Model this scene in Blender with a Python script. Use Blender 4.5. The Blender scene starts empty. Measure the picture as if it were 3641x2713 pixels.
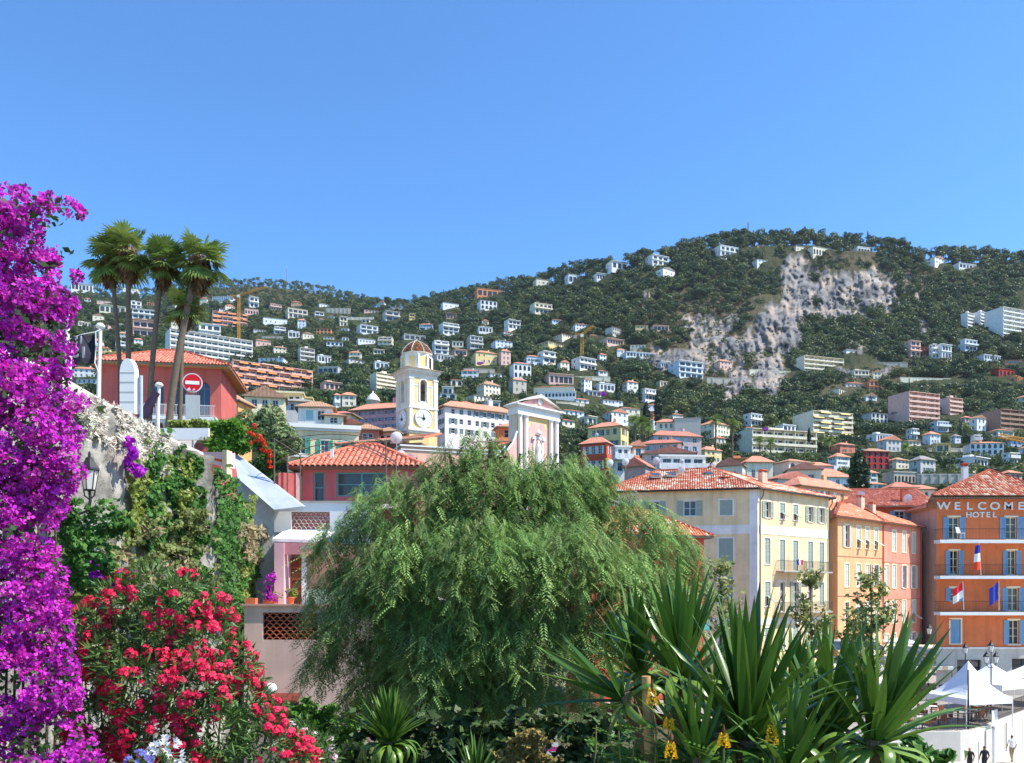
import bpy, bmesh, math, random
import numpy as np
from mathutils import Vector, Matrix
random.seed(7)
rng = np.random.default_rng(11)
scene = bpy.context.scene
C = scene.collection

# ---------------------------------------------------------------- camera, sky, sun, exposure
F = 3000.0; CX = 1820.5; HY = 2100.0; ZC = 12.7      # focal length and horizon in photograph pixels, eye height
cam_d = bpy.data.cameras.new('camera'); cam = bpy.data.objects.new('camera', cam_d); C.objects.link(cam)
cam.location = (0, 0, ZC); cam.rotation_euler = (math.radians(90), 0, 0)
cam_d.sensor_width = 36; cam_d.lens = 36*F/3641; cam_d.shift_y = (HY-1356.5)/3641
cam_d.clip_start = 0.1; cam_d.clip_end = 9000
scene.camera = cam

SUN_EL, SUN_AZ = 52.0, 78.0                          # azimuth: from behind the camera (-y) towards the right (+x)
sv = Vector((math.sin(math.radians(SUN_AZ))*math.cos(math.radians(SUN_EL)),
             -math.cos(math.radians(SUN_AZ))*math.cos(math.radians(SUN_EL)), math.sin(math.radians(SUN_EL))))
world = bpy.data.worlds.new('World'); scene.world = world; world.use_nodes = True
wn = world.node_tree; bg = wn.nodes['Background']
sky = wn.nodes.new('ShaderNodeTexSky'); sky.sky_type = 'NISHITA'; sky.sun_disc = False
sky.sun_elevation = math.radians(SUN_EL); sky.sun_rotation = math.atan2(sv.x, sv.y)
sky.altitude = 0; sky.air_density = 1.0; sky.dust_density = 0.0; sky.ozone_density = 10.0
tint = wn.nodes.new('ShaderNodeVectorMath'); tint.operation = 'MULTIPLY'; tint.inputs[1].default_value = (.79, 1.06, 1.14)   # the clear Riviera blue of this day
wn.links.new(sky.outputs[0], tint.inputs[0]); wn.links.new(tint.outputs[0], bg.inputs[0]); bg.inputs[1].default_value = 0.15
sun_d = bpy.data.lights.new('sun', 'SUN'); sun = bpy.data.objects.new('sun', sun_d); C.objects.link(sun)
sun_d.energy = 4.9; sun_d.angle = math.radians(0.55); sun_d.color = (1.0, 0.95, 0.87)
sun.rotation_euler = (-sv).to_track_quat('-Z', 'Y').to_euler()
scene.view_settings.view_transform = 'Standard'; scene.view_settings.look = 'None'
scene.view_settings.gamma = 1; scene.view_settings.use_curve_mapping = False
scene.view_settings.exposure = 0.66
scene.cycles.max_bounces = 6; scene.cycles.diffuse_bounces = 3; scene.cycles.glossy_bounces = 2
scene.cycles.transmission_bounces = 4; scene.cycles.transparent_max_bounces = 6

# ---------------------------------------------------------------- helpers
def P(x, y, Y):                                       # a photograph pixel at a distance Y -> a point of the place
    return Vector(((x-CX)*Y/F, Y, ZC-(y-HY)*Y/F))
def lin(c):
    return tuple((v/255/12.92 if v/255 <= .04045 else ((v/255+.055)/1.055)**2.4) for v in c)
def tag(o, label=None, cat=None, group=None, kind=None):
    if label: o['label'] = label
    if cat: o['category'] = cat
    if group: o['group'] = group
    if kind: o['kind'] = kind
    return o
def thing(name, label, cat, loc=(0, 0, 0), rz=0, group=None):
    o = bpy.data.objects.new(name, None); C.objects.link(o); o.empty_display_size = .2
    o.location = loc; o.rotation_euler = (0, 0, rz)
    return tag(o, label, cat, group)
def obj(name, me, parent=None, loc=None, rz=None, rot=None, scale=None):
    o = bpy.data.objects.new(name, me); C.objects.link(o)
    if parent is not None: o.parent = parent
    if loc is not None: o.location = loc
    if rz is not None: o.rotation_euler = (0, 0, rz)
    if rot is not None: o.rotation_euler = rot
    if scale is not None: o.scale = scale
    return o

class MB:
    """collects faces, built into one mesh"""
    def __init__(s): s.v = []; s.f = []; s.m = []; s.sm = []
    def add(s, vs, fs, m=0, smooth=False):
        b = len(s.v); s.v += [tuple(v) for v in vs]
        for f in fs: s.f.append(tuple(b+i for i in f)); s.m.append(m); s.sm.append(smooth)
        return s
    def quad(s, a, b, c, d, m=0): return s.add([a, b, c, d], [(0, 1, 2, 3)], m)
    def poly(s, pts, m=0): return s.add(pts, [tuple(range(len(pts)))], m)
    def box(s, x0, x1, y0, y1, z0, z1, m=0):
        return s.add([(x0,y0,z0),(x1,y0,z0),(x1,y1,z0),(x0,y1,z0),(x0,y0,z1),(x1,y0,z1),(x1,y1,z1),(x0,y1,z1)],
                     [(0,3,2,1),(4,5,6,7),(0,1,5,4),(1,2,6,5),(2,3,7,6),(3,0,4,7)], m)
    def bar(s, a, b, r, m=0, n=5, r2=None, smooth=True):
        a = Vector(a); b = Vector(b); d = (b-a).normalized()
        u = d.cross(Vector((0, 0, 1)) if abs(d.z) < .9 else Vector((1, 0, 0))).normalized(); w = d.cross(u)
        r2 = r if r2 is None else r2; vs = []
        for c, rr in ((a, r), (b, r2)):
            for i in range(n):
                t = 2*math.pi*i/n; vs.append(c+u*rr*math.cos(t)+w*rr*math.sin(t))
        s.add(vs, [(i, (i+1) % n, n+(i+1) % n, n+i) for i in range(n)], m, smooth)
        s.add(vs[:n], [tuple(range(n))[::-1]], m); return s.add(vs[n:], [tuple(range(n))], m)
    def tube(s, pts, r, m=0, n=6, r2=None):
        pts = [Vector(p) for p in pts]; k = len(pts); r2 = r if r2 is None else r2
        vs = []; u = None
        for i, p in enumerate(pts):
            d = (pts[min(i+1, k-1)]-pts[max(i-1, 0)]).normalized()
            if u is None: u = d.cross(Vector((0, 0, 1)) if abs(d.z) < .9 else Vector((1, 0, 0))).normalized()
            else: u = (u-d*u.dot(d)).normalized()
            w = d.cross(u); rr = r+(r2-r)*i/max(k-1, 1)
            for j in range(n):
                t = 2*math.pi*j/n; vs.append(p+u*rr*math.cos(t)+w*rr*math.sin(t))
        fs = [(i*n+j, i*n+(j+1) % n, (i+1)*n+(j+1) % n, (i+1)*n+j) for i in range(k-1) for j in range(n)]
        s.add(vs, fs, m, True); s.add(vs[:n], [tuple(range(n))[::-1]], m); return s.add(vs[-n:], [tuple(range(n))], m)
    def lathe(s, prof, c=(0, 0, 0), n=12, m=0, smooth=True, caps=True):
        vs = []
        for r, z in prof:
            for j in range(n):
                t = 2*math.pi*j/n; vs.append((c[0]+r*math.cos(t), c[1]+r*math.sin(t), c[2]+z))
        k = len(prof)
        fs = [(i*n+j, i*n+(j+1) % n, (i+1)*n+(j+1) % n, (i+1)*n+j) for i in range(k-1) for j in range(n)]
        s.add(vs, fs, m, smooth)
        if caps: s.add(vs[:n], [tuple(range(n))[::-1]], m); s.add(vs[-n:], [tuple(range(n))], m)
        return s
    def prism(s, pts, d, m=0):
        """pts: closed outline (3D, planar), extruded by vector d"""
        n = len(pts); d = Vector(d); a = [Vector(p) for p in pts]; b = [p+d for p in a]
        s.add(a, [tuple(range(n))], m); s.add(b, [tuple(range(n))[::-1]], m)
        return s.add(a+b, [(i, n+i, n+(i+1) % n, (i+1) % n) for i in range(n)], m)
    def mesh(s, name, mats, fix=True):
        me = bpy.data.meshes.new(name); me.from_pydata(s.v, [], s.f)
        for mt in (mats if isinstance(mats, (list, tuple)) else [mats]): me.materials.append(mt)
        me.polygons.foreach_set('material_index', s.m); me.polygons.foreach_set('use_smooth', s.sm)
        if fix:
            bm = bmesh.new(); bm.from_mesh(me); bmesh.ops.remove_doubles(bm, verts=bm.verts, dist=1e-5)
            bmesh.ops.recalc_face_normals(bm, faces=bm.faces); bm.to_mesh(me); bm.free()
        me.update(); return me
    def build(s, name, mats, parent=None, loc=None, rz=None, fix=False):
        return obj(name, s.mesh(name, mats, fix), parent, loc, rz)

def np_mesh(name, V, Fq, mats, col=None, smooth=False, midx=None, extra=None):
    """big mesh from numpy arrays; Fq (n,k) faces; col (nv,3) point colours"""
    me = bpy.data.meshes.new(name); nv = len(V); nf, k = Fq.shape
    me.vertices.add(nv); me.vertices.foreach_set('co', np.ascontiguousarray(V, dtype=np.float32).ravel())
    me.loops.add(nf*k); me.loops.foreach_set('vertex_index', np.ascontiguousarray(Fq, dtype=np.int32).ravel())
    me.polygons.add(nf); me.polygons.foreach_set('loop_start', np.arange(0, nf*k, k, dtype=np.int32))
    me.polygons.foreach_set('loop_total', np.full(nf, k, dtype=np.int32))
    for mt in (mats if isinstance(mats, (list, tuple)) else [mats]): me.materials.append(mt)
    if midx is not None: me.polygons.foreach_set('material_index', np.ascontiguousarray(midx, dtype=np.int32))
    if smooth: me.polygons.foreach_set('use_smooth', np.ones(nf, dtype=bool))
    if col is not None:
        a = me.attributes.new('Col', 'FLOAT_COLOR', 'POINT')
        c4 = np.ones((nv, 4), dtype=np.float32); c4[:, :3] = col; a.data.foreach_set('color', c4.ravel())
    for nm, arr in (extra or {}).items():
        a = me.attributes.new(nm, 'FLOAT', 'POINT'); a.data.foreach_set('value', np.ascontiguousarray(arr, dtype=np.float32))
    me.update(calc_edges=True); me.validate(); return me

# ---------------------------------------------------------------- materials
MATS = {}
def nodes(name):
    m = bpy.data.materials.new(name); m.use_nodes = True; nt = m.node_tree
    return m, nt, nt.nodes['Principled BSDF'], nt.nodes.new, nt.links.new
def mat(name, rgb, rough=.8, var=.12, scale=3.0, bump=0.0, bscale=30.0, metal=0.0, spec=.3, streak=0.0, emit=None):
    """painted or plain surface with uneven tone; rgb is sRGB 0-255"""
    if name in MATS: return MATS[name]
    m, nt, p, N, L = nodes(name); base = lin(rgb)
    tc = N('ShaderNodeTexCoord'); no = N('ShaderNodeTexNoise'); no.inputs['Scale'].default_value = scale
    no.inputs['Detail'].default_value = 6; no.inputs['Roughness'].default_value = .65
    L(tc.outputs['Object'], no.inputs['Vector'])
    ra = N('ShaderNodeMapRange'); ra.inputs[1].default_value = .3; ra.inputs[2].default_value = .7
    ra.inputs[3].default_value = 1-var; ra.inputs[4].default_value = 1+var*.5; L(no.outputs['Fac'], ra.inputs[0])
    mul = N('ShaderNodeVectorMath'); mul.operation = 'SCALE'; mul.inputs[0].default_value = base
    L(ra.outputs[0], mul.inputs['Scale']); out = mul.outputs[0]
    if streak > 0:                                     # rain streaks running down the wall
        mp = N('ShaderNodeMapping'); mp.inputs['Scale'].default_value = (1.3, 1.3, .12); L(tc.outputs['Object'], mp.inputs[0])
        n2 = N('ShaderNodeTexNoise'); n2.inputs['Scale'].default_value = 1.4; n2.inputs['Detail'].default_value = 5; L(mp.outputs[0], n2.inputs['Vector'])
        r2 = N('ShaderNodeMapRange'); r2.inputs[1].default_value = .45; r2.inputs[2].default_value = .75
        r2.inputs[3].default_value = 1; r2.inputs[4].default_value = 1-streak; L(n2.outputs['Fac'], r2.inputs[0])
        m2 = N('ShaderNodeVectorMath'); m2.operation = 'SCALE'; L(out, m2.inputs[0]); L(r2.outputs[0], m2.inputs['Scale']); out = m2.outputs[0]
    L(out, p.inputs['Base Color'])
    p.inputs['Roughness'].default_value = rough; p.inputs['Metallic'].default_value = metal; p.inputs['Specular IOR Level'].default_value = spec
    if bump > 0:
        nb = N('ShaderNodeTexNoise'); nb.inputs['Scale'].default_value = bscale; nb.inputs['Detail'].default_value = 4; L(tc.outputs['Object'], nb.inputs['Vector'])
        b = N('ShaderNodeBump'); b.inputs['Strength'].default_value = bump; b.inputs['Distance'].default_value = .03
        L(nb.outputs['Fac'], b.inputs['Height']); L(b.outputs[0], p.inputs['Normal'])
    if emit: p.inputs['Emission Color'].default_value = (*lin(rgb), 1); p.inputs['Emission Strength'].default_value = emit
    MATS[name] = m; return m
def wallm(rgb, streak=.12):
    return mat('plaster_%d_%d_%d' % tuple(rgb), rgb, .9, .16, .7, .3, 25, streak=max(streak, .2))
def glassm():
    if 'window_glass' in MATS: return MATS['window_glass']
    m, nt, p, N, L = nodes('window_glass')
    tc = N('ShaderNodeTexCoord'); no = N('ShaderNodeTexNoise'); no.inputs['Scale'].default_value = .7; L(tc.outputs['Object'], no.inputs['Vector'])
    oi = N('ShaderNodeObjectInfo'); cr = N('ShaderNodeValToRGB'); cr.color_ramp.elements[0].color = (.012, .015, .018, 1); cr.color_ramp.elements[1].color = (.10, .11, .11, 1)
    mx = N('ShaderNodeMath'); mx.operation = 'MULTIPLY'; L(no.outputs['Fac'], mx.inputs[0]); L(oi.outputs['Random'], mx.inputs[1]); L(mx.outputs[0], cr.inputs[0])
    L(cr.outputs[0], p.inputs['Base Color']); p.inputs['Roughness'].default_value = .06; p.inputs['Specular IOR Level'].default_value = .6
    MATS['window_glass'] = m; return m
def roofm(rgb, name=None):
    """clay tile seen from afar: courses and rows as relief, patchy firing"""
    name = name or 'clay_tile_%d_%d_%d' % tuple(rgb)
    if name in MATS: return MATS[name]
    m, nt, p, N, L = nodes(name); base = lin(rgb)
    tc = N('ShaderNodeTexCoord')
    n1 = N('ShaderNodeTexNoise'); n1.inputs['Scale'].default_value = 1.1; n1.inputs['Detail'].default_value = 6; L(tc.outputs['Object'], n1.inputs['Vector'])
    v = N('ShaderNodeTexVoronoi'); v.inputs['Scale'].default_value = 3.2; L(tc.outputs['Object'], v.inputs['Vector'])
    cr = N('ShaderNodeValToRGB'); e = cr.color_ramp.elements; e[0].color = (*[c*.6 for c in base], 1); e[1].color = (*[min(1, c*1.25+.02) for c in base], 1)
    mxa = N('ShaderNodeMix'); mxa.data_type = 'FLOAT'; mxa.inputs[0].default_value = .45; L(n1.outputs['Fac'], mxa.inputs[2])
    sp = N('ShaderNodeSeparateColor'); L(v.outputs['Color'], sp.inputs[0]); L(sp.outputs[0], mxa.inputs[3]); L(mxa.outputs[0], cr.inputs[0])
    L(cr.outputs[0], p.inputs['Base Color']); p.inputs['Roughness'].default_value = .9; p.inputs['Specular IOR Level'].default_value = .2
    w = N('ShaderNodeTexWave'); w.inputs['Scale'].default_value = 1.6; w.inputs['Distortion'].default_value = .6; L(tc.outputs['Object'], w.inputs['Vector'])
    b = N('ShaderNodeBump'); b.inputs['Strength'].default_value = .7; b.inputs['Distance'].default_value = .08; L(w.outputs['Fac'], b.inputs['Height']); L(b.outputs[0], p.inputs['Normal'])
    MATS[name] = m; return m
def leafm(name, rgb, rgb2=None, trans=.25, rough=.5, rnd=.35, spec=.4):
    """foliage: tone from the point colour, hue shift per plant, light passing through the blade"""
    if name in MATS: return MATS[name]
    m, nt, p, N, L = nodes(name); a = N('ShaderNodeAttribute'); a.attribute_name = 'Col'
    oi = N('ShaderNodeObjectInfo'); c1 = lin(rgb); c2 = lin(rgb2 or rgb)
    mx = N('ShaderNodeMix'); mx.data_type = 'RGBA'; mx.inputs[6].default_value = (*c1, 1); mx.inputs[7].default_value = (*c2, 1)
    L(oi.outputs['Random'], mx.inputs[0])
    mu = N('ShaderNodeMix'); mu.data_type = 'RGBA'; mu.blend_type = 'MULTIPLY'; mu.inputs[0].default_value = 1
    L(mx.outputs[2], mu.inputs[6]); L(a.outputs['Color'], mu.inputs[7])
    L(mu.outputs[2], p.inputs['Base Color']); p.inputs['Roughness'].default_value = rough; p.inputs['Specular IOR Level'].default_value = spec
    t = N('ShaderNodeBsdfTranslucent'); L(mu.outputs[2], t.inputs['Color'])
    ms = N('ShaderNodeMixShader'); ms.inputs[0].default_value = trans; L(p.outputs[0], ms.inputs[1]); L(t.outputs[0], ms.inputs[2])
    L(ms.outputs[0], nt.nodes['Material Output'].inputs['Surface']); MATS[name] = m; return m
def colm(name, rough=.85, spec=.2, bump=0, bscale=20):
    """colour taken from the pieces' own point colours"""
    if name in MATS: return MATS[name]
    m, nt, p, N, L = nodes(name); a = N('ShaderNodeAttribute'); a.attribute_name = 'Col'
    tc = N('ShaderNodeTexCoord'); no = N('ShaderNodeTexNoise'); no.inputs['Scale'].default_value = bscale; no.inputs['Detail'].default_value = 5; L(tc.outputs['Object'], no.inputs['Vector'])
    r = N('ShaderNodeMapRange'); r.inputs[3].default_value = .8; r.inputs[4].default_value = 1.15; L(no.outputs['Fac'], r.inputs[0])
    s = N('ShaderNodeVectorMath'); s.operation = 'SCALE'; L(a.outputs['Color'], s.inputs[0]); L(r.outputs[0], s.inputs['Scale']); L(s.outputs[0], p.inputs['Base Color'])
    p.inputs['Roughness'].default_value = rough; p.inputs['Specular IOR Level'].default_value = spec
    if bump:
        b = N('ShaderNodeBump'); b.inputs['Strength'].default_value = bump; b.inputs['Distance'].default_value = .05; L(no.outputs['Fac'], b.inputs['Height']); L(b.outputs[0], p.inputs['Normal'])
    MATS[name] = m; return m
WHITE = mat('white_paint', (236, 234, 228), .6, .05, 2, .05, 40, streak=.06)
DARKM = mat('dark_iron', (34, 34, 36), .5, .15, 8, spec=.5)
BARK = mat('bark', (92, 76, 60), .95, .35, 12, .8, 40)
CONC = mat('concrete', (176, 170, 158), .9, .18, 1.5, .3, 30, streak=.2)
DARKROOM = mat('dark_interior', (30, 28, 27), .9, .2)
GLASS = glassm()

# letters as meshes
LETTERS = {}
for ch_ in 'WELCOMHTSI':
    cu_ = bpy.data.curves.new('letter', 'FONT'); cu_.body = ch_; cu_.size = 1/.70; cu_.extrude = .06; cu_.offset = .026; cu_.align_x = 'CENTER'
    o_ = bpy.data.objects.new('letter', cu_); C.objects.link(o_); bpy.context.view_layer.update()
    LETTERS[ch_] = bpy.data.meshes.new_from_object(o_.evaluated_get(bpy.context.evaluated_depsgraph_get())); bpy.data.objects.remove(o_); bpy.data.curves.remove(cu_)

# ---------------------------------------------------------------- numpy noise
def _hash(ix, iy, s):
    n = (ix.astype(np.int64)*374761393+iy.astype(np.int64)*668265263+s*1442695041) & 0xffffffff
    n = ((n ^ (n >> 13))*1274126177) & 0xffffffff
    return ((n ^ (n >> 16)) & 0xffff)/65535.0
def vnoise(x, y, s=0):
    ix = np.floor(x); iy = np.floor(y); fx = x-ix; fy = y-iy; fx = fx*fx*(3-2*fx); fy = fy*fy*(3-2*fy)
    a = _hash(ix, iy, s); b = _hash(ix+1, iy, s); c = _hash(ix, iy+1, s); d = _hash(ix+1, iy+1, s)
    return (a*(1-fx)+b*fx)*(1-fy)+(c*(1-fx)+d*fx)*fy
def fbm(x, y, s=0, o=4):
    t = 0; a = .5
    for i in range(o): t = t+a*vnoise(x*2**i, y*2**i, s+i*17); a *= .5
    return t
# ---------------------------------------------------------------- foliage helpers
def unit(a): return a/np.maximum(np.linalg.norm(a, axis=-1, keepdims=True), 1e-9)
def blob_points(blobs, n, r=None, shell=(.72, 1.03), squash_under=1.0):
    r = r or rng; B = np.array(blobs, float); wgt = B[:, 3]*B[:, 4]; idx = r.choice(len(B), n, p=wgt/wgt.sum())
    d = unit(r.normal(size=(n, 3))); rad = r.uniform(*shell, n)[:, None]
    R = B[idx][:, [3, 3, 4]]; p = B[idx, :3]+d*R*rad; nr = unit(d/R)
    keep = np.ones(n, bool)
    for b in B:
        q = (p-b[:3])/b[[3, 3, 4]]; keep &= (np.linalg.norm(q, axis=1) > .70) | (np.abs(p-b[:3]).sum(1) < 0)
    return p[keep], nr[keep]
def leaf_quads(p, nr, size, aspect=1.6, jit=.6, r=None, droop=0.0, up=.15, fold=0.0):
    """one diamond leaf for each point, facing roughly outward"""
    r = r or rng; n = len(p); nn = unit(nr+r.normal(size=(n, 3))*jit+np.array([0, 0, up]))
    t = unit(np.cross(nn, r.normal(size=(n, 3)))); t[:, 2] -= droop; t = unit(t-nn*(t*nn).sum(1, keepdims=True)); b = np.cross(nn, t)
    s = (size*r.uniform(.7, 1.3, n))[:, None]
    V = np.stack([p-t*s*.5*aspect, p+b*s*.5+nn*s*fold, p+t*s*.5*aspect, p-b*s*.5+nn*s*fold], 1).reshape(-1, 3)
    return V, np.arange(4*n).reshape(n, 4)
def tones(n, k, lo=.6, hi=1.35, r=None, hue=.12):
    r = r or rng; t = r.uniform(lo, hi, n)[:, None]*(1+r.uniform(-hue, hue, (n, 3))*np.array([1, .4, .8]))
    return np.repeat(np.clip(t, .05, 2), k, 0)
def join(parts):
    V, Fs, K, o = [], [], [], 0
    for v, f, c in parts: V.append(v); Fs.append(f+o); K.append(c); o += len(v)
    return np.concatenate(V), np.concatenate(Fs), np.concatenate(K)

LEAF_BROAD = leafm('broadleaf_foliage', (52, 78, 42), (112, 122, 64))
LEAF_PINE = leafm('pine_foliage', (46, 72, 46), (88, 106, 60))
LEAF_CYP = leafm('cypress_foliage', (44, 70, 40), (52, 78, 44), trans=.1)
LEAF_PALM = leafm('palm_foliage', (112, 138, 66), (132, 150, 76))
LEAF_DRY = leafm('dry_scrub_foliage', (130, 120, 84), (150, 134, 96))

def crown_mesh(name, kind, seed, n=340, leaf=.62):
    """crown of a tree one unit tall in tens of metres: about 8 m high"""
    r = np.random.default_rng(seed)
    if kind == 'round':
        bl = [(0, 0, 5.0, 2.3, 2.2)]+[(2.0*math.cos(a)*r.uniform(.7, 1.1), 2.0*math.sin(a)*r.uniform(.7, 1.1), r.uniform(3.4, 6.2), r.uniform(1.2, 1.8), r.uniform(1.1, 1.6)) for a in np.arange(0, 6.2, .9)]
        m = LEAF_BROAD
    elif kind == 'pine':
        bl = [(0, 0, 6.2, 2.2, 1.2)]+[(2.2*math.cos(a)*r.uniform(.6, 1.2), 2.2*math.sin(a)*r.uniform(.6, 1.2), r.uniform(5.3, 6.9), r.uniform(1.1, 1.7), r.uniform(.7, 1.0)) for a in np.arange(0, 6.2, .8)]
        m = LEAF_PINE
    elif kind == 'cypress':
        bl = [(r.uniform(-.12, .12), r.uniform(-.12, .12), z, max(.18, 1.05*(1-((z-2.6)/6.4)**2 if z > 2.6 else .75+z*.1)), .8) for z in np.arange(.9, 8.6, .6)]
        m = LEAF_CYP
    else:                                                       # low bush
        bl = [(r.uniform(-1, 1), r.uniform(-1, 1), r.uniform(.7, 1.6), r.uniform(.9, 1.4), r.uniform(.7, 1.1)) for _ in range(4)]
        m = LEAF_BROAD if kind == 'bush' else LEAF_DRY
    p, nr = blob_points(bl, n, r); V, Fq = leaf_quads(p, nr, leaf, 1.5, .55, r)
    return np_mesh(name, V, Fq, m, tones(len(p), 4, .55, 1.4, r))
def trunk_mesh(name, h=5, r0=.28, seed=1, limbs=4, m=None):
    r = random.Random(seed); b = MB(); top = Vector((r.uniform(-.3, .3), r.uniform(-.3, .3), h))
    b.tube([(0, 0, -1), (0, 0, 0), top*.5+Vector((r.uniform(-.2, .2), 0, 0)), top], r0, n=6, r2=r0*.45)
    for i in range(limbs):
        a = 6.28*i/limbs+r.uniform(-.4, .4); s = top*r.uniform(.55, .85)
        b.tube([s, s+Vector((math.cos(a)*.7, math.sin(a)*.7, .6)), s+Vector((math.cos(a)*1.6, math.sin(a)*1.6, 1.3))], r0*.4, n=4, r2=r0*.15)
    return b.mesh(name, m or BARK, False)

def palm_meshes(seed, fan=False, nf=34, rad=2.3):
    """crown of feather or fan fronds, and the skirt of dead leaves below it"""
    r = np.random.default_rng(seed); Vs, Fs, Ks, o = [], [], [], 0
    for i in range(nf):
        az = i*2.399; el = math.radians(r.uniform(-45, 80)) if not fan else math.radians(r.uniform(-60, 75))
        d = np.array([math.cos(az)*math.cos(el), math.sin(az)*math.cos(el), math.sin(el)])
        side = unit(np.cross(d, [0, 0, 1])[None])[0]; upv = np.cross(side, d); L = rad*r.uniform(.8, 1.1); tone = r.uniform(.7, 1.3)
        if fan:                                                 # stalk, then a fan of blades
            c = d*L*.5+np.array([0, 0, -.08*L]); nb = 21
            quad = [np.array([0, 0, 0])+side*.03, c+side*.02, c-side*.02, np.array([0, 0, 0])-side*.03]
            Vs.append(np.array(quad)); Fs.append(np.array([[0, 1, 2, 3]])+o); o += 4; Ks.append(np.full((4, 3), tone*.8))
            for j in range(nb):
                a = math.radians(-125+250*j/(nb-1)); bd = d*math.cos(a)+side*math.sin(a); tip = c+bd*L*.52*(1-.25*abs(math.sin(a*.5)))+np.array([0, 0, -.10*L*r.uniform(.6, 1.6)])
                w = np.cross(bd, upv)*.034*L; mid = c+(tip-c)*.6+np.array([0, 0, .04*L])
                Vs.append(np.array([c, mid+w, tip, mid-w])); Fs.append(np.array([[0, 1, 2, 3]])+o); o += 4; Ks.append(np.full((4, 3), tone*r.uniform(.85, 1.2)))
        else:
            k = 9; pts = [d*L*t+np.array([0, 0, -1.0*L*.42*t*t]) for t in np.linspace(0, 1, k)]
            for j in range(1, k):
                for s in (-1, 1):
                    t = j/(k-1); ll = L*.30*math.sin(math.pi*min(1, .15+t*.83)); tip = pts[j]+side*s*ll+d*ll*.5+np.array([0, 0, -.35*ll])
                    a0 = pts[j-1]; a1 = pts[j]
                    Vs.append(np.array([a0, a0*.4+a1*.6, tip, tip-d*.06])); Fs.append(np.array([[0, 1, 2, 3]])+o); o += 4; Ks.append(np.full((4, 3), tone*r.uniform(.8, 1.2)))
    return np.concatenate(Vs), np.concatenate(Fs), np.concatenate(Ks)

# ---------------------------------------------------------------- the hillside
SKY_T = [(-2600,1000),(-600,1015),(0,1012),(250,1012),(480,1026),(650,1000),(772,990),(931,982),(1061,997),(1187,1018),(1277,1044),(1385,1062),(1440,1070),(1465,1062),(1562,1042),
         (1664,1018),(1725,1005),(1806,993),(1887,987),(1968,961),(2017,938),(2110,932),(2200,926),(2249,906),(2342,896),(2440,857),(2568,838),(2620,830),(2763,825),(2838,822),
         (2905,826),(2988,844),(3088,844),(3155,852),(3238,876),(3305,893),(3388,882),(3486,886),(3561,894),(3641,908),(4000,940),(4600,1010),(6400,1150)]
SX = np.array([a for a, b in SKY_T], float); SY = np.array([b for a, b in SKY_T], float)
GL = [(2060,36),(2000,42),(1800,70),(1650,97),(1550,122),(1480,200),(1420,380),(1380,450),(1280,600),(1200,750),(1100,950),(1000,1250),(900,1500)]
GR = [(2385,130),(2100,136),(1950,142),(1850,150),(1750,205),(1650,330),(1550,430),(1450,520),(1300,600),(1100,690),(950,750),(820,790),(700,820)]
def smooth(a, b, x): t = np.clip((x-a)/(b-a), 0, 1); return t*t*(3-2*t)
def tY(x, y):
    x = np.asarray(x, float); y = np.asarray(y, float)
    l = np.interp(-y, [-a for a, b in GL], np.log([b for a, b in GL])); g = np.interp(-y, [-a for a, b in GR], np.log([b for a, b in GR]))
    w = smooth(1250, 2350, x); return np.exp(l*(1-w)+g*w)
def ybase(x): return 2060+(2385-2060)*smooth(1250, 2350, np.asarray(x, float))
def ysky(x): return np.interp(x, SX, SY)
ROCKS = [(3050,1035,165,80,1.0),(2985,1060,90,90,1.0),(2835,1030,62,115,1.15),(2880,960,60,40,.8),(3210,1000,80,45,.55),(3280,1050,50,35,.5),(2760,1170,85,95,1.0),(2800,1090,30,60,.7),
         (2730,1335,62,85,1.1),(2690,1250,60,60,.8),(2630,1350,50,60,.75),(2600,1400,40,50,.7),(2545,1180,120,75,.82),(2600,1250,100,85,.84),(2400,1275,130,42,.9),(2480,1290,70,40,.8),(2290,1060,30,40,.5),(2540,1290,60,30,.75),
         (2850,1130,40,30,.7),(3060,1240,60,30,.4),(3270,1165,50,40,.55),(3060,1130,90,22,.6),(2380,1310,60,30,.4),(3080,1330,120,30,.45)]
def rockmask(x, y):
    m = np.zeros(np.broadcast(x, y).shape)
    for cx, cy, rx, ry, s in ROCKS: m = np.maximum(m, s*np.exp(-(((x-cx)/rx)**4+((y-cy)/ry)**4)))
    n = fbm(x/20., y/34., 5, 5); return np.clip((m*1.25-.30)-(1-n*1.8)*1.0, 0, 1)
def scrubmask(x, y):
    m = np.zeros(np.broadcast(x, y).shape)
    for cx, cy, rx, ry, s in [(2520,1110,270,110,1),(2560,1230,260,130,.9),(3060,925,240,35,.9),(3200,960,170,50,.8),(3350,1000,150,60,.6),(1000,1040,260,40,.45),(2980,1380,330,40,.45),(3150,1330,130,40,.6),(2450,1180,150,60,.6)]:
        m = np.maximum(m, s*np.exp(-(((x-cx)/rx)**2+((y-cy)/ry)**2)))
    return m
xs = np.unique(np.concatenate([np.arange(-2600, -200, 60), np.arange(-200, 2250, 11), np.arange(2250, 3380, 4.0), np.arange(3380, 3900, 11), np.arange(3900, 6400, 60)]))
ts = np.concatenate([np.linspace(0, .42, 34)[:-1], np.linspace(.42, 1, 190)])
X2, T2 = np.meshgrid(xs, ts); top_y = ysky(X2)+14+9*3000/tY(X2, ysky(X2)); yb = ybase(X2)
Yi = yb+(top_y-yb)*T2
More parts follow.
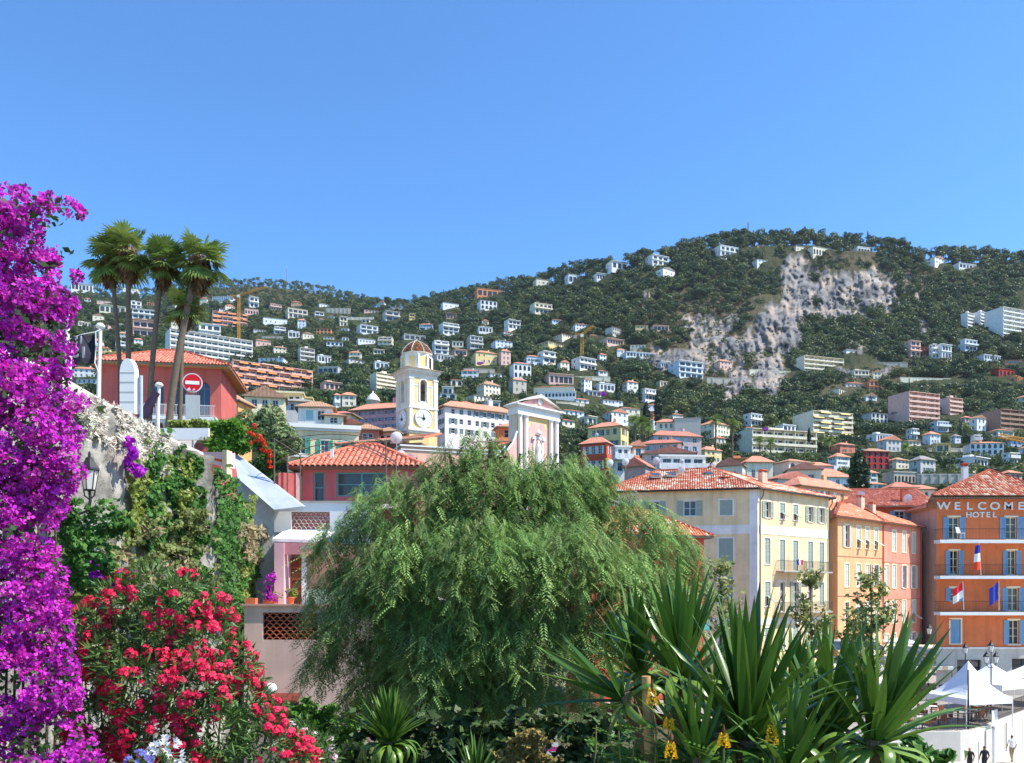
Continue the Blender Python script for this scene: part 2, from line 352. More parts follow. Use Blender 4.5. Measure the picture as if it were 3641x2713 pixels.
# cliffs stand nearer and rougher than the slope they break
DY = tY(X2, Yi); rk = rockmask(X2, Yi)
rid = 1-np.abs(2*fbm(X2/26., Yi/42., 3, 5)-1); rid2 = 1-np.abs(2*fbm(X2/8., Yi/9., 9, 4)-1)
big = fbm(X2/160., Yi/160., 21, 4)
DYd = DY*(1+(big-.5)*.05*smooth(.25, .5, T2))-(rk > 0)*rk*((rid-.5)*18+(rid2-.5)*8)
DYd -= (fbm(X2/12., Yi/14., 31, 3)-.5)*4*smooth(.3, .6, T2)
PX = (X2-CX)*DYd/F; PZ = ZC-(Yi-HY)*DYd/F
V = np.stack([PX, DYd, PZ], -1)
back = []
for k, (f, dz) in enumerate(((1.03, -3), (1.10, -14), (1.25, -60), (1.6, -160))):
    last = V[-1].copy(); last[:, 0] *= f; last[:, 1] *= f; last[:, 2] += dz; back.append(last)
nr0 = V.shape[0]; V = np.concatenate([V, np.array(back)]); R_, Cn = V.shape[:2]
idx = np.arange(R_*Cn).reshape(R_, Cn); Fq = np.stack([idx[:-1, :-1], idx[:-1, 1:], idx[1:, 1:], idx[1:, :-1]], -1).reshape(-1, 4)
rkf = np.concatenate([rk, np.zeros((4, Cn))]).ravel(); scf = np.concatenate([scrubmask(X2, Yi), np.zeros((4, Cn))]).ravel()
HILLM, nt, p_, N_, L_ = nodes('hillside_ground')
tc = N_('ShaderNodeTexCoord'); a1 = N_('ShaderNodeAttribute'); a1.attribute_name = 'rock'; a2 = N_('ShaderNodeAttribute'); a2.attribute_name = 'scrub'
n1 = N_('ShaderNodeTexNoise'); n1.inputs['Scale'].default_value = .09; n1.inputs['Detail'].default_value = 8; L_(tc.outputs['Object'], n1.inputs['Vector'])
n2 = N_('ShaderNodeTexNoise'); n2.inputs['Scale'].default_value = .07; n2.inputs['Detail'].default_value = 6; L_(tc.outputs['Object'], n2.inputs['Vector'])
cr = N_('ShaderNodeValToRGB'); cr.color_ramp.elements[0].color = (*lin((44, 54, 34)), 1); cr.color_ramp.elements[1].color = (*lin((74, 78, 50)), 1); L_(n1.outputs['Fac'], cr.inputs[0])
cs = N_('ShaderNodeValToRGB'); cs.color_ramp.elements[0].color = (*lin((86, 78, 58)), 1); cs.color_ramp.elements[1].color = (*lin((122, 108, 84)), 1); L_(n1.outputs['Fac'], cs.inputs[0])
ck = N_('ShaderNodeValToRGB'); e = ck.color_ramp.elements; e[0].position = .3; e[0].color = (*lin((88, 87, 88)), 1); e[1].position = .7; e[1].color = (*lin((176, 172, 166)), 1)
e = ck.color_ramp.elements.new(.5); e.color = (*lin((138, 135, 132)), 1)
e = ck.color_ramp.elements.new(.6); e.color = (*lin((168, 150, 132)), 1); L_(n2.outputs['Fac'], ck.inputs[0])
mx1 = N_('ShaderNodeMix'); mx1.data_type = 'RGBA'; L_(a2.outputs['Fac'], mx1.inputs[0]); L_(cr.outputs[0], mx1.inputs[6]); L_(cs.outputs[0], mx1.inputs[7])
rm = N_('ShaderNodeMapRange'); rm.inputs[1].default_value = .08; rm.inputs[2].default_value = .4; L_(a1.outputs['Fac'], rm.inputs[0])
mx2 = N_('ShaderNodeMix'); mx2.data_type = 'RGBA'; L_(rm.outputs[0], mx2.inputs[0]); L_(mx1.outputs[2], mx2.inputs[6]); L_(ck.outputs[0], mx2.inputs[7])
L_(mx2.outputs[2], p_.inputs['Base Color']); p_.inputs['Roughness'].default_value = .95; p_.inputs['Specular IOR Level'].default_value = .1
nb = N_('ShaderNodeTexNoise'); nb.inputs['Scale'].default_value = .35; nb.inputs['Detail'].default_value = 10; nb.inputs['Roughness'].default_value = .7; L_(tc.outputs['Object'], nb.inputs['Vector'])
bp = N_('ShaderNodeBump'); bp.inputs['Strength'].default_value = .9; bp.inputs['Distance'].default_value = 2.2; L_(nb.outputs['Fac'], bp.inputs['Height']); L_(bp.outputs[0], p_.inputs['Normal'])
hill = obj('hillside', np_mesh('hillside', V.reshape(-1, 3), Fq, HILLM, extra={'rock': rkf, 'scrub': scf}))
tag(hill, 'wooded limestone hillside rising behind the town', kind='structure')
gm = mat('lowland_ground', (150, 142, 128), .95, .2, .05, .2, 2)
g_ = MB(); g_.quad((-4500, -400, -3), (4500, -400, -3), (4500, 3000, -3), (-4500, 3000, -3)); tag(g_.build('ground', gm), 'low ground under and around the town', kind='structure')
# ---------------------------------------------------------------- building kit
Z = Vector((0, 0, 1)); MESH = {}
def cached(key, fn):
    if key not in MESH: MESH[key] = fn()
    return MESH[key]
def facade(b, o, u, w, h, holes, depth=.2, m=0, mr=0):
    """one wall face with openings and their reveals; o bottom-left seen from outside, u along"""
    o = Vector(o); n = u.cross(Z)
    us = sorted({0, w, *[q for H in holes for q in (H[0], H[0]+H[2])]}); vs = sorted({0, h, *[q for H in holes for q in (H[1], H[1]+H[3])]})
    us = [q for q in us if 0 <= q <= w]; vs = [q for q in vs if 0 <= q <= h]
    pt = lambda a, c, d=0: o+u*a+Z*c-n*d
    for j in range(len(vs)-1):
        i = 0
        while i < len(us)-1:
            cv = (vs[j]+vs[j+1])/2
            inh = lambda k: any(H[0] < (us[k]+us[k+1])/2 < H[0]+H[2] and H[1] < cv < H[1]+H[3] for H in holes)
            if inh(i): i += 1; continue
            k = i
            while k+1 < len(us)-1 and not inh(k+1): k += 1
            b.quad(pt(us[i], vs[j]), pt(us[k+1], vs[j]), pt(us[k+1], vs[j+1]), pt(us[i], vs[j+1]), m); i = k+1
    for a, c, ww, hh_ in [H[:4] for H in holes]:
        b.quad(pt(a, c), pt(a, c, depth), pt(a+ww, c, depth), pt(a+ww, c), mr); b.quad(pt(a, c+hh_), pt(a+ww, c+hh_), pt(a+ww, c+hh_, depth), pt(a, c+hh_, depth), mr)
        b.quad(pt(a, c), pt(a, c+hh_), pt(a, c+hh_, depth), pt(a, c, depth), mr); b.quad(pt(a+ww, c), pt(a+ww, c, depth), pt(a+ww, c+hh_, depth), pt(a+ww, c+hh_), mr)
def shutter_mesh(w, h, m):
    def f():
        b = MB(); t = .045; b.box(0, .07, 0, t, 0, h); b.box(w-.07, w, 0, t, 0, h)
        for z in (0, h*.36, h*.68, h-.08): b.box(.07, w-.07, 0, t, z, z+.08)
        k = max(4, int(h/.16))
        for i in range(k):
            z = .08+(h-.16)*i/k; b.quad((.07, .035, z+.1), (w-.07, .035, z+.1), (w-.07, .008, z), (.07, .008, z))
        b.quad((.06, .04, 0), (w-.06, .04, 0), (w-.06, .04, h), (.06, .04, h)); return b.mesh('shutter', m)
    return cached(('sh', round(w, 2), round(h, 2), m.name), f)
def window_mesh(w, h, m, mull=True, rows=2, frame=.07):
    def f():
        b = MB(); b.box(0, frame, -.03, .04, 0, h); b.box(w-frame, w, -.03, .04, 0, h); b.box(frame, w-frame, -.03, .04, 0, frame); b.box(frame, w-frame, -.03, .04, h-frame, h)
        if mull and w > .7: b.box(w/2-.035, w/2+.035, -.025, .035, frame, h-frame)
        for i in range(1, rows): b.box(frame, w-frame, -.015, .03, h*i/rows-.02, h*i/rows+.02)
        b.quad((frame*.5, .02, frame*.5), (w-frame*.5, .02, frame*.5), (w-frame*.5, .02, h-frame*.5), (frame*.5, .02, h-frame*.5), 1); return b.mesh('window', [m, GLASS])
    return cached(('wi', round(w, 2), round(h, 2), m.name, mull, rows, frame), f)
def surround_mesh(w, h, m, t=.14, d=.03):
    def f():
        b = MB(); b.box(-t, 0, -d, .01, -t*.6, h+t); b.box(w, w+t, -d, .01, -t*.6, h+t); b.box(0, w, -d, .01, h, h+t); b.box(-t*.3, w+t*.3, -d*2.5, .01, -t*.6, 0); return b.mesh('surround', m)
    return cached(('su', round(w, 2), round(h, 2), m.name, t), f)
def put_window(root, o, u, H, depth, fm, sm=None, sur=None, simple=False):
    """H = (u, v, w, h, kind): g glazed, o open shutters, c closed shutters, d dark doorway, f tilted flap"""
    a, c, w, h = H[:4]; kind = H[4] if len(H) > 4 else 'g'; n = u.cross(Z); rz = math.atan2(u.y, u.x); o = Vector(o)
    pos = o+u*a+Z*c
    if kind in 'c' and sm:
        wd = bpy.data.objects.new('window', window_mesh(w, h, fm)); C.objects.link(wd); wd.parent = root; wd.location = pos-n*(depth-.02); wd.rotation_euler = (0, 0, rz)
        for s in (0, 1):
            q = obj('shutter', shutter_mesh(w/2-.01, h, sm), wd, (s*(w/2+.005), -depth+.06, 0))
    else:
        wd = obj('window', window_mesh(w, h, fm, rows=2 if h < 1.7 else 3), root, pos-n*(depth-.03), rz)
        if kind == 'o' and sm:
            obj('shutter', shutter_mesh(w/2, h, sm), wd, (-w/2-.02, -depth-.05, 0)); obj('shutter', shutter_mesh(w/2, h, sm), wd, (w+.02, -depth-.05, 0))
        if kind == 'f' and sm:
            obj('shutter', shutter_mesh(w/2-.01, h*.6, sm), wd, (0, -depth+.05, h*.4)); obj('shutter', shutter_mesh(w/2-.01, h*.6, sm), wd, (w/2+.005, -depth+.05, h*.4))
            obj('shutter', shutter_mesh(w/2-.02, h*.4, sm), wd, (w/2+.01, -depth+.02, h*.4), rot=(math.radians(-55), 0, 0), scale=(1, 1, -1)); 
    if sur: obj('surround', surround_mesh(w, h, sur), wd, (0, -(depth-.03), 0))
    return wd
def walls(root, foot, z0, h, wins, wm, fm=None, sm=None, sur=None, depth=.2, name='wall', base=0, cap=True):
    """walls round a footprint (anticlockwise), wins = {edge: [(u, v, w, h, kind)]}; v from z0"""
    b = MB(); n = len(foot); fm = fm or WHITE
    for i in range(n):
        p = Vector((*foot[i], z0)); q = Vector((*foot[(i+1) % n], z0)); u = (q-p).normalized(); H = wins.get(i, [])
        facade(b, p, u, (q-p).length, h, H, depth, 0, 0)
        if base: b.quad(p-Z*base, q-Z*base, q, p)
        for k in H: put_window(root, p, u, k, depth, fm, sm, sur)
    if cap: b.poly([(x, y, z0+h-.02) for x, y in foot], 0)
    return b.build(name, wm, root)
def hip_roof(root, w, d, z, rise, m, over=.5, ridge=None, along='x', gable=False, soffit=None, name='roof', y0=0):
    """hipped or gabled roof over x -w/2..w/2, y y0..y0+d"""
    b = MB(); x0, x1, a0, a1 = -w/2-over, w/2+over, y0-over, y0+d+over; th = .14
    if along == 'x':
        run = (a1-a0)/2 if not gable else 0; r0, r1 = (x0+run, x1-run) if x1-x0 > 2*run else ((x0+x1)/2,)*2; ym = (a0+a1)/2; A = (r0, ym, z+rise); B = (r1, ym, z+rise)
        c = [(x0, a0, z), (x1, a0, z), (x1, a1, z), (x0, a1, z)]; fs = [[c[0], c[1], B, A], [c[1], c[2], B], [c[2], c[3], A, B], [c[3], c[0], A]]
    else:
        run = (x1-x0)/2 if not gable else 0; r0, r1 = (a0+run, a1-run) if a1-a0 > 2*run else ((a0+a1)/2,)*2; xm = (x0+x1)/2; A = (xm, r0, z+rise); B = (xm, r1, z+rise)
        c = [(x0, a0, z), (x1, a0, z), (x1, a1, z), (x0, a1, z)]; fs = [[c[0], c[1], A], [c[1], c[2], B, A], [c[2], c[3], B], [c[3], c[0], A, B]]
    for f in fs:
        b.poly(f, 0)
    for i in range(4):
        p, q = Vector(c[i]), Vector(c[(i+1) % 4]); b.quad(p-Z*th, q-Z*th, q, p, 1)
    b.quad(*[Vector(q)-Z*th for q in c], 1)
    return b.build(name, [m, soffit or mat('eave_wood', (150, 128, 104), .9)], root)
def pick(seq): return seq[random.randrange(len(seq))]

PAL = dict(W=(240, 238, 232), C=(238, 226, 198), P=(232, 192, 174), O=(226, 150, 100), R=(190, 62, 50), G=(206, 202, 194), Y=(242, 212, 146), B=(222, 230, 236), S=(196, 186, 168), M=(206, 182, 176), K=(172, 140, 118))
RPAL = dict(o=(226, 150, 120), r=(210, 130, 108), g=(158, 152, 146), b=(186, 142, 112))
RECTS = []                                            # what the wood must not cover: x0, x1, y0, y1, distance
def grid_wins(w, h, cols, floors, fh, ww, wh, kinds, sill=.95, margin=.7):
    out = []
    for j in range(floors):
        for i in range(cols):
            u = margin+(w-2*margin)*(i+.5)/cols-ww/2; v = j*fh+sill
            if v+wh < h-.15 and u > .1: out.append((u, v, ww, wh, pick(kinds)))
    return out
def house(x0, x1, yt, yb, style, wc, rc, yaw, floors, cols, label, cat='house', Y=None, dr=.7, group=None, name=None, rise=None, shut=None, sink=4.0, clear=.22):
    xm = (x0+x1)/2; Y = float(tY(xm, yb)) if Y is None else Y; ppm = F/Y; rz = math.radians(yaw)
    W = (x1-x0)/ppm; Ht = (yb-yt)/ppm; w = W/(math.cos(rz)+dr*abs(math.sin(rz))); d = max(dr*w, 3.0) if dr*w < 16 else 16
    pos = P(xm, yb, Y); pos.x += math.sin(rz)*d/2
    RECTS.append((x0-4, x1+4, yt-2, yb-(yb-yt)*clear, Y))
    nm = name or {'apt': 'apartment_building', 'arc': 'arcaded_villa', 'flat': 'flat_roofed_villa', 'wall': 'retaining_wall'}.get(style, 'hillside_house')
    root = thing(nm, label, cat, pos, rz, group); wm = wallm(PAL[wc] if isinstance(wc, str) else wc)
    foot = [(-w/2, 0), (w/2, 0), (w/2, d), (-w/2, d)]; vis = 3 if yaw > 0 else 1
    sm = mat('shutter_%d_%d_%d' % shut, shut, .7, .08) if shut else None; kinds = 'oogc' if shut else 'g'
    if style in ('hip', 'gab'):
        r = rise if rise is not None else min(Ht*.28, .32*min(w, d)+.3); h = Ht-r*.92; fh = h/floors
        ww = min(1.1, w/cols*.42); wh = min(1.7, fh*.55)
        wn_ = {0: grid_wins(w, h, cols, floors, fh, ww, wh, kinds, fh*.26), vis: grid_wins(d, h, max(1, int(cols*.6)), floors, fh, ww, wh, kinds, fh*.26)}
        walls(root, foot, 0, h, wn_, wm, sm=sm, base=sink)
        if style == 'gab':
            g = MB(); g.poly([(-w/2, .02, h), (w/2, .02, h), (0, .02, h+r*.94)]); g.poly([(-w/2, d-.02, h), (w/2, d-.02, h), (0, d-.02, h+r*.94)]); g.build('gable', wm, root)
            hip_roof(root, w, d, h, r, roofm(RPAL[rc]), .35, along='y', gable=True)
        else: hip_roof(root, w, d, h, r, roofm(RPAL[rc]), .45, along='x' if w > d else 'y')
        if w > 7 and floors > 1:
            MB().box(w*.18, w*.18+.7, d*.45, d*.45+.5, h, h+r+.7).build('chimney', wm, root)
    elif style == 'flat':
        h = Ht; fh = h/floors; wn_ = {0: [], vis: []}
        for j in range(floors):
            bw = (w-.8)/cols
            for i in range(cols):
                gw = bw*pick((.62, .8, .86)); wn_[0].append((.4+i*bw+(bw-gw)/2, j*fh+fh*.12, gw, fh*.62, 'g'))
            wn_[vis].append((d*.3, j*fh+fh*.3, min(1.4, d*.3), fh*.4, 'g'))
        walls(root, foot, 0, h, wn_, wm, fm=mat('grey_frame', (150, 152, 154), .5), base=sink, depth=.3)
        for j in range(1, floors+1):
            ex = pick((.5, 1.2, 1.6)) if j < floors else pick((.3, .9)); s = MB(); s.box(-w/2-.25, w/2+.25, -ex, d*.9, j*fh-.28, j*fh+.02)
            s.build('balcony_slab' if j < floors else 'roof', WHITE if wc in ('W', 'B') else wm, root)
            if j < floors and ex > .6:
                q = MB(); q.box(-w/2-.2, w/2+.2, -ex, -ex+.1, j*fh+.03, j*fh+.95); q.build('parapet', wm, root)
        if w > 9: MB().box(-w*.3, -w*.05, d*.3, d*.7, h+.02, h+1.1).build('roof_housing', wm, root)
    elif style == 'apt':
        h = Ht; fh = h/floors; bays = cols; bw = w/bays; rec = 1.5
        walls(root, [(-w/2, rec), (w/2, rec), (w/2, d), (-w/2, d)], 0, h, {0: [(i*bw+bw*.1, j*fh+.12, bw*.8, fh*.68, 'g') for i in range(bays) for j in range(floors)]}, wm, fm=mat('grey_frame', (150, 152, 154), .5), base=sink)
        for i in range(bays+1):
            x = -w/2+i*bw; e = .12 if 0 < i < bays else .2
            if i in (0, bays) or i % 2 == 0: MB().box(max(x-e, -w/2-.2), min(x+e, w/2+.2), -.05, rec+.1, -sink, h).build('party_wall', wm, root)
        rm = roofm(RPAL[rc]) if rc in 'or' else wm
        for j in range(floors+1):
            s = MB(); s.box(-w/2-.3, w/2+.3, -.35, rec, j*fh-.14, j*fh+.12)
            if j < floors: s.box(-w/2-.25, w/2+.25, -.33, -.22, j*fh+.12, j*fh+1.0); s.build('balcony', wallm((236, 182, 160)) if rc in 'or' else wm, root)
            else: s.box(-w/2, w/2, rec-.01, d, j*fh-.1, j*fh+.3); s.build('roof', wm, root)
        for j in range(floors):
            if rc == 'y' or rc == 'o':
                for i in range(0, bays, 3):
                    k = i+random.randrange(2)
                    if k < bays: MB().quad((-w/2+k*bw+.2, -1.2, j*fh+fh*.62), (-w/2+(k+1.6 if k+1.6 < bays else k+1)*bw-.2, -1.2, j*fh+fh*.62), (-w/2+(k+1.6 if k+1.6 < bays else k+1)*bw-.2, -.1, j*fh+fh*.93), (-w/2+k*bw+.2, -.1, j*fh+fh*.93)).build('awning', mat('awning_yellow', (240, 214, 140), .8) if rc == 'y' else mat('awning_orange', (230, 140, 84), .8), root)
        MB().box(-w*.1, w*.12, d*.4, d*.75, h+.3, h+2.2).build('roof_housing', wm, root)
    elif style == 'arc':                               # loggia of round arches under a low tiled roof
        r = min(Ht*.18, 1.8); h = Ht-r; fh = h/floors; bw = w/cols
        wl = MB(); arcm = DARKROOM
        top = [(a, c) for a, c in ()]
        for j in range(floors):
            for i in range(cols):
                xa = -w/2+i*bw; o_ = bw*.3; zb = j*fh; za = zb+fh*.55
                pts = [(xa+bw/2+o_*math.cos(t), za+o_*math.sin(t)*min(1, fh*.3/o_)) for t in np.linspace(math.pi, 0, 7)]
                sh = zb+fh*.08
                wl.poly([(xa, 0, zb), (xa+bw, 0, zb), (xa+bw, 0, sh), (xa, 0, sh)]); wl.poly([(xa, 0, sh), (xa+bw/2-o_, 0, sh), (xa+bw/2-o_, 0, za), (xa, 0, za)]); wl.poly([(xa+bw/2+o_, 0, sh), (xa+bw, 0, sh), (xa+bw, 0, za), (xa+bw/2+o_, 0, za)])
                zt = (j+1)*fh
                for k in range(6):
                    (ax, az), (bx, bz) = pts[k], pts[k+1]; wl.quad((ax, 0, az), (bx, 0, bz), (bx, 0, zt), (ax, 0, zt)); wl.quad((ax, 0, az), (ax, .5, az), (bx, .5, bz), (bx, 0, bz))
                wl.quad((xa, 0, za), (xa+bw/2-o_, 0, za), (xa+bw/2-o_, 0, zt), (xa, 0, zt)); wl.quad((xa+bw/2+o_, 0, za), (xa+bw, 0, za), (xa+bw, 0, zt), (xa+bw/2+o_, 0, zt))
                for sx in (-1, 1): wl.quad((xa+bw/2+sx*o_, 0, sh), (xa+bw/2+sx*o_, .5, sh), (xa+bw/2+sx*o_, .5, za), (xa+bw/2+sx*o_, 0, za))
                g = MB(); g.quad((xa+bw/2-o_, .45, sh), (xa+bw/2+o_, .45, sh), (xa+bw/2+o_, .45, za+o_), (xa+bw/2-o_, .45, za+o_)); g.build('pane', GLASS, root)
        wl.box(-w/2, w/2, .55, d, 0, h); wl.box(-w/2, w/2, 0.0, d, -sink, 0); wl.box(-w/2-.001, -w/2+.02, 0, d, 0, h); wl.box(w/2-.02, w/2+.001, 0, d, 0, h); wl.build('wall', wm, root)
        if rc != '-': hip_roof(root, w, d, h, r, roofm(RPAL[rc]), .4)
        else: MB().box(-w/2-.2, w/2+.2, -.2, d, h, h+.3).build('roof', wm, root)
    elif style == 'wall':
        b = MB(); b.box(-w/2, w/2, 0, 1.2, -sink, Ht); b.box(-w/2-.1, w/2+.1, -.1, 1.3, Ht, Ht+.25); b.build('wall', wm, root)
        for i in range(cols): MB().box(-w/2+w*(i+.5)/cols-.3, -w/2+w*(i+.5)/cols+.3, -.35, -.001, -sink, Ht).build('buttress', wm, root)
    return root
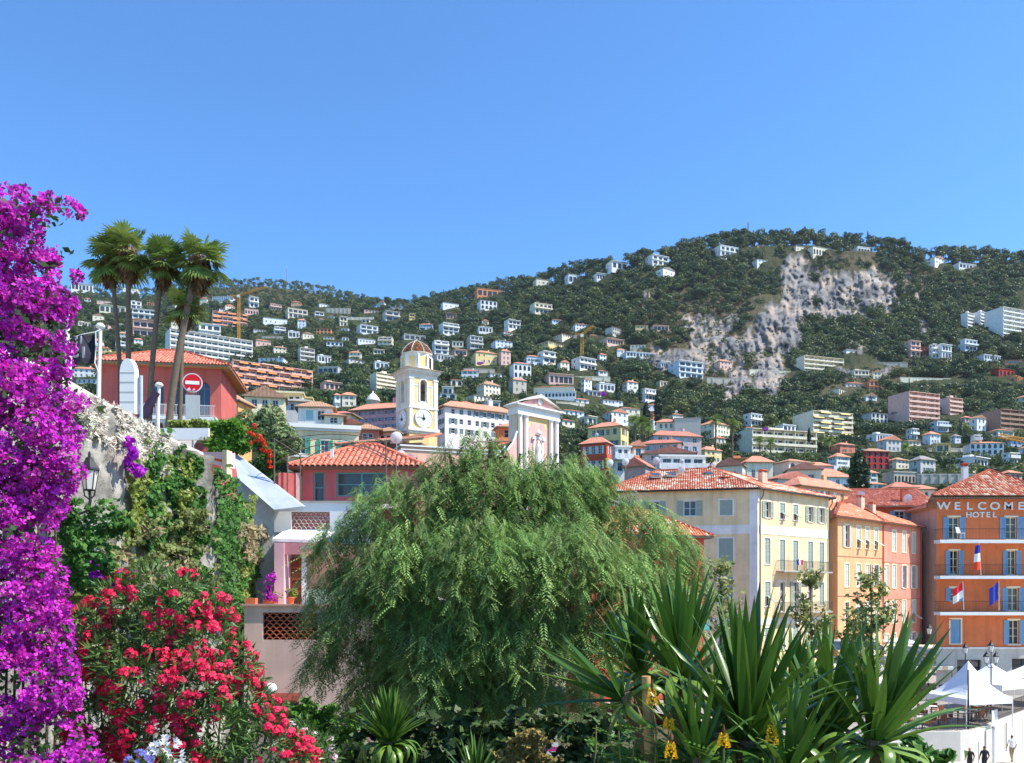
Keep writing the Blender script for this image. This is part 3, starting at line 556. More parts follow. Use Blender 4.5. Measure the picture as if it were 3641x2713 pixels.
# ---------------------------------------------------------------- houses on the hillside
HH = [
(1680,1788,1028,1056,'flat','O','g',8,1,5,'low orange-red villa just under the skyline saddle','villa'),
(1694,1767,1062,1101,'arc','W','b',12,2,4,'white villa with round arches below the orange ridge villa','villa'),
(1560,1631,1070,1097,'hip','W','b',-14,1,3,'small white house left of the white arched villa','house'),
(1883,1964,1079,1116,'flat','C','g',14,2,4,'stepped cream villa with broad terraces high on the middle slope','villa'),
(1792,1851,1138,1170,'flat','W','g',20,2,3,'bright white cube villa under the stepped cream villa','villa'),
(1558,1631,1150,1190,'flat','W','g',18,3,3,'white three-deck villa above the church tower dome','villa'),
(1694,1751,1162,1182,'flat','W','g',5,1,4,'low white bungalow with a long window band','bungalow'),
(1534,1595,1212,1259,'flat','W','g',10,3,2,'white balconied villa directly beside the tower dome','villa'),
(1659,1717,1195,1239,'flat','G','g',-16,3,3,'pale grey modern house with three open frames','house'),
(1745,1822,1204,1235,'hip','B','g',14,2,4,'white and blue house behind the ochre villa','house'),
(1672,1768,1241,1294,'hip','Y','o',-12,2,4,'ochre villa with orange tiled roof and purple bush','villa'),
(1772,1816,1240,1298,'hip','P','o',16,3,2,'pink turret house joined beside the ochre villa','house'),
(1861,1928,1259,1292,'hip','B','o',8,1,5,'blue glazed pavilion under an orange roof','house'),
(1912,1976,1250,1291,'flat','W','g',24,2,2,'white cubic villa right of the blue glazed pavilion','villa'),
(1812,1889,1283,1345,'arc','W','o',10,2,4,'white house with open loggias and small orange roof','house'),
(2033,2120,1273,1316,'flat','W','g',26,2,4,'white villa with a curved glass front under pines','villa'),
(2125,2157,1254,1285,'hip','W','r',14,2,2,'small white house with two brick chimneys','house'),
(2120,2161,1314,1333,'hip','W','o',10,1,2,'tiny cottage with a bright orange roof','cottage'),
(1932,2040,1330,1366,'flat','P','b',-8,1,5,'flat pinkish house behind the long balustraded villa','house'),
(1808,1872,1339,1398,'hip','S','o',-18,2,2,'stone house with a round tower left of the balustraded villa','house'),
(2112,2188,1363,1390,'flat','W','g',16,1,4,'white bungalow above the purple bougainvillea hedge','bungalow'),
(2214,2271,1350,1385,'hip','W','o',20,2,2,'white house with orange hipped roof between two cypresses','house'),
(2274,2334,1383,1422,'flat','W','g',24,2,3,'white terraced house right of the tall cypress','house'),
(1895,1958,985,1015,'hip','C','b',10,1,3,'cream house among pines near the rising skyline','house'),
(2009,2066,977,1007,'flat','B','g',12,1,3,'teal glazed house high in the pines','house'),
(2110,2171,973,996,'flat','W','g',8,1,5,'white house with a row of openings near the skyline','house'),
(2157,2232,930,957,'flat','W','g',14,1,3,'white ridge house half hidden by a big pine','house'),
(1420,1512,1190,1210,'flat','G','g',-12,1,4,'low grey-white house with a slate roof left of the dome','house'),
(1579,1623,1113,1134,'flat','K','g',10,1,3,'small dark house in the trees above the three-deck villa','house'),
(879,917,1055,1094,'flat','W','g',22,2,2,'white stepped house beside the left tower crane','house'),
(862,917,1096,1117,'arc','P','-',-10,1,5,'pinkish house with five small arches below the crane jib','house'),
(738,877,1112,1160,'apt','P','o',-14,3,7,'pink apartment block behind the orange crane mast','apartments'),
(693,779,1152,1204,'flat','W','g',16,2,3,'large white villa above the curved white apartments','villa'),
(1126,1169,1076,1096,'hip','W','g',20,1,3,'white house alone high on the left hill','house'),
(1158,1245,1096,1117,'wall','S','-',0,1,6,'long grey stone terrace wall high on the left hill','wall'),
(1007,1090,1098,1132,'flat','C','g',18,2,4,'stepped cream villa on the left hill','villa'),
(920,1018,1123,1154,'hip','W','b',-12,1,5,'low white house with pale roof right of the crane','house'),
(1113,1151,1109,1132,'flat','W','g',14,2,2,'small white block under the stone terrace wall','house'),
(1202,1234,1125,1160,'flat','C','g',16,2,2,'cream two-storey cube among dark trees','house'),
(1285,1346,1098,1114,'hip','P','b',-10,1,4,'pinkish low house left of the grey modern house','house'),
(1357,1420,1107,1142,'flat','G','g',-18,2,2,'grey modern house with a blank side near the saddle','house'),
(1263,1342,1157,1187,'flat','B','g',-20,2,3,'pale blue-grey house above a white windowed house','house'),
(1261,1333,1197,1223,'hip','W','b',12,1,5,'white house with a row of small windows mid slope','house'),
(967,1014,1163,1187,'flat','W','g',14,2,2,'white cube house left of the plain white bungalow','house'),
(1018,1064,1177,1201,'flat','W','g',-10,1,3,'plain white bungalow in the middle of the left hill','bungalow'),
(1066,1115,1181,1205,'gab','C','b',18,1,3,'cream gabled house right of the plain white bungalow','house'),
(898,960,1204,1233,'hip','P','o',-16,1,3,'salmon house with orange roof right of the curved block','house'),
(963,1018,1228,1259,'hip','C','b',14,2,3,'cream and pink house lower than the salmon one','house'),
(1054,1115,1239,1284,'apt','G','-',-22,3,3,'grey-pink stacked flats in the trees','apartments'),
(1119,1176,1264,1288,'flat','W','g',16,1,4,'white flat-roofed house beside the stacked flats','house'),
(560,905,1190,1292,'apt','W','-',-26,5,14,'long curved white apartment block with green balcony bands','apartments'),
(772,1115,1300,1392,'apt','P','o',-24,4,14,'long salmon apartment block with orange awnings','apartments'),
(1310,1410,1330,1385,'apt','C','-',28,4,4,'brownish cream balconied block left of the church tower','apartments'),
(1182,1206,1396,1450,'hip','W','o',14,2,1,'narrow white annexe with orange roof','house'),
(1209,1265,1392,1446,'hip','C','o',6,2,2,'white two-storey house with small awnings below the salmon block','house'),
(1322,1382,1286,1312,'flat','W','g',14,1,3,'small white villa in the trees left of the dome','villa'),
(243,326,1008,1034,'flat','W','g',12,1,6,'white villa on the far left skyline','villa'),
(426,490,1018,1038,'hip','W','b',10,1,4,'white house on the skyline between the palm crowns','house'),
(338,392,1064,1080,'hip','P','o',-8,1,3,'house with a flat orange roof left of the palm trunks','house'),
(340,440,1086,1114,'flat','C','g',14,1,5,'long cream house behind the palm trunks','house'),
(458,500,1071,1098,'flat','W','g',16,2,2,'white cube house between two palm trunks','house'),
(458,550,1100,1134,'flat','W','g',10,2,4,'row of white terraces behind the palms','houses'),
(463,543,1136,1197,'apt','P','-',10,2,3,'pink and white house with square loggias behind the palms','house'),
(323,366,1116,1138,'gab','C','b',14,1,2,'small cream gabled house above the black flag','house'),
(603,640,1136,1184,'hip','C','b',14,2,2,'cream house seen between the leaning palm trunks','house'),
(2296,2380,909,943,'flat','W','g',18,2,3,'white stepped villa on the left shoulder of the summit','villa'),
(2331,2403,951,981,'gab','W','g',28,1,2,'white gabled house below the stepped shoulder villa','house'),
(2536,2633,876,913,'flat','W','g',14,2,4,'white modern villa with a glass upper floor under the summit','villa'),
(2677,2750,868,895,'hip','O','b',8,2,4,'orange-pink villa under the radio mast','villa'),
(2667,2776,917,951,'hip','W','g',10,2,6,'white house with grey roof above the cliff','house'),
(2817,2870,868,895,'hip','C','o',10,1,3,'cream villa wing with orange roof beneath the summit pines','villa'),
(2868,2956,872,910,'arc','C','o',12,1,6,'cream villa with an arcade beneath the summit pines','villa'),
(2384,2504,1285,1345,'flat','B','g',14,3,4,'large white and pale blue villa in front of grey rocks','villa'),
(2341,2384,1285,1315,'flat','W','g',10,1,4,'white annexe left of the large pale blue villa','house'),
(2545,2605,1275,1313,'hip','P','o',-12,2,3,'pinkish villa with orange roof at the foot of the cliff','villa'),
(2823,3014,1270,1316,'apt','C','-',-8,3,8,'long cream apartment building right of the rock spire','apartments'),
(2990,3067,1236,1274,'hip','W','g',10,1,4,'white house with four tall dark windows','house'),
(3225,3277,1212,1266,'flat','P','r',-10,3,2,'tall pink terraced house on stilts','house'),
(3277,3311,1234,1264,'flat',(150,84,66),'g',-6,2,2,'brown-red house between pink and white neighbours','house'),
(3309,3329,1223,1274,'flat','W','g',10,3,1,'narrow white tower house','house'),
(3332,3388,1225,1274,'flat','W','g',-14,2,3,'white cubic house right of the narrow tower house','house'),
(3412,3480,1208,1246,'flat','B','g',12,2,3,'pale blue and white villa in dark trees','villa'),
(3424,3468,1114,1160,'apt','W','-',20,4,2,'leftmost of the three white stepped apartment blocks','apartments'),
(3468,3518,1110,1156,'apt','W','-',20,4,2,'middle one of the three white stepped apartment blocks','apartments'),
(3520,3680,1099,1194,'apt','W','-',14,6,6,'tallest white apartment block at the right edge','apartments'),
(3531,3613,1305,1341,'arc','R','r',-8,1,4,'dark red house with arches on the right slope','house'),
(3037,3097,878,906,'flat','W','g',6,1,4,'white bungalow behind pines on the right shoulder','bungalow'),
(3024,3086,904,921,'wall','C','-',0,1,3,'pale terrace wall on the cliff top','wall'),
(3294,3367,911,940,'gab','W','b',24,2,3,'white gabled villa below the right skyline dip','villa'),
(3388,3478,938,956,'flat','W','g',-8,1,5,'long low white roofed house on the right shoulder','house'),
(3187,3352,1397,1505,'apt','P','-',-12,6,7,'large pinkish terraced apartment building on the right slope','apartments'),
(3352,3429,1416,1478,'apt','P','-',16,4,3,'smaller wing beside the large pinkish apartment building','apartments'),
(2844,3043,1466,1555,'apt','C','y',-10,5,6,'cream apartment building with yellow awnings','apartments'),
(3509,3690,1460,1530,'apt','K','-',-10,4,7,'brown balconied apartment building at the right edge','apartments'),
(3422,3459,1478,1504,'hip','S','o',-8,1,2,'little house with an orange roof beside the brown block','house'),
(3458,3511,1476,1532,'gab','W','b',12,2,2,'white gabled house touching the brown block','house'),
(3318,3377,1498,1535,'flat','B','g',8,2,4,'blue glazed villa under the pinkish apartments','villa'),
(3227,3265,1524,1564,'flat','B','g',18,2,2,'pale blue cube house with a glass front','house'),
(3291,3348,1532,1579,'hip','B','o',12,2,3,'pale blue house with an orange hipped roof','house'),
(3094,3176,1543,1573,'flat','W','g',12,1,5,'white modern bungalow behind a gabled roof','bungalow'),
(3132,3209,1549,1608,'gab','G','o',-10,2,3,'grey house with a broad orange gable','house'),
(3213,3278,1562,1586,'hip','C','b',8,1,3,'low house with a shallow beige hipped roof','house'),
(3573,3623,1610,1646,'flat','W','g',10,2,3,'white modern house below the white villa with turret','house'),
(2954,3026,1609,1671,'hip','W','o',14,3,4,'white house with balconies and hipped roof left of the big cypress','house'),
(2966,3045,1571,1611,'hip',(222,130,104),'o',-12,2,2,'salmon house half behind the big cypress','house'),
(3247,3333,1618,1684,'hip','G','g',-14,2,3,'grey villa with balconies above the arched stone wall','villa'),
(3162,3241,1625,1668,'hip','C','b',16,2,3,'cream-pink house with a slim cypress','house'),
(3159,3260,1672,1718,'arc','S','-',-4,1,6,'stone retaining wall with a row of round arches','wall'),
(3262,3519,1688,1720,'wall','S','-',0,1,8,'long grey retaining wall right of the stone arches','wall'),
(3566,3641,1670,1716,'hip','P','o',-12,1,2,'salmon house with hipped roof behind the hotel','house'),
(3080,3121,1669,1716,'hip','W','o',10,2,2,'white house right of the big cypress foot','house'),
(3083,3155,1713,1746,'hip','W','o',-8,1,3,'low white house under the stone arches','house'),
(3528,3612,1522,1554,'hip','C','o',8,1,4,'cream house with orange roof under the brown block','house'),
(3386,3418,1543,1573,'hip','B','g',-12,2,1,'small pale blue house beside dark trees','house'),
(2618,2925,1530,1612,'apt','C','-',-8,3,12,'long stepped cream apartments with palm trees in front','apartments'),
(2765,2833,1510,1558,'flat','W','o',14,2,3,'white penthouse house standing behind the stepped apartments','house'),
(2637,2694,1516,1536,'hip','C','o',-10,1,3,'little orange-roofed house on top of the stepped apartments','house'),
(2647,2713,1471,1515,'flat','W','g',24,2,3,'white hillside house above the stepped apartments','house'),
(2146,2236,1453,1506,'gab','W','o',-22,2,3,'white gabled house behind the date palms','house'),
(2190,2277,1444,1474,'hip','C','o',10,1,3,'cream house with orange roof behind the white gabled one','house'),
(2311,2352,1485,1532,'gab','W','o',20,2,2,'white and blue house right of the date palms','house'),
(2382,2430,1468,1490,'hip','C','o',12,1,2,'little house with white dish above the stone tower block','house'),
]
for h in HH:
    kw = {}
    if h[4] in ('hip', 'gab') and random.random() < .5: kw['shut'] = pick(((120, 150, 160), (230, 228, 220), (96, 128, 110)))
    h = list(h); h[7] = h[7] if h[4] == 'wall' else 10+abs(h[7])*.9       # most of them look out to the south-east, over the bay
    house(*h[:11], cat=h[11], **kw)
# villa with balustraded loggia and blue shutters
house(1897,2052,1363,1412,'hip','C','o',-6,1,6,'long cream villa with blue shutters above a white balustrade','villa',shut=(70,120,200))
house(1912,2048,1390,1412,'arc','W','-',-6,1,11,'white arched balustrade terrace in front of the blue-shuttered villa','terrace',Y=float(tY(1975,1412))-9,dr=.05,name='arched_terrace')
# red house with large arches
r_ = house(3066,3165,1590,1668,'arc','R','b',10,3,4,'bright red house with arched loggias near the big cypress','house',dr=.6)
# white villa with a square turret
house(3452,3572,1566,1617,'arc','W','o',-6,2,6,'white villa with turret and purple bougainvillea','villa',dr=.5,name='turreted_villa')
t_ = house(3463,3489,1546,1600,'flat','W','g',-6,3,1,'square white turret of the villa with purple bougainvillea','turret',Y=float(tY(3500,1617))+3,name='villa_turret')
# small domed chapel apse behind the pink convent
rt = thing('domed_chapel', 'small pale chapel dome behind the long pink building', 'chapel', P(1326, 1446, 190))
MB().lathe([(1.5, -3), (1.5, 1.1), (1.7, 1.15), (1.7, 1.3)], n=16).build('drum', wallm((236, 214, 196)), rt)
MB().lathe([(1.62, 1.3), (1.3, 2.0), (.7, 2.7), (.2, 3.1), (.12, 3.5), (.02, 3.6)], n=16).build('dome', wallm((226, 216, 204)), rt)
RECTS.append((1298, 1352, 1385, 1440, 190))

# ---------------------------------------------------------------- tower cranes and masts
def lattice(b, a, c, s, n, r=.06):
    a = Vector(a); c = Vector(c); d = (c-a).normalized(); u = d.cross(Z if abs(d.z) < .9 else Vector((1, 0, 0))).normalized()*s/2; w = d.cross(u).normalized()*s/2
    for q in (u+w, u-w, -u-w, -u+w): b.bar(a+q, c+q, r, n=4)
    for i in range(n):
        p = a+(c-a)*i/n; q = a+(c-a)*(i+1)/n
        for s1, s2 in ((u+w, u-w), (u-w, -u-w), (-u-w, -u+w), (-u+w, u+w)): b.bar(p+s1, q+s2, r*.6, n=4); b.bar(p+s1, p+s2, r*.6, n=4)
CRANE = mat('crane_paint', (222, 158, 62), .6, .1)
def crane(x, yb, yt, Y, jib, cj, label, rise=0):
    pos = P(x, yb, Y); h = (yb-yt)*Y/F; t = thing('tower_crane', label, 'crane', pos)
    b = MB(); lattice(b, (0, 0, -3), (0, 0, h), 1.5, int(h/2), .14); b.build('mast', CRANE, t)
    b = MB(); lattice(b, (0, 0, h+.8), (*jib, h+.8+rise), 1.2, 14, .1); b.build('jib', CRANE, t)
    b = MB(); lattice(b, (0, 0, h+.8), (*cj, h+.8), 1.2, 5, .1); b.build('counter_jib', CRANE, t)
    b = MB(); b.box(cj[0]-1, cj[0]+1, cj[1]-1, cj[1]+1, h-1.4, h+.6); b.build('counterweight', CONC, t); MB().box(-.9, .9, -1.6, -.4, h-.9, h+.8).build('cab', WHITE, t)
    RECTS.append((x-14, x+14, yt-10, yb, Y-80)); return t
crane(849, 1200, 1055, 640, (24, -8), (-6, 2), 'orange tower crane with raised jib on the left hill', 4)
crane(2069, 1245, 1195, 520, (7, -2), (-4, 1), 'small orange tower crane in front of the wooded slope', 5)
crane(3720, 1760, 1590, 290, (-18, -3), (6, 1), 'yellow crane jib reaching in beside the white villa', 2.6)
for x, yb, yt, Y, lb in ((1019, 1000, 952, 1240, 'thin radio mast on the far left hilltop'), (2660, 845, 790, 780, 'hair-thin radio mast on the right summit')):
    t = thing('radio_mast', lb, 'mast', P(x, yb+20, Y)); h = (yb-yt+20)*Y/F; b = MB(); lattice(b, (0, 0, 0), (0, 0, h), .8, 12, .12); b.build('lattice', mat('mast_steel', (150, 150, 152), .5), t); MB().bar((0, 0, h), (0, 0, h+3), .08).build('aerial', WHITE, t)
# ---------------------------------------------------------------- the many smaller houses between them
ZONES = [('left hill', 60, (230, 1440), (1075, 1400), 54), ('middle slope', 61, (1440, 2360), (1150, 1480), 34), ('right slope', 62, (2880, 3660), (1240, 1560), 12), ('lower right slope', 63, (2520, 3660), (1560, 1735), 44), ('slope above the church', 64, (1480, 2330), (1380, 1520), 26)]
def overlaps(x0, x1, y0, y1):
    return any(a < x1 and b > x0 and c < y1 and d+(d-c)*.2 > y0 for a, b, c, d, _ in RECTS)
for zn, sd, xr, yr, cnt in ZONES:
    rz_ = random.Random(sd); placed = tries = 0
    while placed < cnt and tries < 3000:
        tries += 1; x, y = (rz_.uniform(*xr), rz_.uniform(*yr)) if tries % 3 == 1 else (x+rz_.uniform(-90, 90), y+rz_.uniform(-26, 26))   # houses gather in clusters
        if not (xr[0] < x < xr[1] and yr[0] < y < yr[1]): continue
        if y < ysky(x)+28: continue
        Y = float(tY(x, y)); ppm = F/Y; fl = rz_.choice((1, 1, 2, 2, 3)); w = rz_.choice((7, 9, 11, 13, 16, 22))*rz_.uniform(.85, 1.15)*ppm; h = (fl*2.9+rz_.uniform(.6, 1.6))*ppm
        if overlaps(x-w/2-2, x+w/2+2, y-h, y) or float(rockmask(np.array([x]), np.array([y]))[0]) > .05: continue
        st_ = rz_.choice(('hip', 'hip', 'hip', 'gab', 'flat', 'flat', 'arc')); wc = rz_.choice(('W', 'W', 'C', 'C', 'P', 'G', 'Y', 'B', 'O')); rc = rz_.choice(('o', 'o', 'o', 'r', 'b')) if st_ != 'flat' else 'g'
        kd = {'hip': ('small tiled house half hidden in trees on the %s', 'small tiled houses on the %s'), 'gab': ('small gabled house half hidden in trees on the %s', 'small gabled houses on the %s'), 'flat': ('small flat-roofed house half hidden in trees on the %s', 'small flat-roofed houses on the %s'), 'arc': ('small arcaded villa half hidden in trees on the %s', 'small arcaded villas on the %s')}[st_]
        house(x-w/2, x+w/2, y-h, y, st_, wc, rc, rz_.uniform(-8, 42), fl, max(2, int(w/ppm/3)), ((('one', 'two', 'three')[fl-1]+'-storey '+{'W': 'white', 'C': 'cream', 'P': 'pink', 'G': 'grey', 'Y': 'yellow', 'B': 'pale blue', 'O': 'orange'}[wc]+kd[0][5:]) % zn), 'house', group=kd[1] % zn, shut=rz_.choice((None, None, (120, 150, 160), (230, 228, 220))), dr=rz_.uniform(.5, .9), clear=.5); placed += 1
for i, (x0, x1, yt, yb, lb) in enumerate(((1235,1330,1128,1138,'short pale terrace wall on the left hill'),(930,1010,1196,1206,'pale terrace wall under the crane'),(1420,1560,1268,1278,'long grey garden wall left of the dome'),(1640,1760,1312,1322,'garden wall below the ochre villa'),(2040,2170,1340,1350,'pale garden wall below the glass-fronted villa'),(2500,2640,1345,1358,'pale road wall at the cliff foot'),(2640,2820,1318,1330,'road wall between the rock spire and the cream building'),
    (3060,3230,1290,1300,'road wall under the white windowed house'),(3180,3420,1345,1352,'dark road parapet under the stilted pink house'),(3040,3180,1600,1608,'garden wall above the red house'),(3300,3440,1595,1603,'pale garden wall left of the white turreted villa'),(2560,2660,1640,1650,'garden wall behind the pale gabled roof'),(1960,2080,1432,1440,'garden wall under the white balustrade'),(2180,2290,1500,1508,'stone wall behind the yellow house'),(640,760,1215,1224,'garden wall above the curved white block'))):
    house(x0, x1, yt, yb, 'wall', 'S' if i % 2 else 'C', '-', random.uniform(-6, 14), 1, 3, lb, 'wall', name='terrace_wall')
# ---------------------------------------------------------------- trees of the hillside
PROTO = bpy.data.collections.new('tree_forms')        # forms for the wood, not placed themselves
forms = []
def proto(name, kind, seed, n, leaf, trunk=True):
    parts_me = crown_mesh(name, kind, seed, n, leaf)
    if trunk:
        bm = bmesh.new(); bm.from_mesh(parts_me); tm = trunk_mesh('t', 5 if kind != 'cypress' else 1.5, .25, seed, 3)
        k = len(parts_me.materials); parts_me.materials.append(BARK); bm2 = bmesh.new(); bm2.from_mesh(tm)
        for f in bm2.faces: f.material_index = k
        bm2.to_mesh(tm); bm2.free(); bm.from_mesh(tm); bm.to_mesh(parts_me); bm.free(); bpy.data.meshes.remove(tm)
    o = bpy.data.objects.new(name, parts_me); PROTO.objects.link(o); forms.append(o)
for i in range(4): proto('f%d_round' % i, 'round', 40+i, 420, .62)
for i in range(3): proto('f%d_pine' % (4+i), 'pine', 60+i, 420, .55)
proto('f7_cypress', 'cypress', 71, 420, .42)
for i in range(2): proto('f%d_bush' % (8+i), 'bush', 80+i, 150, .45, False)
proto('f10_dry', 'dry', 90, 150, .4, False)
proto('f11_dry', 'dry', 91, 150, .4, False)

pts = []; near_trees = []
RA = np.array([(a, b, c, d, e) for a, b, c, d, e in RECTS])
def blocked(x, y, h, r, Y):
    m = (RA[:, 0] < x+r*.75) & (RA[:, 1] > x-r*.75) & (RA[:, 2] < y) & (RA[:, 3] > y-h*.92) & (RA[:, 4] > Y-6)
    return m.any()
NC = 44000
cx_ = rng.uniform(-700, 4400, NC); u_ = rng.uniform(0, 1, NC); sk = ysky(cx_); lo = 1765-(250*(1-smooth(1250, 2350, cx_)))
cy_ = sk+12+(lo-sk)*u_**1.1; cY = tY(cx_, cy_); rkm = rockmask(cx_, cy_); scm = scrubmask(cx_, cy_); acc = rng.uniform(0, 1, NC)
N2 = 4600                                              # thicker planting low down, between the nearer houses
x2 = rng.uniform(-300, 3900, N2); l2 = 1790-(250*(1-smooth(1250, 2350, x2))); y2 = l2-rng.uniform(0, 1, N2)*(150+120*smooth(1250, 2350, x2)); Y2 = tY(x2, y2); k2 = (Y2 < 400) & (Y2 > 150)
cx_ = np.concatenate([cx_, x2[k2]]); cy_ = np.concatenate([cy_, y2[k2]]); cY = np.concatenate([cY, Y2[k2]]); rkm = np.concatenate([rkm, np.zeros(k2.sum())]); scm = np.concatenate([scm, np.zeros(k2.sum())])
acc = np.concatenate([acc, rng.uniform(0, .16, k2.sum())])
order = np.argsort(-cY)
for i in order:
    x, y, Y = cx_[i], cy_[i], cY[i]
    if Y < 150 or acc[i] > min(1, (Y/620)**2): continue
    rk_, sc_ = rkm[i], scm[i]; a = rng.uniform()
    if rk_ > .12:
        if a > .5: continue
        kind = int(rng.choice([8, 9, 10, 8])); s = rng.uniform(.5, 1.25)
    elif a < sc_*.92: kind = int(rng.choice([8, 9, 10, 11, 8])); s = rng.uniform(.7, 1.6)
    else:
        kind = int(rng.choice([0, 1, 2, 3, 4, 5, 6, 7], p=[.17, .17, .17, .17, .1, .1, .09, .03])); s = rng.uniform(.5, 1.35)*(.7 if Y < 320 else 1)
        if Y > 1000: s *= .8; kind = int(rng.choice([0, 1, 2, 3, 8, 9])) if a < .8 else kind
    hpx = (8 if kind < 8 else 2.4)*s*F/Y; rpx = (3.3 if kind not in (7,) else 1.1)*s*F/Y
    if blocked(x, y, hpx, rpx, Y): continue
    p = P(x, y, Y); p.z -= 1.7*s if kind < 7 else .3
    if Y < 300 and kind < 8 and -50 < x < 3700: near_trees.append((p, kind, s))
    else: pts.append((p.x, p.y, p.z, kind, s))
for _ in range(3800):                                   # shrubs closing the gaps lower down
    x = rng.uniform(-200, 3800); y = 1800-250*(1-float(smooth(1250, 2350, x)))-rng.uniform(0, 330); Y = float(tY(x, y)); s = rng.uniform(.7, 1.7)
    if Y < 152 or y < ysky(x)+60 or blocked(x, y, 2.6*s*F/Y, 1.6*s*F/Y, Y): continue
    p = P(x, y, Y); pts.append((p.x, p.y, p.z-.3, int(rng.choice([8, 9])), s))
for x in np.arange(-650, 4400, 15):                    # the skyline trees
    x += rng.uniform(-12, 12); y = float(ysky(x)); Y = float(tY(x, y)); s = rng.uniform(.7, 1.15)*(.75 if Y > 1000 else 1); kind = int(rng.choice([0, 1, 4, 5, 6, 4, 5]))
    if Y > 1000 and rng.uniform() < .75: s *= .55
    p = P(x, y+13+9*3000/Y, Y*.995); pts.append((p.x, p.y, p.z-1-2.2*s, kind, s))
A = np.array(pts)
fm_ = bpy.data.meshes.new('forest'); fm_.vertices.add(len(A)); fm_.vertices.foreach_set('co', A[:, :3].astype(np.float32).ravel())
at = fm_.attributes.new('form', 'INT', 'POINT'); at.data.foreach_set('value', A[:, 3].astype(np.int32))
sc3 = np.stack([A[:, 4]*rng.uniform(.85, 1.2, len(A)), A[:, 4]*rng.uniform(.85, 1.2, len(A)), A[:, 4]*rng.uniform(.8, 1.2, len(A))], 1)
at = fm_.attributes.new('size', 'FLOAT_VECTOR', 'POINT'); at.data.foreach_set('vector', sc3.astype(np.float32).ravel())
rot3 = np.zeros((len(A), 3)); rot3[:, 2] = rng.uniform(0, 6.28, len(A)); rot3[:, :2] = rng.uniform(-.08, .08, (len(A), 2))
at = fm_.attributes.new('turn', 'FLOAT_VECTOR', 'POINT'); at.data.foreach_set('vector', rot3.astype(np.float32).ravel())
forest = obj('forest', fm_); tag(forest, 'dense mixed wood of pines and broadleaf trees on the hill', kind='stuff')
ng = bpy.data.node_groups.new('forest_scatter', 'GeometryNodeTree')
ng.interface.new_socket('Geometry', in_out='INPUT', socket_type='NodeSocketGeometry'); ng.interface.new_socket('Geometry', in_out='OUTPUT', socket_type='NodeSocketGeometry')
gi = ng.nodes.new('NodeGroupInput'); go = ng.nodes.new('NodeGroupOutput'); ci = ng.nodes.new('GeometryNodeCollectionInfo'); ci.inputs['Collection'].default_value = PROTO
ci.inputs['Separate Children'].default_value = True; ci.inputs['Reset Children'].default_value = True
ip = ng.nodes.new('GeometryNodeInstanceOnPoints'); ip.inputs['Pick Instance'].default_value = True
def named(n, t):
    a = ng.nodes.new('GeometryNodeInputNamedAttribute'); a.data_type = t; a.inputs['Name'].default_value = n; return [o for o in a.outputs if o.enabled and o.name == 'Attribute'][0]
ng.links.new(gi.outputs[0], ip.inputs['Points']); ng.links.new(ci.outputs[0], ip.inputs['Instance']); ng.links.new(named('form', 'INT'), ip.inputs['Instance Index'])
er = ng.nodes.new('FunctionNodeEulerToRotation'); ng.links.new(named('turn', 'FLOAT_VECTOR'), er.inputs[0]); ng.links.new(er.outputs[0], ip.inputs['Rotation'])
ng.links.new(named('size', 'FLOAT_VECTOR'), ip.inputs['Scale']); ng.links.new(ip.outputs[0], go.inputs[0])
md = forest.modifiers.new('scatter', 'NODES'); md.node_group = ng

# trees one can tell apart: the nearer ones stand as things of their own
CROWNS = {k: crown_mesh('crown', kn, 200+k, 1400, .36) for k, kn in ((0, 'round'), (1, 'round'), (2, 'round'), (3, 'round'), (4, 'pine'), (5, 'pine'), (6, 'pine'), (7, 'cypress'))}
TRUNKS = {k: trunk_mesh('trunk', 5 if k < 7 else 1.6, .25, 300+k) for k in CROWNS}
def tree(loc, kind, s, label, cat='tree', group=None, name=None, sz=None):
    t = thing(name or {4: 'pine_tree', 5: 'pine_tree', 6: 'pine_tree', 7: 'cypress_tree'}.get(kind, 'broadleaf_tree'), label, cat, loc, random.uniform(0, 6.28), group)
    sc = (s, s, sz or s)
    obj('crown', CROWNS[kind], t, scale=sc); obj('trunk', TRUNKS[kind], t, scale=sc); return t
GL_ = {0: ('rounded green tree among the lower hillside houses', 'round trees low on the hillside'), 4: ('flat-topped pine among the lower hillside houses', 'pines low on the hillside'), 7: ('narrow cypress among the lower hillside houses', 'slim cypresses low on the hillside')}
for p, k, s in near_trees[-280:]:
    q = GL_[0 if k < 4 else 4 if k < 7 else 7]; tree(p, k, s, q[0], group=q[1])
def cyp(x, yb, yt, Y, label, wide=1.0):
    h = (yb-yt)*Y/F; t = tree(P(x, yb, Y), 7, h/8.9*wide, label, sz=h/8.9); return t
cyp(3055, 1760, 1592, 150, 'big dark cypress standing before the red house', 1.9)
cyp(2196, 1420, 1334, 400, 'tall slim cypress beside the purple hedge', .9)
cyp(2277, 1425, 1352, 380, 'cypress right of the white hipped-roof house', .9)
cyp(2298, 1502, 1425, 300, 'broad cone cypress behind the date palms', 1.5)
cyp(2340, 1500, 1384, 300, 'tall clipped cone cypress above the white and blue house', 1.2)
cyp(2877, 1572, 1518, 330, 'cypress in front of the cream block with yellow awnings', 1.1)
cyp(2810, 1470, 1395, 520, 'dark cypress against the wood above the cream block', 1.2)
cyp(3188, 1675, 1622, 330, 'very slim cypress beside the cream-pink house', .7)
cyp(1172, 1470, 1395, 200, 'dark cypress left of the narrow white annexe', 1.0)
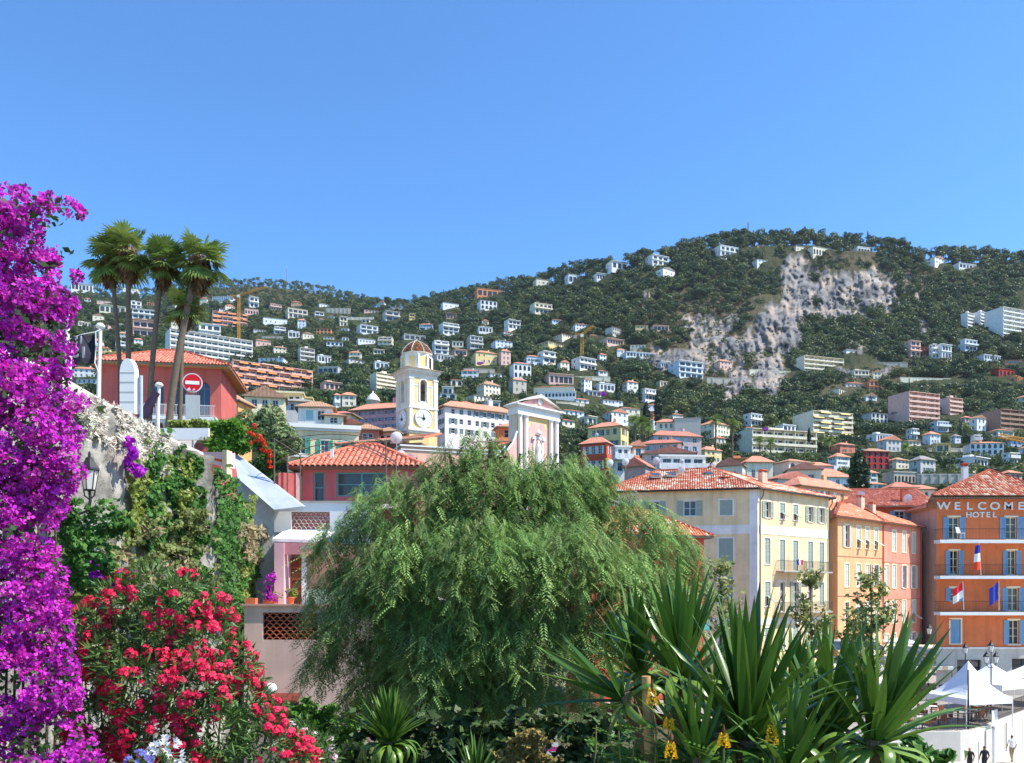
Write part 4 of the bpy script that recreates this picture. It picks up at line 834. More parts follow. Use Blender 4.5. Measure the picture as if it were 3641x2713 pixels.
# date palms
def palm(x, yb, yt, Y, label, fan=False, seed=1, rad=2.4, r0=.28, lean=0, group=None, nf=34, skirt=False, cat='palm tree', name=None):
    base = P(x, yb, Y); h = (yb-yt)*Y/F; t = thing(name or ('fan_palm' if fan else 'date_palm'), label, cat, base, 0, group)
    tp = Vector((lean, 0, h)); b = MB(); pts = [(lean*(q**1.4), 0, h*q) for q in np.linspace(-.12 if not fan else -.02, 1, 12)]
    pts = [(p[0] if isinstance(p[0], float) else 0, 0, p[2]) for p in [(0.0, 0, h*q) if q < 0 else (lean*(q**1.4), 0, h*q) for q in np.linspace(-.1, 1, 12)]]
    b.tube(pts, r0, n=8, r2=r0*.72); b.build('trunk', mat('palm_trunk', (112, 98, 82), .95, .3, 6, .9, 14), t)
    v, f, k = palm_meshes(seed, fan, nf, rad); obj('crown', np_mesh('crown', v, f, LEAF_PALM, k), t, tp)
    if skirt:
        r = np.random.default_rng(seed+5); n = 420; a = r.uniform(0, 6.28, n); zz = r.uniform(-2.1, -.1, n)*rad/2.3; rr = (.32+.35*np.sin(np.clip((zz/(rad/2.3)+2.1)/2.1, 0, 1)*math.pi*.8))*r.uniform(.7, 1.15, n)*rad/2.3
        pp = np.stack([rr*np.cos(a), rr*np.sin(a), zz], 1); nr_ = np.stack([np.cos(a), np.sin(a), np.full(n, .2)], 1)
        v, f = leaf_quads(pp, nr_, .22*rad/2.3, 4.0, .25, r, droop=3.0); obj('dead_leaf_skirt', np_mesh('dead_leaf_skirt', v, f, leafm('dead_palm_leaf', (112, 84, 54), (128, 98, 62), .1), tones(n, 4, .5, 1.35, r)), t, tp)
    return t
for x, yb, yt, Y, lb in ((2258,1582,1487,235,'leftmost of the three date palms behind the orange house'),(2283,1590,1496,232,'middle one of the three date palms behind the orange house'),(2306,1592,1512,230,'lower right one of the three date palms behind the orange house'),
    (2604,1618,1506,240,'tall date palm standing alone before the stepped apartments'),(2545,1590,1490,235,'thick-trunked palm behind the stone tower block'),(2702,1606,1565,300,'left palm of the pair before the stepped apartments'),(2740,1606,1572,300,'right palm of the pair before the stepped apartments'),
    (2948,1600,1566,300,'palm in front of the salmon house'),(3222,1660,1588,330,'tall palm between grey and cream villas'),(3252,1690,1648,300,'short palm above the arched stone wall'),(1750,1512,1480,160,'bushy palm behind the long white convent wing'),(1635,1450,1418,300,'yellowish palm right of the church tower')):
    palm(x, yb, yt, Y, lb, seed=int(x), rad=2.6 if Y < 260 else 3.0)
# purple bougainvillea cushions between the houses
BOUG = leafm('bougainvillea_bract', (198, 34, 190), (176, 30, 196), trans=.35, rough=.6)
for x, y, w, h, Y, lb in ((2142,1405,16,9,390,'purple bougainvillea hedge left of the slim cypress'),(3480,1618,20,14,395,'left purple bougainvillea under the white turreted villa'),(3525,1618,18,14,395,'right purple bougainvillea under the white turreted villa'),(2720,1532,13,9,330,'round purple bougainvillea on the stepped apartments'),
    (3135,1706,20,9,280,'purple bougainvillea beside the arched wall'),(3375,1722,28,10,270,'broad purple bougainvillea below the grey retaining wall'),(1712,1296,16,6,560,'purple bush before the ochre villa'),(2978,1748,16,8,175,'purple bougainvillea under white shutters'),(3600,1522,26,6,480,'purple bougainvillea along the brown block')):
    k = Y/F; t = thing('bougainvillea_bush', lb, 'bush', P(x, y, Y)); bl = [(random.uniform(-1, 1)*w*k*.6, random.uniform(-.5, .5), random.uniform(.2, 1)*h*k, w*k*.5, h*k*.6) for _ in range(5)]
    p, nr = blob_points(bl, 500); v, f = leaf_quads(p, nr, max(.22, 2.2*k), 1.3, .6); obj('blossoms', np_mesh('blossoms', v, f, BOUG, tones(len(p), 4, .6, 1.3)), t)
# ---------------------------------------------------------------- real clay tiles for the nearer roofs
TILEM = colm('barrel_tile', .85, .25, .3, 40)
def tile_arrays(poly, pu=.24, pv=.36, pal=None, white=0.0, r=.115, seed=3):
    """half-round tiles laid in courses over a roof plane; poly[0]-poly[1] is the eave"""
    q = np.random.default_rng(seed); A = np.array(poly[0], float); B = np.array(poly[1], float); u = unit((B-A)[None])[0]
    n = np.zeros(3); pp = np.array([np.array(p, float) for p in poly])
    for i in range(len(pp)): n += np.cross(pp[i]-pp[0], pp[(i+1) % len(pp)]-pp[0])
    n = unit(n[None])[0]; n = n if n[2] > 0 else -n
    v = np.cross(n, u); v = v if v[2] > 0 else -v
    P2 = np.stack([(pp-A)@u, (pp-A)@v], 1); us = np.arange(P2[:, 0].min()+pu/2, P2[:, 0].max(), pu); vs = np.arange(-.06, P2[:, 1].max()-.1, pv)
    UU, VV = np.meshgrid(us, vs); c = np.stack([UU.ravel(), VV.ravel()], 1); ctr = c+np.array([0, pv/2]); ins = np.ones(len(c), bool)
    sgn = np.sign(sum(P2[i, 0]*P2[(i+1) % len(P2), 1]-P2[(i+1) % len(P2), 0]*P2[i, 1] for i in range(len(P2))))
    for i in range(len(P2)):
        a, b = P2[i], P2[(i+1) % len(P2)]; e = b-a; ins &= sgn*(e[0]*(ctr[:, 1]-a[1])-e[1]*(ctr[:, 0]-a[0])) > -.03*np.linalg.norm(e)
    c = c[ins]; m = len(c); th = np.linspace(0, math.pi, 5)
    lo = np.stack([-np.cos(th)*r, np.zeros(5), np.sin(th)*r*.8+.03], 1); hi = np.stack([-np.cos(th)*r*.86, np.full(5, pv+.07), np.sin(th)*r*.66+.0], 1)
    T = np.concatenate([lo, hi, lo*np.array([.86, 1, .7])+np.array([0, .0, -.0])]); fq = [(i, i+1, 6+i, 5+i) for i in range(4)]+[(10+i, 11+i, 1+i, i) for i in range(4)]
    jit = q.normal(0, .006, (m, 1, 3)); L = T[None]+np.concatenate([c[:, None, :], np.zeros((m, 1, 1))], 2)+jit
    W = A+L[..., 0:1]*u+L[..., 1:2]*v+L[..., 2:3]*n; Fq = (np.array(fq)[None]+np.arange(m)[:, None, None]*15).reshape(-1, 4)
    pal = pal or [(216, 128, 100), (222, 142, 114), (202, 112, 86), (228, 156, 128)]; pc = np.array([lin(k) for k in pal]); k = pc[q.integers(0, len(pc), m)]*q.uniform(.8, 1.2, (m, 1))
    if white:
        nz = fbm(c[:, 0]*.9, c[:, 1]*2.2, 4, 2); msk = (q.uniform(size=m) < white*2.6*(nz > .43)); k[msk] = np.array(lin((238, 214, 186)))*q.uniform(.8, 1.1, (msk.sum(), 1))
    return W.reshape(-1, 3), Fq, np.repeat(k, 15, 0)
def tiled(root, polys, pal=None, white=0, soffit=None, under=(150, 84, 62), name='roof', pu=.24, pv=.36, th=.16):
    """roof deck with its tiles on top; the first edge of each polygon is its eave"""
    b = MB()
    for f in polys: b.poly(f, 0); b.quad(f[0], f[1], Vector(f[1])-Z*th, Vector(f[0])-Z*th, 1)
    ro = b.build(name, [mat('roof_deck_%d' % under[0], under, .95), mat('eave_wood', (150, 128, 104), .9)], root)
    v, f, k = join([tile_arrays(pl, pu, pv, pal, white, seed=i+3) for i, pl in enumerate(polys) if len(pl) >= 3])
    t = obj('roof_tiles', np_mesh('roof_tiles', v, f, TILEM, k), ro); t['kind'] = 'stuff'
    rb = MB()
    for pl in polys:                                   # ridge and hip tiles
        for i in range(1, len(pl)): rb.tube([Vector(pl[i])+Z*.06, Vector(pl[(i+1) % len(pl)])+Z*.06], .13, n=6)
    rb.build('ridge_tiles', mat('ridge_clay', (212, 118, 90), .9, .2, 6), ro)
    return ro
def soffit(root, pts, z, m=None): MB().poly([(x, y, z) for x, y in pts]).build('eave', m or mat('eave_wood', (150, 128, 104), .9), root)
def offset(foot, o):
    n = len(foot); out = []
    for i in range(n):
        a, b, c = Vector(foot[i-1]), Vector(foot[i]), Vector(foot[(i+1) % n]); d1 = (b-a).normalized(); d2 = (c-b).normalized(); n1 = Vector((d1.y, -d1.x)); n2 = Vector((d2.y, -d2.x))
        bis = (n1+n2).normalized(); out.append(tuple(b+bis*(o/max(.3, bis.dot(n1)))))
    return out
def rail_mesh(w, h, m, gap=.11, r=.009, key=''):
    def f():
        b = MB(); b.box(0, w, -.02, .02, h-.04, h); b.box(0, w, -.012, .012, .06, .09)
        for i in range(int(w/gap)+1): b.box(i*gap-r, i*gap+r, -r, r, .09, h-.04)
        return b.mesh('railing', m, False)
    return cached(('rl', round(w, 2), h, m.name, gap), f)

ROOFPAL = [(216, 128, 100), (222, 142, 114), (202, 112, 86), (228, 156, 128)]
# ---------------------------------------------------------------- big cream corner building
cr_ = thing('cream_corner_building', 'cream corner apartment house with a speckled tile roof and grey-green shutters', 'apartments', (24.7, 85, 4.1))
cf = [(0, 0), (10.5, 8.8), (5.0, 15.5), (-11, 13), (-15.0, 3.3)]
ez = 18.9                                              # eave above the terrace
GSH = mat('shutter_grey_green', (166, 178, 160), .7, .1); CRW = wallm((246, 216, 168)); TRW = wallm((244, 238, 226))
lw = math.dist(cf[4], cf[0]); rw = math.dist(cf[0], cf[1]); wf = []
for u, k in ((1.0, 'o'), (4.4, 'o'), (8.1, 'o'), (11.7, 'c')): wf.append((u, 16.25, 1.25, 1.55, k))
for u in (.9, 4.3, 8.0, 11.6): wf.append((u, 11.3, 1.4, 2.6, 'c')); wf.append((u, 7.1, 1.4, 2.9, 'c')); wf.append((u, 2.8, 1.4, 2.6, 'c'))
ur = (1.35, 4.05, 6.55, 9.45, 11.75)
wr = [(u, 16.05, .95, 1.65, k) for u, k in zip(ur, 'offoo')]+[(u, 11.3 if u in (ur[0],) else 10.7, .95, 2.65 if u == ur[0] else 3.2, 'c') for u in ur]+[(u, 7.0 if i in (0, 4) else 6.4, .95, 2.5 if i in (0, 4) else 3.1, k) for i, (u, k) in enumerate(zip(ur, 'fgogc'))]+[(u, 2.4, 1.0, 2.4, 'c') for u in ur]
walls(cr_, cf, 0, ez, {4: wf, 0: wr}, CRW, sm=GSH, sur=TRW, depth=.22, base=3)
def strip(root, p, q, z0, z1, d, m, name):            # raised band along a wall from p to q
    p = Vector((*p, 0)); q = Vector((*q, 0)); u = (q-p).normalized(); n = u.cross(Z); b = MB()
    b.prism([p+Z*z0, q+Z*z0, q+Z*z1, p+Z*z1], n*d); return b.build(name, m, root, fix=True)
for a, b_ in ((4, 0), (0, 1)):
    strip(cr_, cf[a], cf[b_], 14.35, 15.25, .035, TRW, 'string_course'); strip(cr_, cf[a], cf[b_], 5.1, 5.75, .035, TRW, 'string_course')
u0 = (Vector(cf[0])-Vector(cf[4])).normalized(); u1 = (Vector(cf[1])-Vector(cf[0])).normalized()
strip(cr_, Vector(cf[0])-u0*.75, cf[0], 0, ez, .045, TRW, 'quoin'); strip(cr_, cf[0], Vector(cf[0])+u1*.28, 0, ez, .045, TRW, 'quoin')
A1, A2 = Vector((-8.6, 8, ez+2.9)), Vector((-2.9, 7.2, ez+3.0)); cv = [Vector((*q, ez)) for q in offset(cf, .55)]
tiled(cr_, [[cv[4], cv[0], A2, A1], [cv[0], cv[1], A2], [cv[1], cv[2], A2], [cv[2], cv[3], A1, A2], [cv[3], cv[4], A1]], ROOFPAL, white=.32)
soffit(cr_, offset(cf, .55), ez-.05); MB().tube([cv[4]-Z*.08, cv[0]-Z*.08, cv[1]-Z*.08], .07, n=6).build('gutter', DARKM, cr_)
n1 = u1.to_3d().cross(Z)
for q in (Vector((*cf[0], 0))+u1.to_3d()*.35+n1*.12, Vector((*cf[1], 0))-u1.to_3d()*.1+n1*.12): MB().tube([q+Z*.2, q+Z*(ez-1.2), q+Z*(ez-.7)+n1*.35, q+Z*(ez-.15)+n1*.4], .06, n=6).build('downpipe', mat('downpipe_grey', (96, 96, 92), .6), cr_)
BRAIL = mat('balcony_iron', (92, 98, 88), .6)
def balcony(root, o, u, a0, w, z, d, rm, slab=.16, h=1.05, sm=None):
    n = u.cross(Z); o = Vector((*o, 0)); rz = math.atan2(u.y, u.x); bo = thing_part = bpy.data.objects.new('balcony', None)
    b = MB(); b.prism([o+u*a0+Z*z, o+u*(a0+w)+Z*z, o+u*(a0+w)+n*d+Z*z, o+u*a0+n*d+Z*z], Z*slab); s = b.build('balcony', sm or CONC, root, fix=True)
    obj('railing', rail_mesh(w, h, rm, .13), s, o+u*a0+n*(d-.04)+Z*(z+slab), rz); obj('railing', rail_mesh(d, h, rm, .13), s, o+u*(a0+.03)+Z*(z+slab), rz-math.pi/2); obj('railing', rail_mesh(d, h, rm, .13), s, o+u*(a0+w-.03)+Z*(z+slab), rz-math.pi/2)
    return s
U1 = u1.to_3d()
bals = [balcony(cr_, cf[0], U1, a, w, z, .95, BRAIL) for a, w, z in ((3.4, 4.3, 10.5), (8.9, 4.0, 10.5), (3.4, 4.3, 6.2), (8.9, 4.0, 6.2))]
bn = MB()
for i, c_ in enumerate(((.2, 0), (.6, .05), (1.0, -.03))):
    b = MB(); o = Vector((*cf[0], 0))+U1*(5.4+c_[0])+n1*(1.02)+Z*(11.35+c_[1]); b.quad(o, o+U1*.4-Z*.1, o+U1*.36+Z*.5, o-U1*.05+Z*.45); b.quad(o, o+U1*.36+Z*.5, o+U1*.3+Z*.55+n1*.12, o+n1*.12); t = b.build('bunting', mat('bunting_%d' % i, ((40, 50, 150), (240, 240, 240), (224, 44, 58))[i], .8), bals[0])
# small things on the cream roof
def dish(loc, r, az, el, label, pole=.9, name='satellite_dish'):
    t = thing(name, label, 'satellite dish', loc); d = MB(); n = 18; q = Matrix.Rotation(math.radians(az), 3, 'Z') @ Matrix.Rotation(math.radians(90-el), 3, 'X')
    vs = []; fs = []
    for i in range(5):
        rr = r*i/4
        for j in range(n): a = 2*math.pi*j/n; vs.append(q @ Vector((rr*math.cos(a), rr*math.sin(a), .22*r*(rr/r)**2))+Vector((0, 0, pole)))
    fs = [(i*n+j, i*n+(j+1) % n, (i+1)*n+(j+1) % n, (i+1)*n+j) for i in range(4) for j in range(n)]
    d.add(vs, fs, 0, True); d.add([v+(q @ Vector((0, 0, -.02))) for v in vs], [f[::-1] for f in fs], 0, True); d.build('reflector', mat('dish_white', (232, 232, 230), .5, .05), t)
    c0 = Vector((0, 0, pole)); MB().bar((0, 0, -.4), c0, .03).build('mast', CONC, t); fh = q @ Vector((0, 0, r*.8))+c0
    b = MB(); b.bar(q @ Vector((0, -r*.9, .15))+c0, fh, .015); b.bar(fh-(q @ Vector((0, 0, .0))), fh+(q @ Vector((0, 0, .12))), .05); b.build('feed_arm', DARKM, t); return t
def chimney(loc, w, d, h, rz, label, m=None):
    t = thing('chimney', label, 'chimney', loc, rz); MB().box(-w/2, w/2, -d/2, d/2, -.6, h).build('stack', m or wallm((226, 196, 168)), t)
    b = MB(); b.box(-w/2-.06, w/2+.06, -d/2-.06, d/2+.06, h+.25, h+.33)
    for sx in (-1, 1):
        for sy in (-1, 1): b.box(sx*(w/2-.08)-.06, sx*(w/2-.08)+.06, sy*(d/2-.08)-.06, sy*(d/2-.08)+.06, h, h+.25)
    b.build('cap', mat('chimney_brick', (206, 110, 80), .9), t); return t
chimney(P(2580, 1725, 88.3), 1.05, .7, .55, .6, 'squat vented chimney on the speckled roof'); chimney(P(2712, 1718, 90), .8, .6, 1.1, .6, 'tiled chimney where the speckled roof turns')
dish(P(2424, 1700, 90.5), .42, 190, 25, 'white dish in front of a small box on the speckled roof'); dish(P(2334, 1680, 96), .46, 195, 25, 'larger white dish behind the speckled roof ridge', 1.3); dish(P(2538, 1668, 93), .38, 205, 30, 'dish at the peak of the speckled roof', .4)
b = MB(); b.box(-.5, .5, -.4, .4, -.5, .75); o = thing('roof_box', 'small plastered box behind the dish on the speckled roof', 'box', P(2415, 1702, 91.3), .2); b.build('body', wallm((214, 190, 160)), o); MB().box(-.56, .56, -.46, .46, .75, .82).build('lid', CONC, o)
for i, (x, y) in enumerate(((2520, 1692), (2385, 1693), (2330, 1697))):
    o = thing('roof_window', ('small dark skylight near the speckled roof peak', 'propped glass skylight on the speckled roof', 'dark skylight at the left end of the speckled roof')[i], 'skylight', P(x, y, 90.2), .2); MB().box(-.6, .6, -.4, .4, -.1, .12).build('frame', CONC, o); b = MB(); b.quad((-.5, -.45, .16), (.5, -.45, .16), (.5, .35, .5), (-.5, .35, .5)); b.build('pane', GLASS, o)
o = thing('tv_aerial', 'pale television aerial in front of the cream house', 'aerial', P(2262, 1800, 70)); b = MB(); b.bar((0, 0, -3), (0, 0, 1.6), .03); b.build('mast', CONC, o); b = MB(); b.bar((-.5, 0, 1.0), (1.0, 0, 1.05), .02)
for i in range(7): b.bar((-.4+i*.2, -.25, 1.02), (-.4+i*.2, .25, 1.02), .012); b.bar((-.35, 0, .5+i*.12), (.15, 0, .62+i*.1), .01)
b.build('antenna', mat('aluminium', (190, 190, 190), .4, metal=.8), o)

# ---------------------------------------------------------------- lower house with an orange roof in front of the cream one
lo_ = thing('low_red_house', 'low red house with an orange tiled roof before the cream building', 'house', (10.8, 66, 1.5), math.radians(14))
walls(lo_, [(-5, 0), (4.6, 0), (4.6, 6), (-5, 6)], 0, 15.5, {0: [(7.4, 9.2, 1.1, 1.8, 'o'), (4.4, 9.2, 1.1, 1.8, 'c'), (7.4, 5.4, 1.1, 2.1, 'o')], 1: [(1.2, 9.2, 1, 1.7, 'g')]}, wallm((216, 96, 74)), sm=mat('shutter_teal', (70, 142, 132), .7), sur=TRW, base=2)
e1 = [Vector(q) for q in ((-5.6, -.6, 15.5), (5.2, -.6, 15.5), (5.2, 6.6, 15.5), (-5.6, 6.6, 15.5))]; ra, rb_ = Vector((-2, 3, 17.9)), Vector((0.5, 3, 17.9))
tiled(lo_, [[e1[0], e1[1], rb_, ra], [e1[1], e1[2], rb_], [e1[2], e1[3], ra, rb_], [e1[3], e1[0], ra]], [(222, 140, 100), (212, 126, 88), (230, 158, 118)], 0.1); soffit(lo_, [(-5.6, -.6), (5.2, -.6), (5.2, 6.6), (-5.6, 6.6)], 15.4)
b = MB(); b.prism([(2.6, -.1, 8.7), (4.7, -.1, 8.7), (4.7, -1.3, 8.1), (2.6, -1.3, 8.1)], (0, 0, .06)); b.build('awning', mat('awning_teal', (60, 130, 124), .8, .1), lo_)

# ---------------------------------------------------------------- orange and pink town houses
so = [(33.2, 86.0), (41.0, 93.35), (39.0, 101), (34.6, 93.0)]; o0 = Vector((33.2, 86, 4.1))
OW = wallm((240, 178, 128)); PW = wallm((236, 150, 124)); SHG = mat('shutter_pale_grey', (206, 208, 198), .7, .08); LM = mat('surround_lemon', (246, 228, 176), .8, .05)
to = thing('orange_town_house', 'orange-cream town house with tilted shutters beside the cream corner building', 'house', o0); to.location = tuple(v*1.16 for v in (to.location.x, to.location.y))+(ZC+(4.1-ZC)*1.16,); to.scale = (1.16,)*3
fo = [(x-33.2, y-86) for x, y in so]; eo = 16.15; wo = []
uo = (1.6, 4.3, 6.4, 8.6)
for u, k in zip(uo, 'offf'): wo.append((u, 13.1, .95, 2.3, k))
for u, k in zip(uo, 'ccco'): wo.append((u, 9.0, .95, 2.4, k))
for u, k in zip(uo, 'gccc'): wo.append((u, 5.0, .95, 2.4, k))
for u in uo: wo.append((u, 1.2, 1.1, 2.5, 'c'))
walls(to, fo, 0, eo, {0: wo}, OW, sm=SHG, sur=LM, base=2)
po = [(41.0, 93.35), (48.7, 100.6), (44, 107), (39.0, 101)]; tp_ = thing('pink_town_house', 'salmon pink town house with tall shuttered windows left of the dark alley', 'house', (41.0, 93.35, 4.1)); tp_.location = tuple(v*1.16 for v in (tp_.location.x, tp_.location.y))+(ZC+(4.1-ZC)*1.16,); tp_.scale = (1.16,)*3
fp = [(x-41, y-93.35) for x, y in po]; wp = []
up = (.6, 2.6, 5.4, 8.1)
for u in up[1:]: wp.append((u, 13.0, .95, 2.4, 'c'))
for u, k in zip(up, 'ccoo'): wp.append((u, 8.9, .95, 2.6, k))
for u, k in zip(up, 'cccf'): wp.append((u, 4.9, .95, 2.6, k))
for u, k in zip(up, 'ccco'): wp.append((u, 1.2, 1.0, 2.5, k))
walls(tp_, fp, 0, eo, {0: wp}, PW, sm=SHG, sur=LM, base=2)
def town_roof(root, f, z, apex, pal=ROOFPAL, over=.5, white=.03):
    cv = [Vector((*q, z)) for q in offset(f, over)]; n = len(cv)
    if len(apex) == 1: pl = [[cv[i], cv[(i+1) % n], apex[0]] for i in range(n)]
    else: pl = [[cv[0], cv[1], apex[1], apex[0]], [cv[1], cv[2], apex[1]], [cv[2], cv[3], apex[0], apex[1]], [cv[3], cv[0], apex[0]]]
    tiled(root, pl, pal, white); soffit(root, offset(f, over), z-.06); MB().tube([cv[0]-Z*.08, cv[1]-Z*.08], .07, n=5).build('gutter', mat('gutter_brown', (120, 84, 66), .6), root)
town_roof(to, fo, eo, [Vector((3.2, 7.6, eo+2.1)), Vector((5.6, 10.6, eo+2.2))], [(226, 136, 102), (216, 122, 90), (232, 150, 116)]); town_roof(tp_, fp, eo, [Vector((-.6, 3.6, eo+2.0)), Vector((3.4, 9.6, eo+1.6))], [(226, 136, 102), (216, 122, 90), (232, 150, 116)])
u2 = Vector((fp[1][0], fp[1][1], 0)).normalized(); n2_ = u2.cross(Z); q = Vector((*fp[1], 0))-u2*.1+n2_*.1; MB().tube([q, q+Z*(eo-.4)], .06, n=6).build('downpipe', mat('downpipe_clay', (206, 104, 84), .7), tp_)
q = n2_*.1; MB().tube([q, q+Z*(eo-.4), q+Z*eo+n2_*.4], .06, n=6).build('downpipe', mat('downpipe_clay', (206, 104, 84), .7), tp_)
for zz in (12.1, 8.0): strip(to, fo[0], fo[1], zz, zz+.07, .03, mat('conduit', (176, 110, 90), .8), 'cable'); strip(tp_, fp[0], fp[1], zz-.4, zz-.34, .03, mat('conduit', (176, 110, 90), .8), 'cable')
chimney(P(3060, 1805, 112), .9, .7, 1.3, .7, 'orange brick chimney between the town house roofs'); chimney(P(3100, 1818, 114), .8, .7, .9, .7, 'second stubby chimney on the pink house roof')
dish(P(3062, 1772, 122), .55, 160, 25, 'white dish behind the orange brick chimney', .5)

# ---------------------------------------------------------------- dark orange house at the end of the alley
da = thing('dark_orange_house', 'dark orange house with blue shutters behind the alley', 'house', (41.5, 106, 4.1)); da.location = tuple(v*1.16 for v in (da.location.x, da.location.y))+(ZC+(4.1-ZC)*1.16,); da.scale = (1.16,)*3
BSH = mat('shutter_blue', (128, 160, 184), .7, .08); dw = [(u, z, 1.25, 1.7, 'o') for u in (2.2, 6.6, 9.2) for z in (16.9, 12.2, 8.2, 4.2)]
walls(da, [(0, 0), (11.6, 0), (11.6, 9), (0, 9)], 0, 19.2, {0: dw}, wallm((196, 96, 62)), sm=BSH, sur=TRW, base=2)
dr_ = [Vector(q) for q in ((-.4, -.6, 19.2), (11.9, -.6, 19.2), (11.9, 6, 22.0), (-.4, 6, 22.0))]
tiled(da, [dr_, [Vector((11.9, 12, 19.4)), Vector((-.4, 12, 19.4)), dr_[3], dr_[2]]], [(212, 128, 104), (202, 114, 90), (220, 140, 114)], .03, pu=.3)
b = MB(); b.poly([(0, 0, 19.2), (0, 9, 19.2), (0, 5.5, 21.7)]); b.poly([(11.6, 0, 19.2), (11.6, 9, 19.2), (11.6, 5.5, 21.7)]); b.build('gable', wallm((196, 96, 62)), da)
dish(P(3228, 1785, 121), .6, 170, 20, 'white dish on the red roof left of the hotel', .5); chimney(P(3215, 1775, 124), .9, .7, 1.2, 0, 'dark brick chimney on the red roof left of the hotel', mat('chimney_brick', (206, 110, 80), .9))
ag = thing('grey_alley_house', 'narrow grey house squeezed between the alley and the hotel', 'house', (49.6, 98, 4.1)); ag.location = tuple(v*1.16 for v in (ag.location.x, ag.location.y))+(ZC+(4.1-ZC)*1.16,); ag.scale = (1.16,)*3; walls(ag, [(0, 0), (4.4, 0), (4.4, 7), (0, 7)], 0, 18.4, {0: [(.7, 12.0, .9, 1.6, 'g'), (.7, 7.6, .9, 1.6, 'g')]}, wallm((178, 160, 148)), base=2)
town_roof(ag, [(0, 0), (4.4, 0), (4.4, 7), (0, 7)], 18.4, [Vector((2, 3, 19.6)), Vector((2.4, 4, 19.6))])
for z in (9.9, 6.2): balcony(ag, (0, 0), Vector((1, 0, 0)), .2, 3.6, z, .8, DARKM)

# ---------------------------------------------------------------- the hotel
ht = thing('orange_hotel', 'orange hotel with blue shutters, white balconies and large wall lettering', 'hotel', (38.75*.9, 77*.9, ZC+(4.1-ZC)*.9)); ht.scale = (.9, .9, .9)
HW = wallm((226, 122, 72)); SHB = mat('shutter_hotel_blue', (126, 162, 190), .6, .08); CRF = mat('frame_cream', (240, 222, 186), .7, .05); hw_, hd = 10.2, 8.0; sk_ = .52*8; hz = 17.2
slabs = (12.92, 9.68, 6.4); hwn = [(1.1, 13.3, .98, 2.0, 'o'), (6.3, 13.3, 1.05, 2.0, 'o'), (1.22, 10.05, .8, 2.2, 'o'), (6.46, 10.05, .8, 2.2, 'o'), (1.25, 7.65, .8, 1.2, 'o'), (6.5, 6.75, 1.0, 2.1, 'o'), (1.27, 3.77, .93, 2.2, 'c'), (6.6, 3.7, .95, 2.2, 'o')]
walls(ht, [(0, 0), (hw_, 0), (hw_+sk_, hd), (sk_, hd)], 3.3, hz-3.3, {0: [(a, b-3.3, c, d, e) for a, b, c, d, e in hwn], 3: [(3, 10.3, .9, 1.5, 'g'), (3, 6.8, .9, 1.5, 'g')]}, HW, sm=SHB, fm=CRF, sur=CRF, depth=.24)
GFW = wallm((206, 196, 180)); walls(ht, [(-.06, -.06), (hw_+.06, -.06), (hw_+.06+sk_, hd), (-.06+sk_, hd)], 0, 3.3, {0: [(1.9, .2, 2.2, 2.1, 'g'), (6.9, .4, 2.1, 2.0, 'g')]}, GFW, fm=DARKM, depth=.3, base=2, name='ground_floor_wall')
MB().box(-.14, hw_+.14, -.16, .3, 3.3, 3.44).build('cornice', TRW, ht)
for i, z in enumerate(slabs):
    s = MB().box(-.25, hw_+.25, -1.15, 0, z-.02, z+.26).build('balcony', WHITE, ht); obj('railing', rail_mesh(hw_+.4, 1.0, DARKM, .13, .006), s, (-.2, -1.1, z+.26)); obj('railing', rail_mesh(1.1, 1.0, DARKM, .13, .006), s, (-.2, -1.1, z+.26), math.pi/2)
    for u in (1.2, 3.4, 5.6, 7.8, 9.6): MB().box(u-.16, u+.16, -.06, -.001, z-.5, z-.38).build('bracket', wallm((226, 132, 84)), ht)
MB().quad((0.05, -.004, 15.55), (hw_-.05, -.004, 15.55), (hw_-.05, -.004, 15.6), (0.05, -.004, 15.6)).build('plaster_joint', wallm((226, 140, 96)), ht)
LET = mat('letter_white', (226, 228, 222), .6, .04)
def letter(ch, x, z, h, w=1.0, root=None, m=None):
    me = LETTERS[ch]
    if not me.materials: me.materials.append(m or LET)
    return obj('letter', me, root, (x, -.052, z), rot=(math.pi/2, 0, 0), scale=(w*h, h, .8))
for ch, x in zip('WELCOME', (.61, 1.84, 2.95, 4.1, 5.28, 6.52, 7.65)): letter(ch, x, 16.0, .68, 1.2, ht)
for ch, x in zip('HOTEL', (2.9, 3.53, 4.12, 4.66, 5.25)): letter(ch, x, 15.29, .48, 1.1, ht)
hc = [Vector(q) for q in ((-.75, -.75, hz), (hw_+.75, -.75, hz), (hw_+.75+sk_, hd+.7, hz), (-.75+sk_, hd+.7, hz))]; ha, hb = Vector((hw_/2+1.9, 3.8, hz+2.9)), Vector((hw_/2+2.2, 4.4, hz+2.9))
tiled(ht, [[hc[0], hc[1], ha], [hc[1], hc[2], hb, ha], [hc[2], hc[3], hb], [hc[3], hc[0], ha, hb]], [(222, 140, 108), (206, 112, 82), (236, 190, 156), (196, 104, 76), (228, 160, 126)], .06, pu=.26); MB().prism([q-Z*.12 for q in hc], Z*.1).build('eave', mat('eave_wood', (150, 128, 104), .9), ht)
for i in range(44): MB().box(-.6+i*.26, -.5+i*.26, -.66, 0, hz-.26, hz-.121).build('rafter_end', mat('eave_wood', (150, 128, 104), .9), ht)
chimney(P(3430, 1735, 76), .45, .45, 1.9, 0, 'slim white chimney beside the hotel roof', WHITE)
